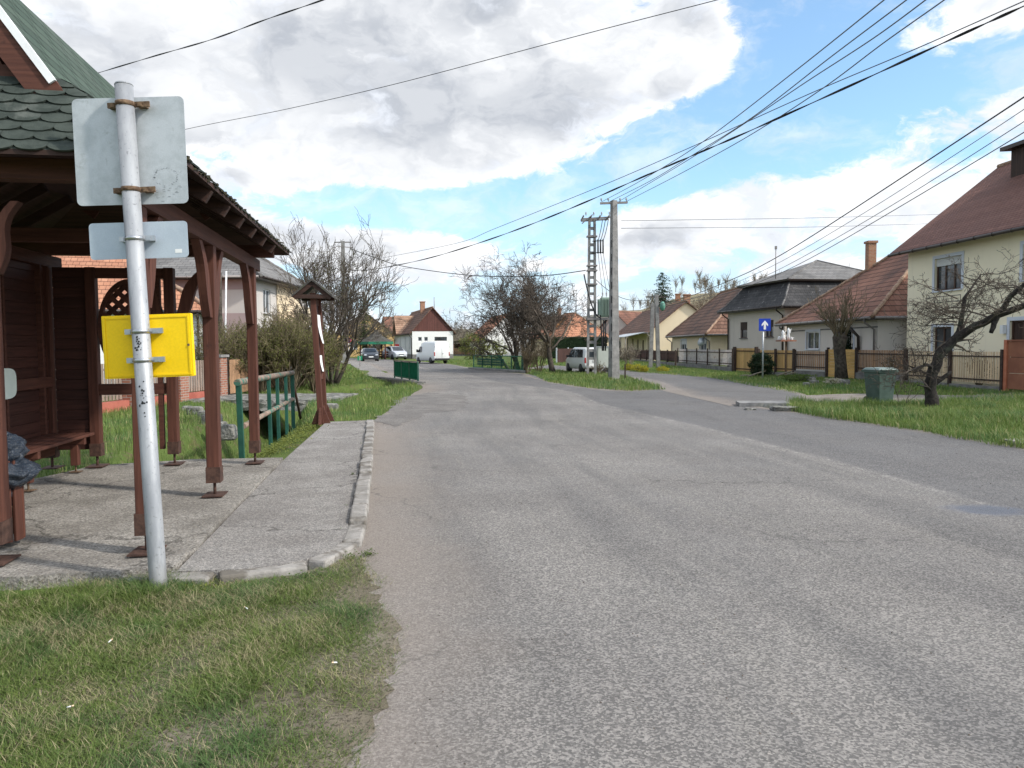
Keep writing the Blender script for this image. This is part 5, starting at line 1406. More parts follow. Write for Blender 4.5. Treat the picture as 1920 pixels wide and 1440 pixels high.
# --- white house with brown gable
dj = V((-0.285, 0.958, 0)).normalized()
H = House('house', 'white house with brown boarded gable and brick chimney at the bend', (-12.9, 97), dj, 17, 5.4, 3.55, 'wall_white', 3.0, 'tile_brown', 0.35, 'gable', gable_mat='clad_brown')
H.window('s0', 1.0, 2.25, 0.5, 0.55, panes=1, sill=False); H.window('s0', 1.8, 2.25, 0.5, 0.55, panes=1, sill=False); H.window('s0', 3.75, 2.3, 1.65, 0.5, panes=4, sill=False, frame='gutter')
for c in (1.5, 2.3, 6.2, 10.6, 12.0): H.window('t0', c, 1.1, 0.62, 1.75, panes=1, sill=False, frame='wall_white' if False else 'frame_white')
H.walls(); H.roof(); H.gutter('t0', 'gutter', (0.1, 16.5)); H.gutter('t1', 'gutter'); H.chimney(5.2, 2.3, 6.0, 1.6, 0.6); H.plinth(0.55)
mb = MB(); mb.prism([H.P(9.0, -0.6, 3.5), H.P(12.2, -0.6, 3.5), H.P(10.6, -0.6, 5.6)], H.b * 3.0); mb.build('cross_gable', M['clad_dark'], H.o)
mb = MB()
for s_, e_ in ((8.6, 10.6), (12.6, 10.6)): mb.prism([H.P(s_, -0.9, 3.3), H.P(e_, -0.9, 5.85), H.P(e_, -0.9, 6.0), H.P(s_, -0.9, 3.42)], H.b * 3.5)
mb.build('cross_gable_roof', M['tile_pale'], H.o)
mb = MB(); p = H.P(0.3, 3.0, 6.4); mb.tube([p, p + Zv(1.6)], 0.04, 6); mb.build('vent_pipe', M['gutter_zinc'], H.o)
mb = MB()
for s_ in (2.2, 3.9): mb.tube([H.P(s_, -0.9, 0), H.P(s_, -0.9, 1.15)], 0.035, 6)
mb.tube([H.P(2.2, -0.9, 1.15), H.P(3.9, -0.9, 1.15)], 0.035, 6); mb.build('handrail', M['gutter_zinc'], H.o)
c = V((-15.1, 98.5, 0)); pb = thing('post_box', 'small red box on a post at the corner of the white house', 'post box', c)
mb = MB(); mb.tube([c, c + Zv(1.3)], 0.04, 8); mb.build('post', M['gutter_zinc'], pb); mb = MB(); mb.box(c + Zv(1.55), (0.5, 0.35, 0.7)); mb.build('box', plain('red_enamel', (0.45, 0.02, 0.02), 0.4), pb, bevel=0.05)
# houses behind it
H = House('house', 'ochre house with dark roof behind the gazebo and spruce', (-27.5, 118), (-0.3, 1), 12, 9, 3.6, 'wall_ochre', 3.2, 'tile_brown', 0.5, 'gable'); H.window('s0', 2.5, 1.2, 1.2, 1.3); H.window('s0', 6, 1.2, 1.2, 1.3); H.walls(); H.roof()
H = House('house', 'orange roofed house rising between gazebo and white house', (-24.5, 140), (0.9, 0.35), 7, 8, 3.6, 'wall_sand', 3.2, 'tile_red', 0.5, 'gable'); H.walls(); H.roof()

# --- houses across the ditch
H = House('house', 'bungalow with orange hipped roof seen through the shelter', (-21.9, 26.7), (0.937, 0.35), 10.0, 8.5, 3.3, 'wall_white', 2.6, 'tile_orange', 0.45, 'hip', (3, 3.4))
H.b = V((-H.a.y, H.a.x, 0)); 
H.window('t0', 8.2, 0.9, 1.3, 1.5, panes=2); H.window('t0', 5.0, 0.9, 1.3, 1.5, panes=2); H.window('t0', 2.0, 0.9, 1.3, 1.5, panes=2)
H.walls(); H.roof(); H.gutter('t0', 'gutter', (9.9,))
mb = MB()
for s_ in (8.0, 8.9): mb.tube([H.P(s_, -1.2, 0), H.P(s_, -1.2, 1.8), H.P(s_ + .15, -1.2, 2.1), H.P(s_ + .5, -1.2, 2.2)], 0.04, 8)
mb.build('pipe_frame', M['frame_white'], H.o)
H = House('house', 'two storey house with mauve and pale bands and grey roof', (-27.0, 38.2), (1, 0.0), 13.9, 9.5, 5.5, 'wall_pale', 3.0, 'slate', 0.6, 'hip', (4, 4.2))
H.b = V((-H.a.y, H.a.x, 0))
H.window('s1', 2.0, 3.4, 1.2, 1.3, panes=2); H.window('s1', 2.0, 0.9, 1.2, 1.3, panes=2)
H.window('t0', 5.0, 3.4, 1.4, 1.3, panes=2)
H.walls(); H.roof(); H.gutter('t0', 'green_zinc' if 'green_zinc' in M else 'gutter_zinc', (13.75,)); H.gutter('s1', 'gutter')
mb = MB()
for z0, z1 in ((4.55, 5.3), (2.1, 3.35)): mb.frame_box(H.P(8.6, -0.004, z0), H.a * 5.0, H.b * -0.015, Zv(z1 - z0))
mb.build('mauve_band', M['wall_pink'], H.o)
mb = MB(); mb.frame_box(H.P(14.0, 3.6, 2.9), H.a * 1.1, H.b * 4.5, Zv(0.18)); mb.frame_box(H.P(15.0, 3.6, 3.08), H.a * 0.08, H.b * 4.5, Zv(0.85)); mb.frame_box(H.P(13.92, 3.6, 3.1), H.a * .05, H.b * 4.5, Zv(2.1)); mb.build('balcony', M['wall_sand'], H.o)

# ------------------------------------------------------------------ fences
FL = [V((16.6, 19.0, 0)), V((16.2, 24.5, 0)), V((15.4, 33.4, 0)), V((13.3, 42, 0)), V((12.6, 55, 0)), V((11.8, 75, 0))]
def onfence(px, poly=FL, off=0.0):
    r = ray(px, 650); k = r.x / r.y
    for a, b in zip(poly[:-1], poly[1:]):
        fa, fb = a.x - k * a.y, b.x - k * b.y
        if fa * fb <= 0 and fa != fb:
            t = fa / (fa - fb); p = a.lerp(b, t); e = (b - a).normalized(); return p + V((-e.y, e.x, 0)) * off
    return None
def picket_fence(name, label, pts, h, mat, post_mat, post_at=2.4, gap=0.035, pw=0.055, plinth=0.0, z0=0.08, cat='fence', rails=True, post_w=0.10, solid=False, hj=0.0, seed=1, group=None, posts=True):
    pts = [V(p) for p in pts]; o = thing(name, label, cat, pts[0], group=group); r = random.Random(seed)
    mbp = MB(); rl = MB(); base = MB(); npost = 0
    for a, b in zip(pts[:-1], pts[1:]):
        d = b - a; L = d.length; e = d.normalized(); nn = V((-e.y, e.x, 0)); n = max(1, round(L / post_at))
        if posts:
            for k in range(n + 1):
                p = a + d * k / n; mb = MB(); mb.box(p + nn * 0.05 + Zv((h + .08) / 2 - .1), (post_w, post_w, h + .28), math.atan2(e.y, e.x)); mb.build('post', M[post_mat], o)
        s = 0.0
        while s < L - pw * .5:
            w = min(pw, L - s); hh = h + (r.uniform(-hj, hj) if hj else 0); p = a + e * s
            mbp.frame_box(p + Zv(z0 + plinth) - nn * 0.06, e * (w if not solid else w - 0.004), nn * 0.018, Zv(hh - z0 - plinth)); s += pw + (0 if solid else gap)
        if rails:
            for z in (z0 + plinth + 0.12, h - 0.16): rl.bar(a + Zv(z) - nn * 0.02, b + Zv(z) - nn * 0.02, 0.04, 0.05)
        if plinth: base.bar(a + Zv(plinth / 2 - .1), b + Zv(plinth / 2 - .1), 0.2, plinth + .2)
    mbp.build('picket', M[mat], o)
    if rails: rl.build('rail', M[post_mat], o)
    if plinth: base.build('plinth', M['plinth'], o)
    return o
M['picket_brown'] = wood('brown_pickets', (0.30, 0.175, 0.10), (0.42, 0.26, 0.155), axis=0, c3=(0.16, 0.09, 0.06))
M['picket_pale'] = wood('pale_pickets', (0.58, 0.42, 0.26), (0.68, 0.53, 0.36), axis=0, c3=(0.34, 0.22, 0.14))
M['board_gold'] = wood('golden_boards', (0.52, 0.31, 0.10), (0.60, 0.38, 0.14), 0.0, axis=1, c3=(0.34, 0.20, 0.07))
M['board_gold_v'] = wood('golden_palings', (0.44, 0.265, 0.10), (0.56, 0.36, 0.15), axis=0, c3=(0.25, 0.145, 0.06))
M['post_dark'] = noisy('dark_steel_post', (0.035, 0.024, 0.02), (0.07, 0.045, 0.035), 8, 0.8, 0.2)
M['bar_grey'] = noisy('flaking_grey_bars', (0.40, 0.37, 0.36), (0.55, 0.51, 0.49), 9, 0.8, 0.2, c3=(0.20, 0.10, 0.06), s3=6)
M['fence_dark'] = wood('dark_brown_palings', (0.045, 0.022, 0.02), (0.075, 0.038, 0.032), axis=0)
M['rust_sheet'] = noisy('rust_red_sheet', (0.22, 0.085, 0.05), (0.30, 0.125, 0.07), 1.6, 0.75, 0.1, 40, c3=(0.36, 0.19, 0.08), s3=1.2)
M['rust_post'] = noisy('orange_gate_post', (0.40, 0.13, 0.07), (0.48, 0.18, 0.10), 4, 0.7, 0.2)
picket_fence('picket_fence', 'pale timber picket fence before the big cream house', [onfence(1883), onfence(1702)], 1.28, 'picket_pale', 'post_dark', 3.2, 0.05, 0.07, 0.12)
picket_fence('picket_fence', 'brown picket fence on dark plinth behind the green bin', [onfence(1700), onfence(1608)], 1.30, 'picket_brown', 'post_dark', 2.4, 0.05, 0.07, 0.3)
a, b = onfence(1606), onfence(1553); e = (b - a).normalized(); nn = V((-e.y, e.x, 0))
g = thing('board_gate', 'golden gate of wide horizontal boards behind the pollard tree', 'gate', a)
mb = MB()
for k in range(9): mb.frame_box(a + Zv(0.02 + k * 0.145) + e * .06, (b - a) - e * .12, nn * 0.03, Zv(0.138))
mb.build('gate_board', M['board_gold'], g, bevel=0.004)
for p in (a, b): mb = MB(); mb.box(p + Zv(0.66), (0.1, 0.1, 1.5), math.atan2(e.y, e.x)); mb.build('gate_post', M['post_dark'], g)
mb = MB(); p = a.lerp(b, 0.3) + Zv(1.17) - nn * .01; mb.frame_box(p, e * 0.14, -nn * 0.008, Zv(0.1)); mb.build('plate', M['paper'], g)
picket_fence('picket_fence', 'brown palings beside the golden board gate', [onfence(1552), onfence(1492)], 1.22, 'picket_brown', 'post_dark', 1.9, 0.05, 0.10, 0.25, seed=5)
picket_fence('paling_fence', 'close golden paling fence behind the one way sign', [onfence(1490), onfence(1424)], 1.26, 'board_gold_v', 'post_dark', 2.0, 0.035, 0.12, 0.1, seed=6)
a, b = onfence(1420), onfence(1379)
g = picket_fence('wooden_gate', 'golden double gate with dark posts before the grey house', [a, b], 1.36, 'board_gold_v', 'post_dark', 9, 0.0, 0.10, 0, 0.05, 'gate', solid=True, seed=7, post_w=0.16)
picket_fence('bar_fence', 'flaking grey bar fence on a plinth before the sand coloured house', [onfence(1375), onfence(1272)], 1.25, 'bar_grey', 'post_dark', 2.6, 0.07, 0.05, 0.22, seed=8, post_w=0.07)
picket_fence('paling_fence', 'dark brown low fence before the yellow house', [onfence(1268), onfence(1182)], 1.1, 'fence_dark', 'post_dark', 2.6, 0.05, 0.06, 0.2, seed=9)
picket_fence('paling_fence', 'dark plum fence beyond the flatbed van', [V((4.0, 66, 0)), V((7.5, 72, 0))], 1.3, 'fence_dark', 'frame_white', 2.2, 0.01, 0.12, seed=10)
# rust sheet gate
a, b = onfence(1888), onfence(2010); e = (b - a).normalized(); nn = V((-e.y, e.x, 0)); nn = nn if nn.x < 0 else -nn
g = thing('metal_gate', 'rust red sheet metal gate with orange posts', 'gate', a)
for k in range(3): mb = MB(); mb.frame_box(a + e * 0.08 + Zv(0.08 + k * 0.52), (b - a) - e * 0.1, nn * 0.02, Zv(0.505)); mb.build('gate_sheet', M['rust_sheet'], g, bevel=0.004)
mb = MB(); mb.frame_box(a + e * 0.06 + Zv(1.63), (b - a) - e * 0.06, nn * .05, Zv(.05)); mb.build('gate_rail', M['rust_sheet'], g)
for p in (a,): mb = MB(); mb.box(p + Zv(0.8), (0.13, 0.13, 1.75), math.atan2(e.y, e.x)); mb.build('gate_post', M['rust_post'], g, bevel=0.008)

# brick pillar fence across the ditch
bf = thing('brick_fence', 'brick pillar fence with upright boards on a red footing', 'fence', (-10.3, 20, 0))
A, B = V((-10.9, 15.5, 0)), V((-9.6, 24.4, 0)); d = B - A; e = d.normalized(); nn = V((-e.y, e.x, 0))
M['brick'] = bricks('red_brick', (0.26, 0.10, 0.065), (0.33, 0.155, 0.10), (0.33, 0.31, 0.28))
M['footing'] = noisy('red_painted_footing', (0.30, 0.085, 0.06), (0.38, 0.12, 0.085), 3, 0.9, 0.2)
M['board_grey'] = wood('greyed_boards', (0.20, 0.15, 0.12), (0.30, 0.235, 0.19), axis=0)
n = 4
for k in range(n + 1):
    p = A + d * k / n; mb = MB(); mb.box(p + Zv(0.62), (0.42, 0.42, 1.34), math.atan2(e.y, e.x)); q = mb.build('pillar', M['brick'], bf)
    mb = MB(); mb.box(p + Zv(1.33), (0.52, 0.52, 0.08), math.atan2(e.y, e.x)); mb.build('pillar_cap', M['concrete_post'], q)
    if k < n:
        p1 = A + d * (k + 1) / n; mb = MB(); mb.bar(p + e * .21 + Zv(0.1), p1 - e * .21 + Zv(0.1), 0.3, 0.26); mb.build('footing', M['footing'], bf)
        mb = MB(); L = (p1 - p).length - .5; m_ = int(L / 0.13)
        for j in range(m_): mb.frame_box(p + e * (.25 + j * L / m_) + Zv(.26), e * 0.09, nn * .02, Zv(0.95))
        mb.build('board', M['board_grey'], bf)
        mb = MB()
        for z in (.4, 1.05): mb.bar(p + e * .2 + Zv(z) + nn * .03, p1 - e * .2 + Zv(z) + nn * .03, 0.03, 0.06)
        mb.build('rail', M['gutter_zinc'], bf)
picket_fence('paling_fence', 'brown board fence and gate behind the shrubs by the brick pillar', [V((-9.35, 24.6, 0)), V((-9.0, 29.5, 0))], 1.2, 'picket_brown', 'post_dark', 2.4, 0.02, 0.09, seed=12)
# brown fence and lean-to beside the white house
picket_fence('paling_fence', 'brown slatted fence beside the white house', [G(838, 667) + V((0, 0, 0)), G(890, 667)], 1.25, 'picket_brown', 'post_dark', 2.5, 0.08, 0.12, 0.2, seed=14)
lt = thing('carport', 'low timber carport with mossy flat roof beyond the white van', 'carport', G(872, 668))
c = G(872, 666); mb = MB(); mb.box(c + Zv(2.35) + V((0, 3, 0)), (4.6, 4.5, 0.25)); mb.build('roof', M['moss'], lt)
for dx in (-2, 0, 2):
    for dy in (1, 5): mb = MB(); mb.box(c + V((dx, dy, 1.15)), (0.18, 0.18, 2.3)); mb.build('post', M['wood_red'], lt)
mb = MB(); mb.box(c + V((0, 5.2, 1.0)), (4.4, 0.08, 2.0)); mb.build('back_wall', M['clad_brown'], lt)

# gazebo
c = V((-16.9, 93, 0)); gz = thing('gazebo', 'open timber gazebo with grey pyramid roof and green valance', 'gazebo', c)
mb = MB(); n = 6; rr = 2.2
ring = [c + V((rr * math.cos(k * 2 * math.pi / n + .3), rr * math.sin(k * 2 * math.pi / n + .3), 2.2)) for k in range(n)]; mid = [c + (p - c) * 0.45 + Zv(1.75) for p in ring]; mid = [V((c.x + (p.x - c.x) * 0.42, c.y + (p.y - c.y) * .42, 2.85)) for p in ring]; top = c + Zv(3.75)
for k in range(n):
    j = (k + 1) % n; mb.quad(ring[k], ring[j], mid[j], mid[k]); mb.quad(mid[k], mid[j], top)
mb.build('roof', M['shake'], gz)
mb = MB()
for k in range(n): j = (k + 1) % n; mb.quad(ring[k] - Zv(.32), ring[j] - Zv(.32), ring[j], ring[k])
mb.build('valance', M['green_paint'], gz)
for k in range(n): p = c + (ring[k] - c) * 0.86; mb = MB(); mb.box((p.x, p.y, 1.0), (0.14, 0.14, 2.3)); mb.build('post', M['wood_red'], gz)
mb = MB()
for k in range(n):
    if k == 4: continue
    a_, b_ = c + (ring[k] - c) * .86, c + (ring[(k + 1) % n] - c) * .86; a_.z = b_.z = 0
    for z in (0.3, 0.6, 0.9): mb.bar(a_ + Zv(z), b_ + Zv(z), 0.04, 0.2)
mb.build('parapet', M['wood_red'], gz)
mb = MB(); mb.box(c + Zv(0.4), (1.2, 0.7, 0.08)); mb.box(c + Zv(0.2), (0.15, 0.5, 0.4)); mb.build('table', M['wood_red'], gz)
# ------------------------------------------------------------------ vehicles
def paint(name, c, rough=0.28):
    m, t, b = base_mat(name, rough, 0.0, 0.5); b.inputs['Coat Weight'].default_value = 0.5; b.inputs['Coat Roughness'].default_value = 0.08
    o = co_(t); x, y, z = t.sep(o)
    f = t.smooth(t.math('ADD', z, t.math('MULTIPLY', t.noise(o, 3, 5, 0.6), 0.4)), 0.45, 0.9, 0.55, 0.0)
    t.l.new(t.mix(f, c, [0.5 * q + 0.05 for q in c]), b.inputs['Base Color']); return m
M['paint_dark'] = paint('dark_blue_paint', (0.018, 0.024, 0.032)); M['paint_silver'] = paint('silver_paint', (0.42, 0.44, 0.48), 0.32)
M['paint_white'] = paint('white_van_paint', (0.70, 0.71, 0.70), 0.4)
M['lamp_clear'] = plain('headlamp_glass', (0.55, 0.57, 0.60), 0.12, 0.2); M['lamp_red'] = plain('tail_lamp_red', (0.30, 0.012, 0.015), 0.2)
M['plastic'] = plain('black_plastic', (0.02, 0.021, 0.023), 0.6)
def vehicle(name, label, cat, loc, rz, st, paint_, wheels, wr, glass_, extra):
    """st: stations along x (front = +x): (x, z bottom, z belt, z top, half width, half width at the roof)"""
    o = thing(name, label, cat, loc, rz); mb = MB(); k = len(st); vs = []
    for x, zb, zl, zt, w, wt in st:
        h = [(w * .90, zb), (w * .985, zb + .12), (w, (zb + zl) * .55), (w * .985, zl), (w * .95 + wt * .05 if zt - zl < .1 else wt + (w - wt) * .12, zl + (zt - zl) * .86), (wt * .82, zt)]
        for y, z in h: vs.append(V((x, y, z)))
        for y, z in h[::-1]: vs.append(V((x, -y, z)))
    n = 12
    fs = [[i * n + j, i * n + (j + 1) % n, (i + 1) * n + (j + 1) % n, (i + 1) * n + j] for i in range(k - 1) for j in range(n)]
    fs.append(list(range(n))[::-1]); fs.append([(k - 1) * n + j for j in range(n)])
    mb.add(vs, fs, 0, True); body = mb.build('body', M[paint_], o, local=True)
    b = body.modifiers.new('bevel', 'BEVEL'); b.width = 0.05; b.segments = 3; b.limit_method = 'ANGLE'; b.angle_limit = R(38)
    for x, w in wheels:
        for s in (-1, 1):
            mb = MB(); y = s * (w - 0.10)
            mb.lathe([(wr * .62, y - .1), (wr * .96, y - .1), (wr, y - .07), (wr, y + .07), (wr * .96, y + .1), (wr * .62, y + .1)], (x, 0, wr), 22, axis='Y'); wh = mb.build('wheel', M['rubber'], o, local=True)
            mb = MB(); yy = y + s * 0.085; mb.lathe([(wr * .64, yy - .01), (wr * .62, yy + .012), (wr * .2, yy + .004), (0.01, yy + .01)], (x, 0, wr), 16, axis='Y'); mb.build('rim', M['alloy'], wh, local=True)
            mb = MB(); mb.lathe([(wr * 1.13, s * (w - .17)), (wr * 1.13, s * (w + .006))], (x, 0, wr + .02), 20, axis='Y'); mb.build('wheel_arch', M['plastic'], wh, local=True)
    for nm, p in glass_:
        mb = MB(); p = [V(q) for q in p]
        nrm = (p[1] - p[0]).cross(p[2] - p[0]).normalized(); c = sum(p, V((0, 0, 0))) / len(p)
        if nrm.dot(c - V((c.x * .6, 0, .5))) < 0: nrm = -nrm
        mb.prism(p, nrm * 0.02); mb.build(nm, M['glass_car'], o, local=True)
    for nm, m_, c, sz in extra:
        mb = MB(); mb.box(c, sz); mb.build(nm, M[m_], o, local=True, bevel=min(sz) * .3)
    return o
def hatch(w=0.86, L=4.05, h=1.46, nose=0.78, mpv=False):
    f = L / 2; hb = 0.93 if not mpv else 1.0
    st = [(-f, .42, .9, .95, w * .86, w * .8), (-f + .12, .28, hb, hb + .16, w * .95, w * .76), (-f + .55, .22, hb, h * .955, w, w * .74), (-f + 1.2, .2, hb, h, w, w * .75), (-.1, .2, hb - .02, h, w, w * .76), (.55, .2, hb - .03, h * .95, w, w * .75),
          (1.15 + (.2 if mpv else 0), .2, hb - .05, hb + .04, w, w * .84), (f - .45, .2, nose, nose + .07, w * .97, w * .84), (f - .1, .24, nose - .15, nose - .08, w * .86, w * .74), (f, .34, nose - .25, nose - .2, w * .72, w * .66)]
    xs = 1.15 + (.2 if mpv else 0)
    g = [('windscreen', [(xs - .02, w * .76, hb + .085), (xs - .02, -w * .76, hb + .085), (.58, -w * .63, h * .955), (.58, w * .63, h * .955)]),
         ('rear_window', [(-f + .18, w * .7, hb + .14), (-f + .18, -w * .7, hb + .14), (-f + .56, -w * .62, h * .93), (-f + .56, w * .62, h * .93)])]
    for s in (-1, 1):
        g.append(('side_window', [(.95, s * w * .985, hb + .02), (-.2, s * w * .995, hb + .02), (-.2, s * w * .835, h * .93), (.45, s * w * .835, h * .93)]))
        g.append(('side_window', [(-.28, s * w * .995, hb + .02), (-f + .5, s * w * .985, hb + .04), (-f + .75, s * w * .835, h * .92), (-.28, s * w * .835, h * .93)]))
    ex = [('number_plate', 'paper', (f + .01, 0, .48), (.02, .5, .11)), ('grille', 'plastic', (f - .02, 0, .60), (.06, .7, .10)), ('bumper_intake', 'plastic', (f - .03, 0, .33), (.08, 1.2, .14))]
    for s in (-1, 1):
        ex += [('headlight', 'lamp_clear', (f - .14, s * w * .70, .68), (.2, .30, .13)), ('mirror', 'plastic', (.85, s * (w + .09), hb + .06), (.1, .18, .13)), ('tail_lamp', 'lamp_red', (-f + .08, s * w * .82, .9), (.12, .16, .28))]
    return st, g, ex
st, g, ex = hatch(0.87, 4.1, 1.44, 0.80)
c = G(688, 677.5); vehicle('hatchback_car', 'dark hatchback driving towards the camera on the far bend', 'car', (c.x, c.y + 1.6, 0.006), math.atan2(-0.97, 0.26), st, 'paint_dark', ((1.3, .87), (-1.25, .87)), 0.31, g, ex)
st, g, ex = hatch(0.90, 4.4, 1.62, 0.90, True)
c = G(736, 674); vehicle('people_carrier', 'silver people carrier parked beside the white house', 'car', (c.x + .1, c.y + 1.2, 0.006), math.atan2(-0.86, 0.5), st, 'paint_silver', ((1.4, .9), (-1.35, .9)), 0.32, g, ex)

# tall white van, rear towards the camera
hd = V((-0.52, 0.854, 0)); c = G(829, 682); c = c + hd * 2.1
st = [(-2.6, .5, 1.2, 2.36, .93, .80), (-2.56, .42, 1.2, 2.44, .97, .84), (-2.2, .35, 1.25, 2.52, .99, .86), (0.6, .3, 1.25, 2.52, .99, .86), (1.15, .3, 1.2, 2.38, .99, .82), (1.75, .3, 1.15, 1.75, .98, .80), (2.05, .3, 1.1, 1.32, .97, .82), (2.5, .3, .98, 1.06, .92, .78), (2.68, .4, .8, .86, .82, .7)]
gl = [('windscreen', [(2.02, .78, 1.34), (2.02, -.78, 1.34), (1.2, -.74, 2.32), (1.2, .74, 2.32)])]
for s in (-1, 1): gl.append(('side_window', [(1.85, s * .985, 1.28), (.75, s * .995, 1.3), (.75, s * .93, 1.95), (1.35, s * .93, 1.95)]))
ex = [('bumper', 'plastic', (-2.66, 0, .52), (.16, 1.86, .2)), ('number_plate', 'paper', (-2.615, -.28, .95), (.03, .5, .12)), ('door_seam', 'plastic', (-2.612, 0, 1.45), (.012, .02, 1.75)), ('door_handle', 'plastic', (-2.63, -.1, 1.12), (.04, .2, .05)), ('hinge', 'plastic', (-2.60, .9, 1.9), (.04, .06, .08)), ('hinge', 'plastic', (-2.60, -.9, 1.9), (.04, .06, .08))]
for s in (-1, 1): ex += [('tail_lamp', 'lamp_red', (-2.58, s * .92, 1.12), (.08, .12, .46)), ('mirror', 'plastic', (1.7, s * 1.12, 1.45), (.12, .22, .34))]
vehicle('panel_van', 'tall white panel van parked tail first beside the white house', 'van', (c.x, c.y, 0.006), math.atan2(hd.y, hd.x), st, 'paint_white', ((1.75, .98), (-1.6, .98)), 0.34, gl, ex).scale = (.80, .80, .80)

# small white van parked behind the electricity mast
hd = V((-0.27, 0.96, 0)).normalized(); c = V((4.30, 43.2, 0))
st = [(-1.75, .4, .95, 1.50, .78, .66), (-1.7, .34, .95, 1.56, .80, .70), (-1.3, .28, .98, 1.62, .81, .71), (.5, .26, .98, 1.62, .81, .71), (.75, .26, .96, 1.55, .81, .69), (1.25, .26, .9, .98, .80, .70), (1.7, .28, .76, .84, .76, .66), (1.85, .36, .62, .68, .66, .58)]
gl = [('rear_window', [(-1.752, .58, 1.0), (-1.752, -.58, 1.0), (-1.752, -.54, 1.46), (-1.752, .54, 1.46)]), ('windscreen', [(1.22, .62, 1.0), (1.22, -.62, 1.0), (.76, -.58, 1.52), (.76, .58, 1.52)])]
for s in (-1, 1): gl += [('side_window', [(1.05, s * .80, .99), (.05, s * .812, .99), (.05, s * .742, 1.5), (.65, s * .742, 1.5)]), ('side_window', [(-.1, s * .812, .99), (-1.45, s * .805, 1.0), (-1.35, s * .742, 1.48), (-.1, s * .742, 1.5)])]
ex = [('bumper', 'paint_white', (-1.8, 0, .45), (.14, 1.5, .18)), ('number_plate', 'paper', (-1.78, 0, .78), (.03, .5, .11)), ('number_plate_light', 'plastic', (-1.78, 0, .9), (.03, .4, .03))]
for s in (-1, 1): ex += [('tail_lamp', 'lamp_red', (-1.74, s * .74, .82), (.07, .1, .34)), ('mirror', 'plastic', (.9, s * .92, 1.06), (.1, .16, .14))]
vehicle('small_van', 'small white van parked behind the electricity mast on the island', 'van', (c.x, c.y, 0.011), math.atan2(hd.y, hd.x), st, 'paint_white', ((1.15, .8), (-1.1, .8)), 0.28, gl, ex).scale = (.92, .92, .90)

# ------------------------------------------------------------------ poles, mast, lamp
def sq_pole(mb, base, h, w0, w1, rz=0.0):
    vs = []
    for z, w in ((-.3, w0), (h, w1)):
        for a, b in ((-1, -1), (1, -1), (1, 1), (-1, 1)): vs.append(base + rot2((a * w / 2, b * w / 2, 0), rz) + Zv(z))
    mb.add(vs, [[0, 3, 2, 1], [4, 5, 6, 7], [0, 1, 5, 4], [1, 2, 6, 5], [2, 3, 7, 6], [3, 0, 4, 7]])
def insulator(mb, p, h=0.16): mb.lathe([(.012, 0), (.014, h * .35), (.045, h * .4), (.045, h * .5), (.03, h * .55), (.045, h * .65), (.03, h), (.01, h)], p, 10)
M['porcelain'] = plain('grey_porcelain', (0.30, 0.31, 0.32), 0.3)
# tall concrete pole on the island
pb = G(1151, 713); pw = thing('concrete_pole', 'tall square concrete pole on the grass island', 'utility pole', pb)
H0 = AT(1151, 376, pb.y).z
mb = MB(); sq_pole(mb, pb, H0, 0.40, 0.24, 0.35); mb.build('pole', M['concrete_post'], pw, bevel=0.015)
mb = MB(); mb.bar(pb + V((-.62, -.05, H0 - .13)), pb + V((.62, .05, H0 - .08)), 0.09, 0.09); mb.build('crossarm', M['gutter_zinc'], pw)
pole_tips = []
for dx in (-.56, -.25, .28, .56):
    mb = MB(); p = pb + V((dx, 0, H0 - .05)); insulator(mb, p); mb.build('insulator', M['porcelain'], pw); pole_tips.append(p + Zv(0.12))
mb = MB()
for k in range(9): mb.bar(pb + V((-.14, -.16, 1.0 + k * .62)), pb + V((-.14, -.16, 1.32 + k * .62)), .03, .05)
mb.build('cable_clip', M['black'], pw)
# electricity mast with transformer
mbse = G(1109, 704.5); ms = thing('transformer_mast', 'slotted concrete electricity mast carrying a green transformer', 'electricity mast', mbse)
H1 = AT(1112, 408, mbse.y).z
for s in (-1, 1):
    mb = MB(); vs0 = mbse + V((s * .20, 0, 0)); vs1 = mbse + V((s * .13 + .04, 0, H1))
    mb.bar(vs0 - Zv(.3), vs1, 0.12, 0.2, up=(0, 1, 0)); mb.build('mast_leg', M['concrete_post'], ms)
mb = MB()
for k in range(18):
    z = 0.9 + k * 0.42; f = z / H1; hw = .20 - .07 * f
    mb.bar(mbse + V((-hw + .04 * f, 0, z)), mbse + V((hw + .04 * f, 0, z)), .15, .14)
mb.build('web', M['concrete_post'], ms)
top = mbse + V((.04, 0, H1))
mb = MB()
for s in (-1, 1): mb.bar(top + V((-.55, s * .3, -.12)), top + V((.9, s * .3, -.04)), .06, .08)
for x in (-.5, -.1, .35, .8): mb.bar(top + V((x, -.7, -.02)), top + V((x, .7, -.02)), .06, .06)
mb.bar(top + V((-.55, -.3, -.35)), top + V((0, -.3, .1)), .05, .05); mb.build('top_frame', M['gutter_zinc'], ms)
mast_tips = []
for k, x in enumerate((-.35, .05, .45, .85)):
    mb = MB(); p = top + V((x, -.4, 0.02)); insulator(mb, p, .2); mb.build('insulator', M['porcelain'], ms); mast_tips.append(p + Zv(.2))
mb = MB()
for z in (2.9, 4.75, 5.45, 5.7, 7.2): mb.bar(mbse + V((-.24, -.13, z)), mbse + V((.30, -.13, z)), .06, .07); mb.bar(mbse + V((-.24, .13, z)), mbse + V((.30, .13, z)), .06, .07)
mb.build('bracket', M['gutter_zinc'], ms)
mb = MB()
for k in range(3):
    x = .32 + k * .13
    for z in (6.35, 6.95): mb.tube([mbse + V((.05, -.1, z)), mbse + V((x, -.25, z))], .022, 6)
    mb.tube([mbse + V((x, -.25, 6.3)), mbse + V((x, -.25, 7.02))], .04, 8)
mb.build('fuse', M['black'], ms)
tz = 3.05; tc = mbse + V((.78, -.05, 0))
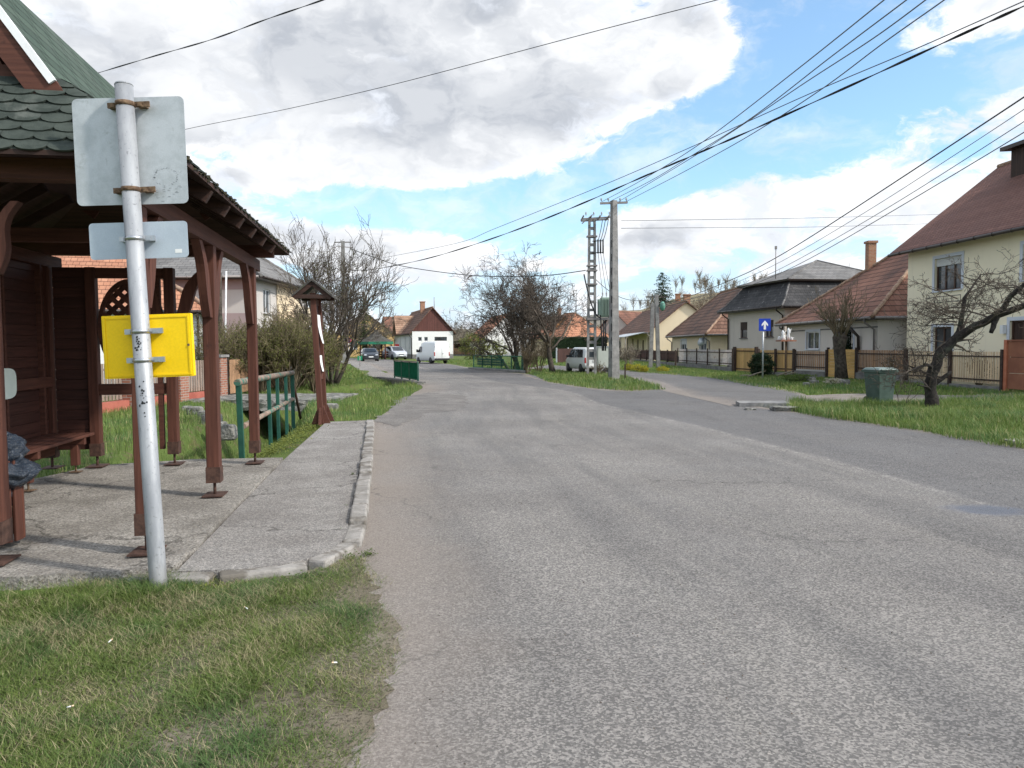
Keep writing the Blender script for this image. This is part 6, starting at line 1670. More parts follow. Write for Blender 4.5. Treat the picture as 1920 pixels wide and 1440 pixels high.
mb = MB(); mb.bar(mbse + V((-.25, -.28, tz - .1)), mbse + V((1.2, -.28, tz - .1)), .08, .12); mb.bar(mbse + V((-.25, .22, tz - .1)), mbse + V((1.2, .22, tz - .1)), .08, .12); mb.bar(mbse + V((.2, 0, tz - 1.3)), mbse + V((1.0, 0, tz - .12)), .07, .07); mb.build('platform', M['gutter_zinc'], ms)
mb = MB(); mb.box(tc + Zv(tz + .5), (.62, .62, 1.0)); tr = mb.build('transformer', M['trafo'] if 'trafo' in M else plain('grey_green_enamel', (.24, .32, .26), .5), ms, bevel=.03)
mb = MB()
for k in range(8):
    for s in (-1, 1): mb.box(tc + V((-.27 + k * .077, s * .37, tz + .5)), (.02, .14, .82)); mb.box(tc + V((s * .37, -.27 + k * .077, tz + .5)), (.14, .02, .82))
mb.build('cooling_fin', plain('grey_green_fins', (.24, .32, .26), .5), tr)
for k in range(3): mb = MB(); insulator(mb, tc + V((-.2 + k * .2, 0, tz + 1.0)), .3); mb.build('bushing', M['porcelain'], tr)
def sag(a, b, s, n=14):
    a, b = V(a), V(b); return [a.lerp(b, i / n) + Zv(-s * 4 * (i / n) * (1 - i / n)) for i in range(n + 1)]
mb = MB(); mb.tube(sag(mbse + V((-.4, -.2, 5.25)), mbse + V((.45, -.3, 3.0)), .55), .035, 6); mb.tube(sag(mbse + V((.45, -.3, 3.0)), mbse + V((.55, -.2, 1.3)), .08), .035, 6); mb.tube(sag(mbse + V((.5, -.3, 4.1)), mbse + V((.4, -.3, 2.9)), .2), .03, 6); mb.tube([mbse + V((.62, -.2, 2.95)), mbse + V((.6, -.2, 1.3))], .04, 6); mb.tube([mbse + V((.72, -.2, 2.95)), mbse + V((.7, -.2, 1.3))], .04, 6)
for k in range(3): mb.tube(sag(top + V((.5 + .15 * k, -.35, -.15)), mbse + V((.33 + .13 * k, -.25, 7.0)), .12), .018, 5); mb.tube(sag(mbse + V((.33 + .13 * k, -.25, 6.3)), tc + V((-.2 + k * .2, 0, tz + 1.3)), .1), .012, 5)
mb.build('cable_loop', M['wire'], ms)
cb = G(1130, 702); cab = thing('cable_cabinet', 'pale grey green electricity cabinet on steel legs behind the concrete pole', 'cabinet', cb)
mb = MB(); mb.box(cb + Zv(.92), (.62, .4, 1.12)); q = mb.build('cabinet', plain('pale_grey_enamel', (.46, .49, .43), .5), cab, bevel=.015)
mb = MB(); mb.box(cb + V((0, 0, 1.5)), (.70, .48, .05)); mb.build('lid', M['panel_back'], q)
mb = MB(); mb.frame_box(cb + V((-.27, -.215, .42)), (.54, 0, 0), (0, -.012, 0), (0, 0, 1.0)); mb.build('door', plain('pale_grey_door', (.49, .52, .46), .5), q, bevel=.004)
mb = MB(); mb.box(cb + V((0, 0, .24)), (.66, .44, .2)); mb.build('base', M['plastic'], cab)
for s in (-1, 1): mb = MB(); mb.bar(cb + V((s * .28, 0, -.1)), cb + V((s * .28, 0, .3)), .05, .05, up=(0, 1, 0)); mb.build('leg', M['gutter_zinc'], cab)
mb = MB(); mb.bar(cb + V((.1, -.3, .45)), cb + V((-.35, -.45, -.02)), .05, .05); mb.build('stay', M['steel'], cab)
# marker post
c = G(1172, 712); mb = MB(); mb.bar(c - Zv(.1), c + Zv(.68), .06, .06, up=(0, 1, 0)); mb.box(c + Zv(.7), (.075, .075, .03))
tag(mb.build('marker_post', M['post_dark'], world=c), 'thin dark marker post at the tip of the grass island', 'post')
# street lamp pole with twin legs
lb = G(1227, 690); lp = thing('lamp_pole', 'short twin leg concrete pole with green globe street lamp', 'street lamp', lb)
for s, hh in ((-1, 4.4), (1, 5.0)):
    mb = MB(); mb.bar(lb + V((s * .28, 0, -.2)), lb + V((s * .12, 0, hh)), .24, .24, up=(0, 1, 0)); mb.build('pole', M['concrete_post'], lp)
mb = MB(); mb.bar(lb + V((-.55, 0, 4.85)), lb + V((1.0, 0, 4.85)), .07, .07); mb.build('crossarm', M['gutter'], lp)
mb = MB(); mb.bar(lb + V((.1, 0, 4.3)), lb + V((.5, -.1, 4.45)), .05, .05); mb.build('lamp_arm', M['gutter_zinc'], lp)
mb = MB(); mb.lathe([(.03, -.36), (.13, -.30), (.19, -.08), (.17, .13), (.10, .25), (.02, .28)], lb + V((.52, -.1, 4.25)), 18); mb.build('lamp_head', plain('green_lamp_shade', (.12, .30, .22), .35), lp)
# concrete pole across the ditch
lb2 = G(647, 684); lp2 = thing('concrete_pole', 'distant concrete pole with bracket arms above the leafless shrubs', 'utility pole', (lb2.x, lb2.y, 0)); p0 = V((lb2.x, lb2.y, 0)); h2 = AT(647, 452, lb2.y).z
mb = MB(); sq_pole(mb, p0, h2, .50, .32, .2); mb.build('pole', M['concrete_post'], lp2)
mb = MB(); mb.bar(p0 + V((-.75, 0, h2 - .1)), p0 + V((.75, 0, h2 - .1)), .09, .09); mb.bar(p0 + V((-.4, -.3, h2 - .5)), p0 + V((.8, .2, h2 - .55)), .07, .07); mb.build('crossarm', M['gutter_zinc'], lp2)
for dx in (-.65, .65): mb = MB(); insulator(mb, p0 + V((dx, 0, h2 - .05)), .22); mb.build('insulator', M['porcelain'], lp2)
# grey timber pole and white mast before the banded house
c = V(((412 - 960) / F * 33, 33, 0)); mb = MB(); mb.tube([c - Zv(.2), c + V((.1, 0, 4.9))], [.13, .10], 10); tag(mb.build('timber_pole', M['bark'], world=c), 'plain grey timber pole before the banded house', 'utility pole')
c = V(((420 - 960) / F * 33.5, 33.5, 0)); mb = MB(); mb.tube([c - Zv(.2), c + V((.22, 0, 5.0))], [.05, .04], 8); tag(mb.build('flag_mast', M['white'], world=c), 'slim white mast next to the grey timber pole', 'mast')

# one way sign
c = G(1430, 709); ow = thing('one_way_sign', 'square blue sign with white upward arrow on a grey pole', 'road sign', c)
sz = AT(1433, 609, c.y).z
mb = MB(); mb.tube([c - Zv(.2), c + Zv(sz + .24)], .04, 12); mb.build('pole', M['steel'], ow)
fx = V((1, 0.12, 0)).normalized(); fn = V((fx.y, -fx.x, 0)); cc = c + Zv(sz) + fn * .06 + fx * .05
mb = MB(); w = .29; o_ = []
for sx, s_z, a0 in ((1, 1, 0), (-1, 1, 90), (-1, -1, 180), (1, -1, 270)):
    for k in range(5): a = R(a0 + 22.5 * k); o_.append(cc + fx * (sx * (w - .03) + .03 * math.cos(a)) + Zv(s_z * (w - .03) + .03 * math.sin(a)))
mb.prism(o_, -fn * .01); pl = mb.build('sign_plate', plain('sign_blue', (.012, .045, .36), .4), ow)
mb = MB(); A = [(-.055, -.22), (.055, -.22), (.055, .02), (.155, -.07), (.155, .03), (0, .20), (-.155, .03), (-.155, -.07), (-.055, .02)]
mb.prism([cc + fx * x + Zv(z) + fn * .003 for x, z in A], fn * .003); mb.build('arrow', M['white'], pl)

# green kilometre plate
c = G(675, 689); km = thing('kilometre_plate', 'small green plate on a thin post at the far footway edge', 'road sign', c)
mb = MB(); mb.tube([c, c + Zv(.75)], .025, 8); mb.build('post', M['gutter_zinc'], km)
mb = MB(); mb.box(c + Zv(.72), (.36, .02, .34)); pl = mb.build('plate', plain('plate_green', (.01, .26, .12), .45), km)
def digit(name, txt, size, loc, rot, mat, parent):
    cu = bpy.data.curves.new(name, 'FONT'); cu.body = txt; cu.size = size; cu.align_x = 'CENTER'; cu.align_y = 'CENTER'; cu.extrude = .002
    tmp = bpy.data.objects.new(name, cu); COL.objects.link(tmp); bpy.context.view_layer.update()
    me = bpy.data.meshes.new_from_object(tmp); bpy.data.objects.remove(tmp); me.materials.clear(); me.materials.append(mat)
    mt = Matrix.Translation(loc) @ rot; me.transform(ORG[parent.name].inverted() @ mt)
    o = bpy.data.objects.new(name, me); COL.objects.link(o); o.parent = parent; ORG[o.name] = ORG[parent.name]; return o
digit('numeral', '2', .3, c + V((0, -.016, .72)), Matrix.Rotation(R(90), 4, 'X'), M['white'], pl)
# round no stopping sign far off
c = V((-19.3, 88.5, 0)); ns = thing('no_stopping_sign', 'round blue and red no stopping sign by the gazebo', 'road sign', c)
mb = MB(); mb.tube([c, c + Zv(2.4)], .04, 8); mb.build('pole', M['steel'], ns)
mb = MB(); mb.lathe([(.34, 0), (.34, .02)], c + V((0, -.07, 2.4)), 24, axis='Y'); pl = mb.build('disc', plain('sign_red', (.45, .02, .03), .4), ns)
mb = MB(); mb.lathe([(.26, 0), (.26, .02)], c + V((0, -.085, 2.4)), 24, axis='Y'); mb.build('blue_field', plain('sign_blue_far', (.02, .05, .35), .4), pl)
mb = MB()
for s in (-1, 1): mb.bar(c + V((-.17, -.095, 2.4 + s * .17)), c + V((.17, -.095, 2.4 - s * .17)), .01, .06, up=(0, 0, 1))
mb.build('cross', plain('sign_cross_red', (.45, .02, .03), .4), pl)

# wheelie bin
c = G(1649, 757); wb = thing('wheelie_bin', 'dark green wheeled bin standing in the long verge grass', 'bin', c, 0.25)
def tub(w0, d0, w1, d1, z0, z1, mb):
    vs = [V((s * w * .5, t * d * .5, z)) for w, d, z in ((w0, d0, z0), (w1, d1, z1)) for s, t in ((-1, -1), (1, -1), (1, 1), (-1, 1))]
    mb.add(vs, [[0, 3, 2, 1], [4, 5, 6, 7], [0, 1, 5, 4], [1, 2, 6, 5], [2, 3, 7, 6], [3, 0, 4, 7]])
M['bin'] = noisy('bin_plastic', (.045, .075, .06), (.065, .10, .08), 4, .55, .05, 60)
M['bin_lid'] = noisy('bin_lid_plastic', (.15, .20, .18), (.22, .27, .25), 4, .5, .05, 60)
mb = MB(); tub(.44, .46, .56, .58, .04, .86, mb); bd = mb.build('body', M['bin'], wb, local=True, bevel=.03)
mb = MB(); tub(.61, .63, .61, .63, .83, .89, mb); mb.build('rim', M['bin'], bd, local=True, bevel=.01)
mb = MB(); tub(.62, .64, .50, .50, .895, .955, mb); mb.box((0, -.33, .905), (.5, .05, .035)); mb.build('lid', M['bin_lid'], wb, local=True, bevel=.02)
mb = MB(); mb.tube([(-.28, .36, .86), (.28, .36, .86)], .02, 8); mb.build('handle', M['bin'], wb, local=True)
for s in (-1, 1): mb = MB(); mb.lathe([(.09, s * .24 - .03), (.1, s * .24), (.09, s * .24 + .03)], (0, .2, .1), 16, axis='X'); mb.build('wheel', M['rubber'], wb, local=True)

# planter table with white birds of folded metal
c = onfence(1484) + V((-.5, -.6, 0)); bt = thing('bird_table', 'rusty flat topped post with white ornaments before the red roofed house', 'bird table', c)
zt = AT(1482, 639, c.y).z
mb = MB(); mb.bar(c - Zv(.1), c + Zv(zt), .08, .08, up=(0, 1, 0)); mb.build('post', M['rust'], bt); mb = MB(); mb.box(c + Zv(zt), (.85, .5, .06), .2); mb.build('table_top', M['rust_sheet'], bt)
r = random.Random(6)
for k in range(5):
    mb = MB(); p = c + V((-.36 + k * .17 + r.uniform(-.07, .07), r.uniform(-.15, .15), zt + .03)); hh = (.2, .5, .28, .62, .16)[k]
    mb.lathe([(.06, 0), (.085, hh * .3), (.05, hh * .6), (.07, hh * .8), (.02, hh)], p, 8); mb.prism([p + V((0, 0, hh * .7)), p + V((.16, .02, hh * .95)), p + V((.1, .02, hh * .55))], V((0, .03, 0)))
    tag(mb.build('ornament', M['white'], world=p), ['white ornament at the fence end of the rusty bird table', 'white ornament second along the rusty bird table', 'white ornament in the middle of the rusty bird table', 'white ornament fourth along the rusty bird table', 'white ornament at the downpipe end of the rusty bird table'][k], 'ornament', 'white ornaments on the bird table')

# culvert slab on the verge at the junction
cv = G(1432, 765); v_ = thing('drain_slab', 'broken concrete slab over the roadside drain at the junction', 'slab', cv)
mb = MB(); rough_block(mb, G(1388, 763) + Zv(-.02), G(1482, 763) - G(1388, 763), V((.1, .75, 0)), Zv(.12), (12, 5, 1), .025, 3); mb.build('slab', M['concrete_post'], v_)
mb = MB(); rough_block(mb, G(1455, 772) + Zv(-.05), V((.5, 0, 0)), V((0, .4, 0)), Zv(.16), (5, 4, 2), .05, 4); rough_block(mb, G(1400, 770) + Zv(-.05), V((.25, 0, 0)), V((0, .2, 0)), Zv(.1), (4, 3, 2), .04, 5); mb.build('rubble', M['stone'], v_)
mb = MB(); rough_block(mb, G(1912, 838) + Zv(-.03), V((.8, 0, 0)), V((0, .5, 0)), Zv(.1), (6, 4, 1), .02, 9); tag(mb.build('kerb_block', M['kerb']), 'pale concrete block at the road edge beside the verge grass', 'block')
# cut branches and stones by the fences
r = random.Random(31)
for k, (px, py, L, kind) in enumerate([(1388, 706, 1.0, 0), (1402, 708, 1.3, 0), (1412, 704, .8, 0), (1455, 707, 1.2, 0), (1470, 706, .9, 0), (1482, 707, 1.0, 0)]):
    c = G(px, py); a = r.uniform(-.5, .9); d = V((math.cos(a), math.sin(a), r.uniform(.05, .5))).normalized(); mb = MB(); mb.tube([c + Zv(.04), c + d * L * .35 + Zv(.04), c + d * L * .7], [.04, .035, .02], 7)
    tag(mb.build('cut_branch', M['twig_pale'], world=c), ['pale cut branch lying nearest the golden double gate', 'longest pale branch on the heap before the double gate', 'short branch tipped up beside the dark bush', 'cut branch just past the one way sign pole', 'stubby branch in the heap past the one way sign', 'cut branch nearest the bird table'][k], 'branch', 'cut branches along the golden fence')
for k, (px, py, s) in enumerate([(1520, 716, .2), (1528, 720, .14), (1582, 722, .2), (1512, 724, .13)]):
    c = G(px, py, 0); mb = MB(); rough_block(mb, c + V((-s, -s * .7, -.08)), (2 * s, 0, 0), (0, 1.4 * s, 0), Zv(s * 1.1 + .08), (4, 3, 2), s * .16, k + 20)
    tag(mb.build('garden_stone', M['stone'], subsurf=1), ['squat grey stone on the grass before the brown palings', 'small stone tucked beside the squat grey one', 'pale stone at the foot of the pollard tree', 'flat stone nearest the tarmac before the brown palings'][k], 'stone', 'stones on the fence verge')
# cigarette ends dropped on the lawn
for k, (px, py) in enumerate([(130, 1325), (206, 1202), (462, 1140), (628, 1242)]):
    c = G(px, py, .045); mb = MB(); a = k * 1.3; d = V((math.cos(a) * .014, math.sin(a) * .014, .004)); mb.tube([c - d * .8, c + d * .6], .0032, 8); mb.tube([c + d * .6, c + d * 1.3], .0033, 8, m=1)
    tag(mb.build('cigarette_end', [M['paper'], M['picket_pale']], world=c), 'white cigarette end dropped on the trodden lawn', 'cigarette end', 'cigarette ends on the lawn')

# ------------------------------------------------------------------ overhead wires
def wire(label, pts, dA, dB, r, mat='wire', twist=0, group='overhead wires', name='overhead_wire', flat_from=None):
    """pts: points of the wire as seen; the wire hangs in one vertical plane between distance dA at its first point and dB at its last"""
    x0, x1 = pts[0][0], pts[-1][0]; P = []
    def smooth_pts(q, n=10):
        P_ = [np.array(p, float) for p in q]; P_ = [2 * P_[0] - P_[1]] + P_ + [2 * P_[-1] - P_[-2]]; o = []
        for i in range(1, len(P_) - 2):
            for t in np.linspace(0, 1, n, endpoint=False):
                a, b, c, d = P_[i - 1:i + 3]; o.append(.5 * (2 * b + (c - a) * t + (2 * a - 5 * b + 4 * c - d) * t * t + (3 * b - a - 3 * c + d) * t ** 3))
        o.append(P_[-2]); return o
    for px, py in smooth_pts(pts):
        f = (px - x0) / (x1 - x0); d = 1 / (1 / dA + (1 / dB - 1 / dA) * f); P.append(AT(px, py, d))
    mb = MB(); mb.tube(P, r, 6)
    if twist:
        for k in range(twist):
            Q = []; s = 0
            for i, p in enumerate(P):
                a = i * .55 + k * 2 * math.pi / twist; Q.append(p + V((math.cos(a) * r * 1.7, 0, math.sin(a) * r * 1.7)))
            mb.tube(Q, r * .8, 5)
    return tag(mb.build(name, M[mat], world=P[0]), label, 'wire', group)
wire('thick bundled overhead cable sweeping above the tall concrete pole', [(652, 507), (700, 505), (800, 485), (900, 455), (1000, 419), (1100, 378), (1200, 334), (1300, 291), (1400, 248), (1600, 158), (1800, 66), (1925, 9), (2060, -52)], 49, 12, .011, twist=2)
wire('thin wire crossing above the thick bundled cable', [(700, 487), (860, 455), (932, 427), (1136, 345), (1302, 273), (1404, 227), (1545, 164), (1730, 86), (1920, 2), (2040, -50)], 49, 12, .010, 'wire_grey')
W4 = [('uppermost of the four wires fanning up from the tall concrete pole', [(1129, 378), (1213, 332), (1329, 258), (1500, 126), (1660, -2), (1720, -50)]), ('second wire in the fan above the tall concrete pole', [(1143, 378), (1225, 336), (1290, 296), (1412, 219), (1560, 105), (1702, -2), (1760, -48)]),
      ('third wire in the fan above the tall concrete pole', [(1160, 378), (1290, 300), (1400, 229), (1511, 187 - 33), (1640, 70), (1738, -2), (1800, -50)]), ('lowest of the four wires fanning up from the tall concrete pole', [(1174, 378), (1290, 318), (1412, 250), (1545, 164), (1660, 78), (1773, -2), (1830, -46)])]
for lb_, p in W4: wire(lb_, p, 35, 11, .011, 'wire_grey')
W5 = [('dark thick wire running down to the roof of the grey house', [(1240, 570), (1300, 553), (1370, 525), (1430, 497), (1520, 444), (1700, 327), (1920, 182), (2000, 128)], .016, 'wire'), ('thin wire just below the dark one above the grey house', [(1235, 572), (1310, 556), (1380, 530), (1480, 482), (1640, 387), (1800, 284), (1920, 205), (2000, 150)], .008, 'wire_grey'),
      ('upper of two close parallel wires before the cream house gable', [(1240, 573), (1330, 552), (1420, 524), (1530, 468), (1700, 368), (1920, 228), (2000, 176)], .009, 'wire_grey'), ('lower of two close parallel wires before the cream house gable', [(1245, 574), (1340, 556), (1440, 522), (1540, 473), (1700, 380), (1920, 248), (2000, 198)], .011, 'wire_grey')]
for lb_, p, rr, mm in W5: wire(lb_, p, 51, 14, rr, mm)
wire('upper faint wire running level from the mast towards the cream house', [(1165, 414), (1300, 412), (1500, 409), (1690, 404), (1760, 402)], 40, 70, .016, 'wire_grey'); wire('lower faint wire running level from the mast towards the cream house', [(1165, 428), (1300, 427), (1500, 426), (1690, 421), (1760, 419)], 40, 70, .016, 'wire_grey')
wire('cable slung from the distant concrete pole to the slotted mast', [(656, 466), (700, 482), (760, 500), (880, 516), (980, 518), (1040, 515), (1098, 507)], 49, 40, .024)
wire('cable dipping from the slotted mast to the twin leg lamp pole', [(1115, 522), (1135, 540), (1160, 556), (1185, 563), (1218, 563)], 40, 51, .016)
wire('twisted wire rising from the shelter roof into the cloudy sky', [(60, 175), (170, 141), (290, 105), (400, 73), (500, 36), (605, 0), (680, -28)], 16, 10, .005, twist=2)
wire('long thin wire from behind the stop sign rising across the clouds', [(200, 280), (350, 242), (540, 204), (735, 159), (930, 108), (1130, 55), (1340, 1), (1430, -24)], 22, 11, .006, 'wire')
# ------------------------------------------------------------------ trees and shrubs
def rnd_dir(r): 
    while True:
        v = V((r.uniform(-1, 1), r.uniform(-1, 1), r.uniform(-1, 1)))
        if 0.05 < v.length < 1: return v.normalized()
def grow(mb, r, p, d, L, rad, lvl, Q, leaf=None):
    n = Q['seg'][min(lvl, len(Q['seg']) - 1)]; pts = [p.copy()]; rs = [rad]; dirs = [d.copy()]
    cu = Q['curl'][min(lvl, len(Q['curl']) - 1)]; up = Q['up'][min(lvl, len(Q['up']) - 1)]
    for i in range(n):
        d = (d + rnd_dir(r) * cu + V((0, 0, up))).normalized(); p = p + d * (L / n)
        pts.append(p.copy()); rs.append(max(Q['rmin'], rad * (1 - Q['taper'] * (i + 1) / n))); dirs.append(d.copy())
    mb.tube(pts, rs, [7, 5, 4, 3, 3, 3][min(lvl, 5)], cap=lvl < 2)
    if leaf is not None and lvl >= Q['max'] - 1: leaf(r, pts)
    if lvl >= Q['max']: return
    k = Q['kids'][min(lvl, len(Q['kids']) - 1)]
    for j in range(k):
        f = r.uniform(Q['from'], 1.0) if j else 1.0
        x = f * n; i = min(int(x), n - 1); q = pts[i].lerp(pts[i + 1], x - i); dd = dirs[min(i + 1, n)]
        sp = Q['spread'] * r.uniform(0.6, 1.25) * (0.45 if j == 0 else 1)
        side = dd.cross(rnd_dir(r)); side = side.normalized() if side.length > 1e-4 else dd.orthogonal()
        nd = (dd * math.cos(sp) + side * math.sin(sp)).normalized()
        grow(mb, r, q, nd, L * Q['ratio'] * r.uniform(0.65, 1.15) * (1.12 - 0.35 * f if j else 1), max(Q['rmin'], rs[i] * Q['rr'] * r.uniform(.8, 1.05)), lvl + 1, Q, leaf)
def leaf_adder(mb, size, dens, m=0):
    def f(r, pts):
        for a, b in zip(pts[:-1], pts[1:]):
            for _ in range(dens if dens >= 1 else (1 if r.random() < dens else 0)):
                c = a.lerp(b, r.random()) + rnd_dir(r) * size * .8; u = rnd_dir(r) * size * r.uniform(.6, 1.2); w = u.cross(rnd_dir(r)).normalized() * size * .45
                mb.quad(c - u * .5, c + w * .5, c + u * .5, c - w * .5)
    return f
QT = dict(seg=[5, 4, 4, 3, 3, 2], curl=[.14, .3, .38, .42, .45], up=[.1, .1, .08, .06, .05], kids=[6, 6, 5, 5, 4], ratio=.62, rr=.62, spread=.75, taper=.55, rmin=.006, max=4)
QT['from'] = .3
def q(**k): d = dict(QT); d.update(k); return d
def bare_tree(name, label, base, h, stems, seed, Q, bark='bark', twig='twig', r0=.14, lean=(0, 0), leaf=None, cat='tree', group=None, parts=('trunk', 'crown'), th=.3):
    r = random.Random(seed); o = thing(name, label, cat, base, group=group); base = V(base)
    tm, cm, lm = MB(), MB(), MB()
    lf = leaf_adder(lm, leaf[0], leaf[1]) if leaf else None
    for s in range(stems):
        a = s / stems * 6.283 + r.uniform(-.4, .4); sp = (0.0 if stems == 1 else r.uniform(.18, .5)); d = V((math.cos(a) * sp + lean[0], math.sin(a) * sp + lean[1], 1)).normalized()
        p = base + V((math.cos(a), math.sin(a), 0)) * (0 if stems == 1 else r0 * 1.5) - Zv(.15); hl = h * th * r.uniform(.85, 1.1); pts = [p]; rs = [r0 * 1.25]
        for i in range(5): d = (d + rnd_dir(r) * .10).normalized(); p = p + d * hl / 5; pts.append(p.copy()); rs.append(r0 * (1 - .07 * i))
        tm.tube(pts, rs, 9)
        for k in range(Q['kids'][0]):
            f = 1.0 if k == 0 else r.uniform(.55, 1.0); i = min(int(f * 5), 4); pp = pts[i].lerp(pts[i + 1], f * 5 - i); sd = d.cross(rnd_dir(r)).normalized(); sa = Q['spread'] * r.uniform(.5, 1.15) * (.3 if k == 0 else 1)
            grow(cm, r, pp, (d * math.cos(sa) + sd * math.sin(sa)).normalized(), h * Q.get('first', .34) * r.uniform(.75, 1.1), r0 * .62 * r.uniform(.6, 1), 1, Q, lf)
    tm.build(parts[0], M[bark], o); c = cm.build(parts[1], M[twig], o)
    if lm.v: lm.build('buds', M[leaf[2]], o)
    return o
# roadside clump beyond the concrete mast
c = G(1040, 699); bare_tree('bare_tree', 'dark leafless tree with bent trunk beside the slotted mast', (2.4, 43.5, 0), 8.2, 1, 3, q(max=5, kids=[8, 6, 5, 5, 3], spread=.85, curl=[.14, .34, .42, .45, .5], rmin=.009, up=[.1, .08, .05, .03, .0]), r0=.17, lean=(-.12, .05), th=.28)
bare_tree('bare_tree', 'bushy many stemmed leafless tree above the far bridge railing', (0.6, 47, 0), 8.0, 5, 8, q(max=5, kids=[5, 5, 5, 4, 3], spread=.7, rmin=.009, up=[.12, .12, .08, .05, .0], first=.36), r0=.10, th=.28)
bare_tree('bare_tree', 'smaller leafless tree leaning over the railing end', (0.0, 50.5, 0), 5.4, 2, 21, q(max=4, kids=[5, 6, 5, 4], spread=.8, rmin=.010), r0=.09, lean=(-.22, 0))
bare_tree('thicket', 'reddish twiggy thicket at the foot of the leafless trees', (1.6, 44.2, 0), 2.4, 12, 5, q(max=3, kids=[4, 4, 4], rmin=.008, spread=.5, up=[.1, .15, .1]), 'twig_brown', 'twig_brown', r0=.022, th=.5, cat='shrub')
bare_tree('thicket', 'low brown thicket between railing end and grass island', (0.9, 43.6, 0), 1.6, 12, 6, q(max=3, kids=[4, 4, 4], rmin=.008, spread=.5), 'twig_brown', 'twig_brown', r0=.02, th=.5, cat='shrub')
bare_tree('sapling', 'brown twiggy sapling at the foot of the slotted mast', (4.6, 39.4, 0), .9, 6, 9, q(max=3, kids=[3, 4, 3], rmin=.006), 'twig_brown', 'twig_brown', r0=.015, th=.5, cat='shrub')
# behind the notice board
bare_tree('bare_tree', 'tall leafless tree with many thin stems behind the notice board', (-7.6, 31.5, 0), 7.2, 5, 14, q(max=4, kids=[5, 5, 5, 4], spread=.5, rmin=.007, up=[.12, .14, .1, .06], first=.38), r0=.085, th=.32, leaf=(.05, .25, 'bud'))
bare_tree('bare_tree', 'broad dark leafless tree before the distant concrete pole', (-9.3, 37.5, 0), 6.2, 3, 16, q(max=5, kids=[5, 5, 5, 4, 3], spread=.6, rmin=.008, curl=[.14, .35, .42, .45, .5]), 'bark_dark', 'twig', r0=.10)
bare_tree('bare_tree', 'olive budding tree behind the gazebo', (-17.9, 100, 0), 5.6, 1, 33, q(max=4, kids=[7, 6, 5, 4], spread=.9, rmin=.013, up=[.05, .02, 0, 0]), r0=.13, leaf=(.09, .35, 'bud'))
# pollard and gnarled trees on the far side
def pollard():
    b = G(1578, 713); o = thing('pollard_tree', 'pollarded tree with thick stump and a broom of shoots', 'tree', b); r = random.Random(4); tm, cm = MB(), MB()
    tp = [b - Zv(.2), b + V((-.05, 0, .7)), b + V((-.12, 0, 1.4)), b + V((-.10, 0, 1.85)), b + V((-.1, 0, 2.1))]; tm.tube(tp, [.30, .24, .24, .31, .2], 12)
    for k in range(26):
        a = r.uniform(0, 6.28); p = tp[3] + V((math.cos(a) * .2, math.sin(a) * .2, r.uniform(-.1, .25))); sp = r.uniform(.1, .85); d = V((math.cos(a) * sp, math.sin(a) * sp, 1)).normalized()
        grow(cm, r, p, d, r.uniform(1.0, 1.75) * (1.1 - sp * .3), .035, 1, q(max=3, kids=[0, 5, 4, 3], ratio=.5, spread=.5, rmin=.007, up=[0, .05, .04, .02], curl=[.1, .16, .2, .3]))
    tm.build('trunk', M['bark'], o); cm.build('crown', M['twig_brown'], o)
pollard()
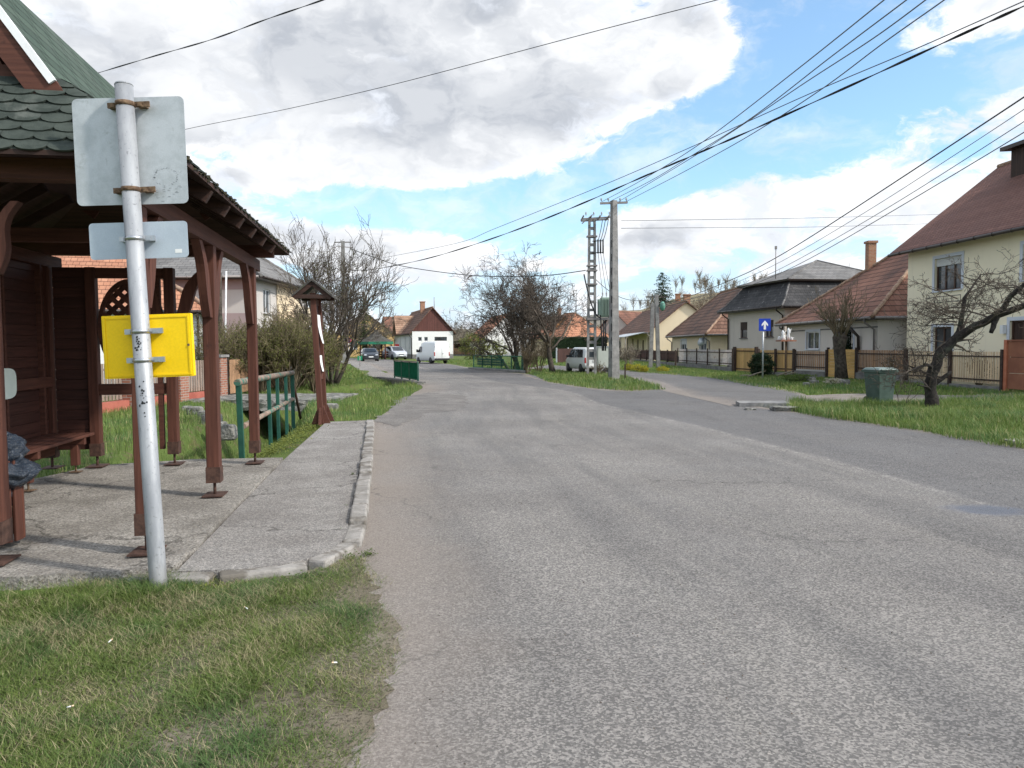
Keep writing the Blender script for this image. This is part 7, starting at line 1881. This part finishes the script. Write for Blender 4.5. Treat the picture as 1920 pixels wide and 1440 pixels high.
def gnarled():
    b = G(1748, 768); D = b.y; r = random.Random(10); o = thing('gnarled_tree', 'gnarled leaning fruit tree with dark trunk on the grass verge', 'tree', b); tm, cm = MB(), MB()
    def A(px, py, dd=0.0): return AT(px, py, D + dd)
    limbs = [([(1748, 778, 0), (1746, 745, 0), (1745, 715, 0), (1752, 690, 0), (1764, 660, -.05), (1790, 637, -.1), (1830, 611, -.3), (1872, 592, -.5), (1925, 571, -.8), (1990, 560, -1.1)], [.155, .14, .125, .125, .12, .105, .09, .08, .065, .05]),
             ([(1782, 643, -.1), (1798, 622, .1), (1804, 590, .2), (1808, 560, .3), (1826, 533, .4), (1838, 515, .5)], [.075, .06, .05, .038, .022, .010]),
             ([(1845, 606, -.4), (1880, 580, -.6), (1895, 555, -.7), (1925, 530, -.9), (1960, 512, -1)], [.065, .06, .055, .045, .03]),
             ([(1872, 590, -.5), (1864, 608, -.52), (1858, 624, -.55)], [.07, .06, .045]),
             ([(1746, 722, 0), (1760, 714, -.06), (1784, 697, -.12)], [.09, .055, .035]),
             ([(1751, 690, 0), (1738, 684, -.2), (1718, 690, -.4), (1704, 697, -.5)], [.05, .035, .02, .012]),
             ([(1748, 700, 0), (1735, 700, .3), (1715, 690, .5), (1700, 684, .6)], [.04, .03, .02, .012]),
             ([(1748, 735, 0), (1739, 725, -.2), (1720, 722, -.3)], [.03, .02, .012])]
    for k, (pts, rs) in enumerate(limbs):
        P = [A(*p) for p in pts]
        # knobbly interpolation
        X, Rr = [], []
        for i in range(len(P) - 1):
            for t in (0, .33, .66): X.append(P[i].lerp(P[i + 1], t) + rnd_dir(r) * rs[i] * .16); Rr.append((rs[i] + (rs[i + 1] - rs[i]) * t) * r.uniform(.9, 1.12))
        X.append(P[-1]); Rr.append(rs[-1]); tm.tube(X, Rr, 10)
        if k in (3, 4): continue
        Q = q(max=4, kids=[0, 4, 4, 3], ratio=.6, spread=.95, rmin=.0045, curl=[.2, .34, .42, .5], up=[0, .07, .04, 0])
        n = {0: 17, 1: 15, 2: 10, 5: 5, 6: 5, 7: 3}[k]
        for j in range(n):
            i = r.randrange(len(X) // 3 if k else 13, len(X)); dd = rnd_dir(r); dd.z = dd.z * .6 + (.3 if r.random() < .7 else -.4); dd.normalize()
            if k in (5, 6, 7): dd = (dd * .6 + V((-.6, 0, .2))).normalized()
            grow(cm, r, X[i], dd, r.uniform(.35, .85), max(.014, Rr[i] * .30), 1, Q)
    for j in range(9):
        i = j; grow(cm, r, A(1800 + r.uniform(-10, 10), 590 + r.uniform(-40, 20), .1), V((-.9, r.uniform(-.6, .6), r.uniform(-.1, .5))).normalized(), r.uniform(.6, 1.0), .018, 1, q(max=4, kids=[0, 5, 4, 3], ratio=.6, spread=.8, rmin=.0045, curl=[.2, .3, .4, .5], up=[0, .03, .02, 0]))
    tm.build('trunk', M['bark_dark'], o); cm.build('crown', M['twig'], o)
gnarled()
# thin wild shoot beside the bin
bare_tree('sapling', 'thin leafless shoot between the green bin and gnarled tree', G(1690, 764), 1.0, 2, 71, q(max=3, kids=[3, 3, 2], rmin=.004, ratio=.6, first=.5), 'twig', 'twig', r0=.010, th=.5, cat='shrub')
# far bare trees, one kind, each with its own place
pale = bare_tree('bare_tree', 'pale leafless tree rising behind the sand coloured house roof', (31, 112, 3.0), 11, 3, 40, q(max=4, kids=[5, 5, 5, 4], spread=.6, rmin=.02, up=[.1, .1, .08, .05]), 'twig_pale', 'twig_pale', r0=.13, group='leafless trees beyond the roofs')
def repeat(o, loc, s, rz, label):
    c = copy_tree(o); c.location = loc; c.scale = (s, s, s); c.rotation_euler = (0, 0, rz); c['label'] = label; return c
repeat(pale, (37.5, 105, 3), .95, 2.1, 'pale leafless tree rising right of the grey house antenna'); repeat(pale, (47, 110, 4), 1.0, 4.0, 'pale leafless tree behind the tall brick chimney'); repeat(pale, (55, 112, 4), 1.05, 1.2, 'pale leafless tree between brick chimney and cream house')
repeat(pale, (-10.0, 135, 0), .72, .7, 'pale leafless tree behind the white house gable'); repeat(pale, (-5.5, 150, 0), .68, 3.0, 'pale leafless tree standing past the white house towards the hills'); repeat(pale, (17.5, 150, 1), .7, 5.0, 'pale leafless tree low behind the lamp pole roofs'); repeat(pale, (-21, 112, 0), .75, 1.9, 'pale leafless tree behind the spruce and gazebo')
repeat(pale, (27, 135, 4), .9, 2.7, 'pale leafless tree on the slope above the yellow house ridge'); repeat(pale, (24.5, 120, 4), .6, 0.4, 'small pale leafless tree just above the yellow gable')
# conifers
def conifer(name, label, base, h, w, seed, mat, dens=1.0):
    r = random.Random(seed); base = V(base); o = thing(name, label, 'tree', base); tm, cm = MB(), MB()
    tm.tube([base - Zv(.2), base + Zv(h * .5), base + Zv(h * .98)], [h * .018, h * .011, .01], 8); tm.build('trunk', M['bark'], o)
    z = h * .08
    while z < h * .985:
        f = 1 - z / h; R_ = w * (f ** (.52 if mat == 'needle' else .85)) * r.uniform(.82, 1.1) + .06; n = int(7 + 6 * f)
        for k in range(n):
            a = r.uniform(0, 6.283); L = R_ * r.uniform(.65, 1.12); d = V((math.cos(a), math.sin(a), r.uniform(-.18, .22))); p0 = base + Zv(z + r.uniform(-.1, .1)); m_ = max(3, int(L / .16 * dens))
            for j in range(m_):
                t = (j + r.random()) / m_; p = p0 + d * L * t + Zv(-.25 * t * t * L + .1 * L * t)
                for _ in range(2):
                    u = (d * r.uniform(.3, 1) + rnd_dir(r) * .7).normalized() * (.14 + .13 * (1 - t)) * (h / 8) ** .5; wv = u.cross(rnd_dir(r)).normalized() * .05 * (h / 8) ** .5
                    cm.quad(p - wv, p + u * .4 - wv * .6, p + u, p + u * .4 + wv * 1.2)
        z += h * .026
    cm.build('crown', M[mat], o); return o
conifer('spruce_tree', 'dark spruce rising behind the long yellow house', (21.0, 104, 0.0), 11.8, 3.5, 3, 'needle')
conifer('spruce_tree', 'pale green conifer beyond the notice board', (-19.9, 101, 0), 9.0, 2.3, 5, 'needle_pale')
# shrubs across the ditch
SH = [(-9.7, 25.8, 2.3, 'olive twiggy shrub nearest the brick pillar fence'), (-8.9, 26.4, 2.5, 'tall budding shrub seen between the last two shelter posts'), (-8.5, 27.4, 2.7, 'dense brown shrub behind the green ditch railing'), (-7.9, 26.6, 2.5, 'greenish budding shrub directly beyond the notice board'), (-7.6, 28.6, 2.4, 'rounded budding shrub at the road end of the shrub bank'), (-8.4, 29.5, 2.9, 'tall shrub at the back of the shrub bank'), (-10.6, 28.0, 2.6, 'brown shrub before the mauve banded house'), (-9.2, 34.5, 2.2, 'budding shrub on the bank by the far footway')]
for k, (x, y, h, lb_) in enumerate(SH):
    bare_tree('shrub', lb_, (x, y, -.1), h * 1.12, 26, 100 + k, q(max=3, kids=[4, 5, 4], ratio=.62, spread=.62, rmin=.007, first=.32, up=[.1, .08, .06, .03]), 'twig_brown', 'twig_brown', r0=.018, th=.5, cat='shrub', leaf=(.05, 2 if k in (1, 3, 4, 7) else 1, 'bud'), group='shrubs along the far ditch bank', parts=('stem', 'crown'))
bare_tree('shrub', 'reddish leafless shrub behind the pale picket fence', (16.9, 27.0, 0), 1.25, 14, 140, q(max=3, kids=[4, 4, 3], rmin=.006, spread=.5), 'twig_brown', 'twig_brown', r0=.016, th=.5, cat='shrub')
bare_tree('shrub', 'bare garden shrub beside the dark brown low fence', (7.3, 46.5, 0), 1.7, 10, 141, q(max=3, kids=[4, 4, 4], rmin=.009, spread=.5), 'twig_pale', 'twig_pale', r0=.016, th=.5, cat='shrub')
bare_tree('shrub', 'brown vine like shrub climbing the brown picket fence', (15.9, 30.6, 0), 1.3, 8, 142, q(max=3, kids=[4, 4, 3], rmin=.006, spread=.6), 'twig_brown', 'twig_brown', r0=.014, th=.5, cat='shrub')
def bush(name, label, base, size, n, leaf, mat, seed, cat='shrub', box=False, group=None):
    r = random.Random(seed); base = V(base); o = thing(name, label, cat, base, group=group); cm, sm = MB(), MB()
    for k in range(7): d = rnd_dir(r); sm.tube([base, base + V((d.x * size[0] * .3, d.y * size[1] * .3, size[2] * .7))], [.02, .008], 4)
    for k in range(n):
        if box:
            p = [r.uniform(-1, 1) for _ in range(3)]; ax = r.randrange(3); p[ax] = math.copysign(r.uniform(.82, 1.02), p[ax]); p = V(p)
        else:
            d = rnd_dir(r); p = d * (r.uniform(.45, 1.0) ** .5) * (1 + .22 * math.sin(d.x * 6 + seed) * math.cos(d.y * 5) + .15 * math.sin(d.z * 9 + seed))
        c = base + V((p.x * size[0] / 2, p.y * size[1] / 2, size[2] / 2 + p.z * size[2] / 2)); u = rnd_dir(r) * leaf * r.uniform(.6, 1.3); w = u.cross(rnd_dir(r)).normalized() * leaf * .5
        cm.quad(c - u * .5, c + w * .5, c + u * .5, c - w * .5)
    if box: cm.box(base + Zv(size[2] * .47), (size[0] * .88, size[1] * .85, size[2] * .9))
    sm.build('stem', M['bark'], o); cm.build('foliage', M[mat], o); return o
bush('bush', 'dark rounded evergreen bush behind the one way sign pole', G(1428, 706), (1.15, 1.0, 1.15), 5000, .085, 'ever_green', 1)
bush('bush', 'slim dark evergreen column between red roofed house windows', onfence(1549, off=-.9), (.75, .75, 2.55), 6000, .08, 'ever_green', 2)
bush('hedge', 'tall dark clipped hedge behind the small white van', (7.9, 92, 0), (7.5, 1.6, 2.6), 9000, .2, 'ever_green', 3, 'hedge', True)
bush('bush', 'dark climber at the yellow house wall corner', (14.0, 98.5, 0), (.8, 1.2, 2.5), 1500, .15, 'ever_green', 4)
for k, (px, py, w, h, lb_) in enumerate([(1179, 697, .85, .72, 'yellow flowering bush nearest the tall concrete pole'), (1196, 699, 1.0, .75, 'broadest yellow flowering bush by the street lamp pole'), (1208, 700, .7, .6, 'smallest yellow flowering bush at the street lamp pole foot'), (1243, 699, 1.0, .5, 'low flowering bush before the dark brown fence')]):
    bush('flowering_bush', lb_, G(px, py - 2), (w * .75, w * .75, h * .62), 1100, .06, 'flower_yellow', 10 + k, 'bush', False, 'flowering bushes by the lamp pole')
bush('flower_clump', 'low pale flowering clump beside the pollard tree stones', G(1563, 722), (.7, .5, .28), 900, .05, 'blossom', 21, 'plant')
bush('flower_clump', 'green leafy clump by the golden board gate', G(1498, 716), (1.4, .7, .35), 1800, .06, 'leaf_green', 22, 'plant')
bush('bush', 'greenish yellow bush at the far end of the carport fence', (-4.6, 90, 0), (3.6, 2.5, 3.2), 5000, .16, 'bud', 23)
bush('bush', 'tan budding bush beyond the long green railing', (-2.2, 92, 0), (3.6, 2.5, 2.2), 3000, .16, 'bud', 24)
bush('hedge', 'brown leafless hedge behind the dark hatchback', (-20.5, 84, 0), (3.5, 6, 1.7), 5000, .14, 'beech' if 'beech' in M else 'bud', 25, 'hedge')
# weeds along the ditch railing and at the sign post
def weeds(pts, n, leaf, h, seed, label, mat='weed'):
    r = random.Random(seed); mb = MB()
    for k in range(n):
        px, py, sp = pts[r.randrange(len(pts))]; c = V((px + r.gauss(0, sp), py + r.gauss(0, sp), 0)); c.z = float(ground_z(c.x, c.y)) + r.uniform(.01, h) * r.random() ** .4
        u = rnd_dir(r); u.z *= .4; u = u.normalized() * leaf * r.uniform(.6, 1.3); w = u.cross(V((0, 0, 1)) + rnd_dir(r) * .4).normalized() * leaf * .6
        mb.quad(c - u * .5, c + w * .5, c + u * .5, c - w * .5)
    return tag(mb.build('fallen_leaves' if mat == 'dead_leaf' else 'weeds', M[mat]), label, 'leaves' if mat == 'dead_leaf' else 'weeds', kind='stuff')
g_ = lambda px, py, s: (*G(px, py)[:2], s)
weeds([g_(330, 1108, .08), g_(360, 1106, .09), g_(395, 1106, .09), g_(410, 1112, .06), g_(300, 1118, .04), g_(260, 1122, .08)], 3800, .018, .06, 1, 'yellow green chickweed round the sign post foot')
weeds([g_(470, 862, .12), g_(490, 850, .15), g_(510, 840, .18), g_(530, 828, .2), g_(550, 818, .22), g_(570, 808, .22), g_(430, 862, .15), g_(590, 800, .15)], 7000, .035, .14, 2, 'yellow green weeds between footway and ditch railing')
weeds([g_(350, 1046, .035), g_(362, 1032, .02), g_(338, 1056, .02), g_(632, 1022, .03), g_(640, 1005, .02), g_(650, 960, .012), g_(662, 900, .012), g_(430, 948, .05), g_(676, 840, .012), g_(660, 1050, .04), g_(690, 1043, .03), g_(584, 1086, .06), g_(530, 1100, .05)], 2600, .02, .10, 3, 'small weeds in the joints of the footway and kerb', 'leaf_green')
rl_ = random.Random(91)
lawn_spots = [(*G(rl_.uniform(-40, 690), rl_.uniform(1110, 1440))[:2], rl_.uniform(.02, .07)) for _ in range(70)]
lawn_spots = [s_ for s_ in lawn_spots if s_[0] < -.75]
weeds(lawn_spots, 5200, .015, .045, 5, 'clover and small broad leaves growing through the lawn', 'leaf_green')
M['dead_leaf'] = leafy('dead_leaf', (.14, .09, .05), (.34, .26, .16), trans=.1)
weeds([(x_, y_, .5) for x_, y_, _ in lawn_spots] + [g_(650, 1080, .25), g_(700, 1180, .25), g_(350, 960, .5), g_(560, 840, .6)], 700, .02, .03, 6, 'dead leaf crumbs on the lawn and footway', 'dead_leaf')
# distant wood on the hills
def wood_mass():
    r = random.Random(77); mb = MB()
    for k in range(320):
        if k < 140: x, y = r.uniform(20, 190), r.uniform(120, 235); z = -1 + 19 * min(1, max(0, (y - 88) / 120)) ** .8 * min(1, max(0, (x - 10) / 40)); h = r.uniform(3, 6)
        else: x, y = r.uniform(-60, 30), r.uniform(240, 330); z = -2 + 2 * r.random(); h = r.uniform(7, 12)
        b = V((x, y, z - .5)); mb.tube([b, b + Zv(h * .6)], [.14, .07], 3, cap=False)
        for j in range(26):
            a = r.uniform(0, 6.28); t = r.uniform(.25, .9); p = b + Zv(h * t * .7); L = h * .42 * r.uniform(.5, 1); e = p + V((math.cos(a) * L * .55, math.sin(a) * L * .55, L)); mb.tube([p, p.lerp(e, .5) + rnd_dir(r) * .2, e], [.05, .035, .02], 3, cap=False)
            for _ in range(3): s = p.lerp(e, r.uniform(.3, 1)); mb.tube([s, s + (rnd_dir(r) + Zv(.6)) * L * .35], [.03, .015], 3, cap=False)
    tag(mb.build('woodland', M['twig_pale']), 'leafless woodland on the far hills', 'wood', kind='stuff')
wood_mass()
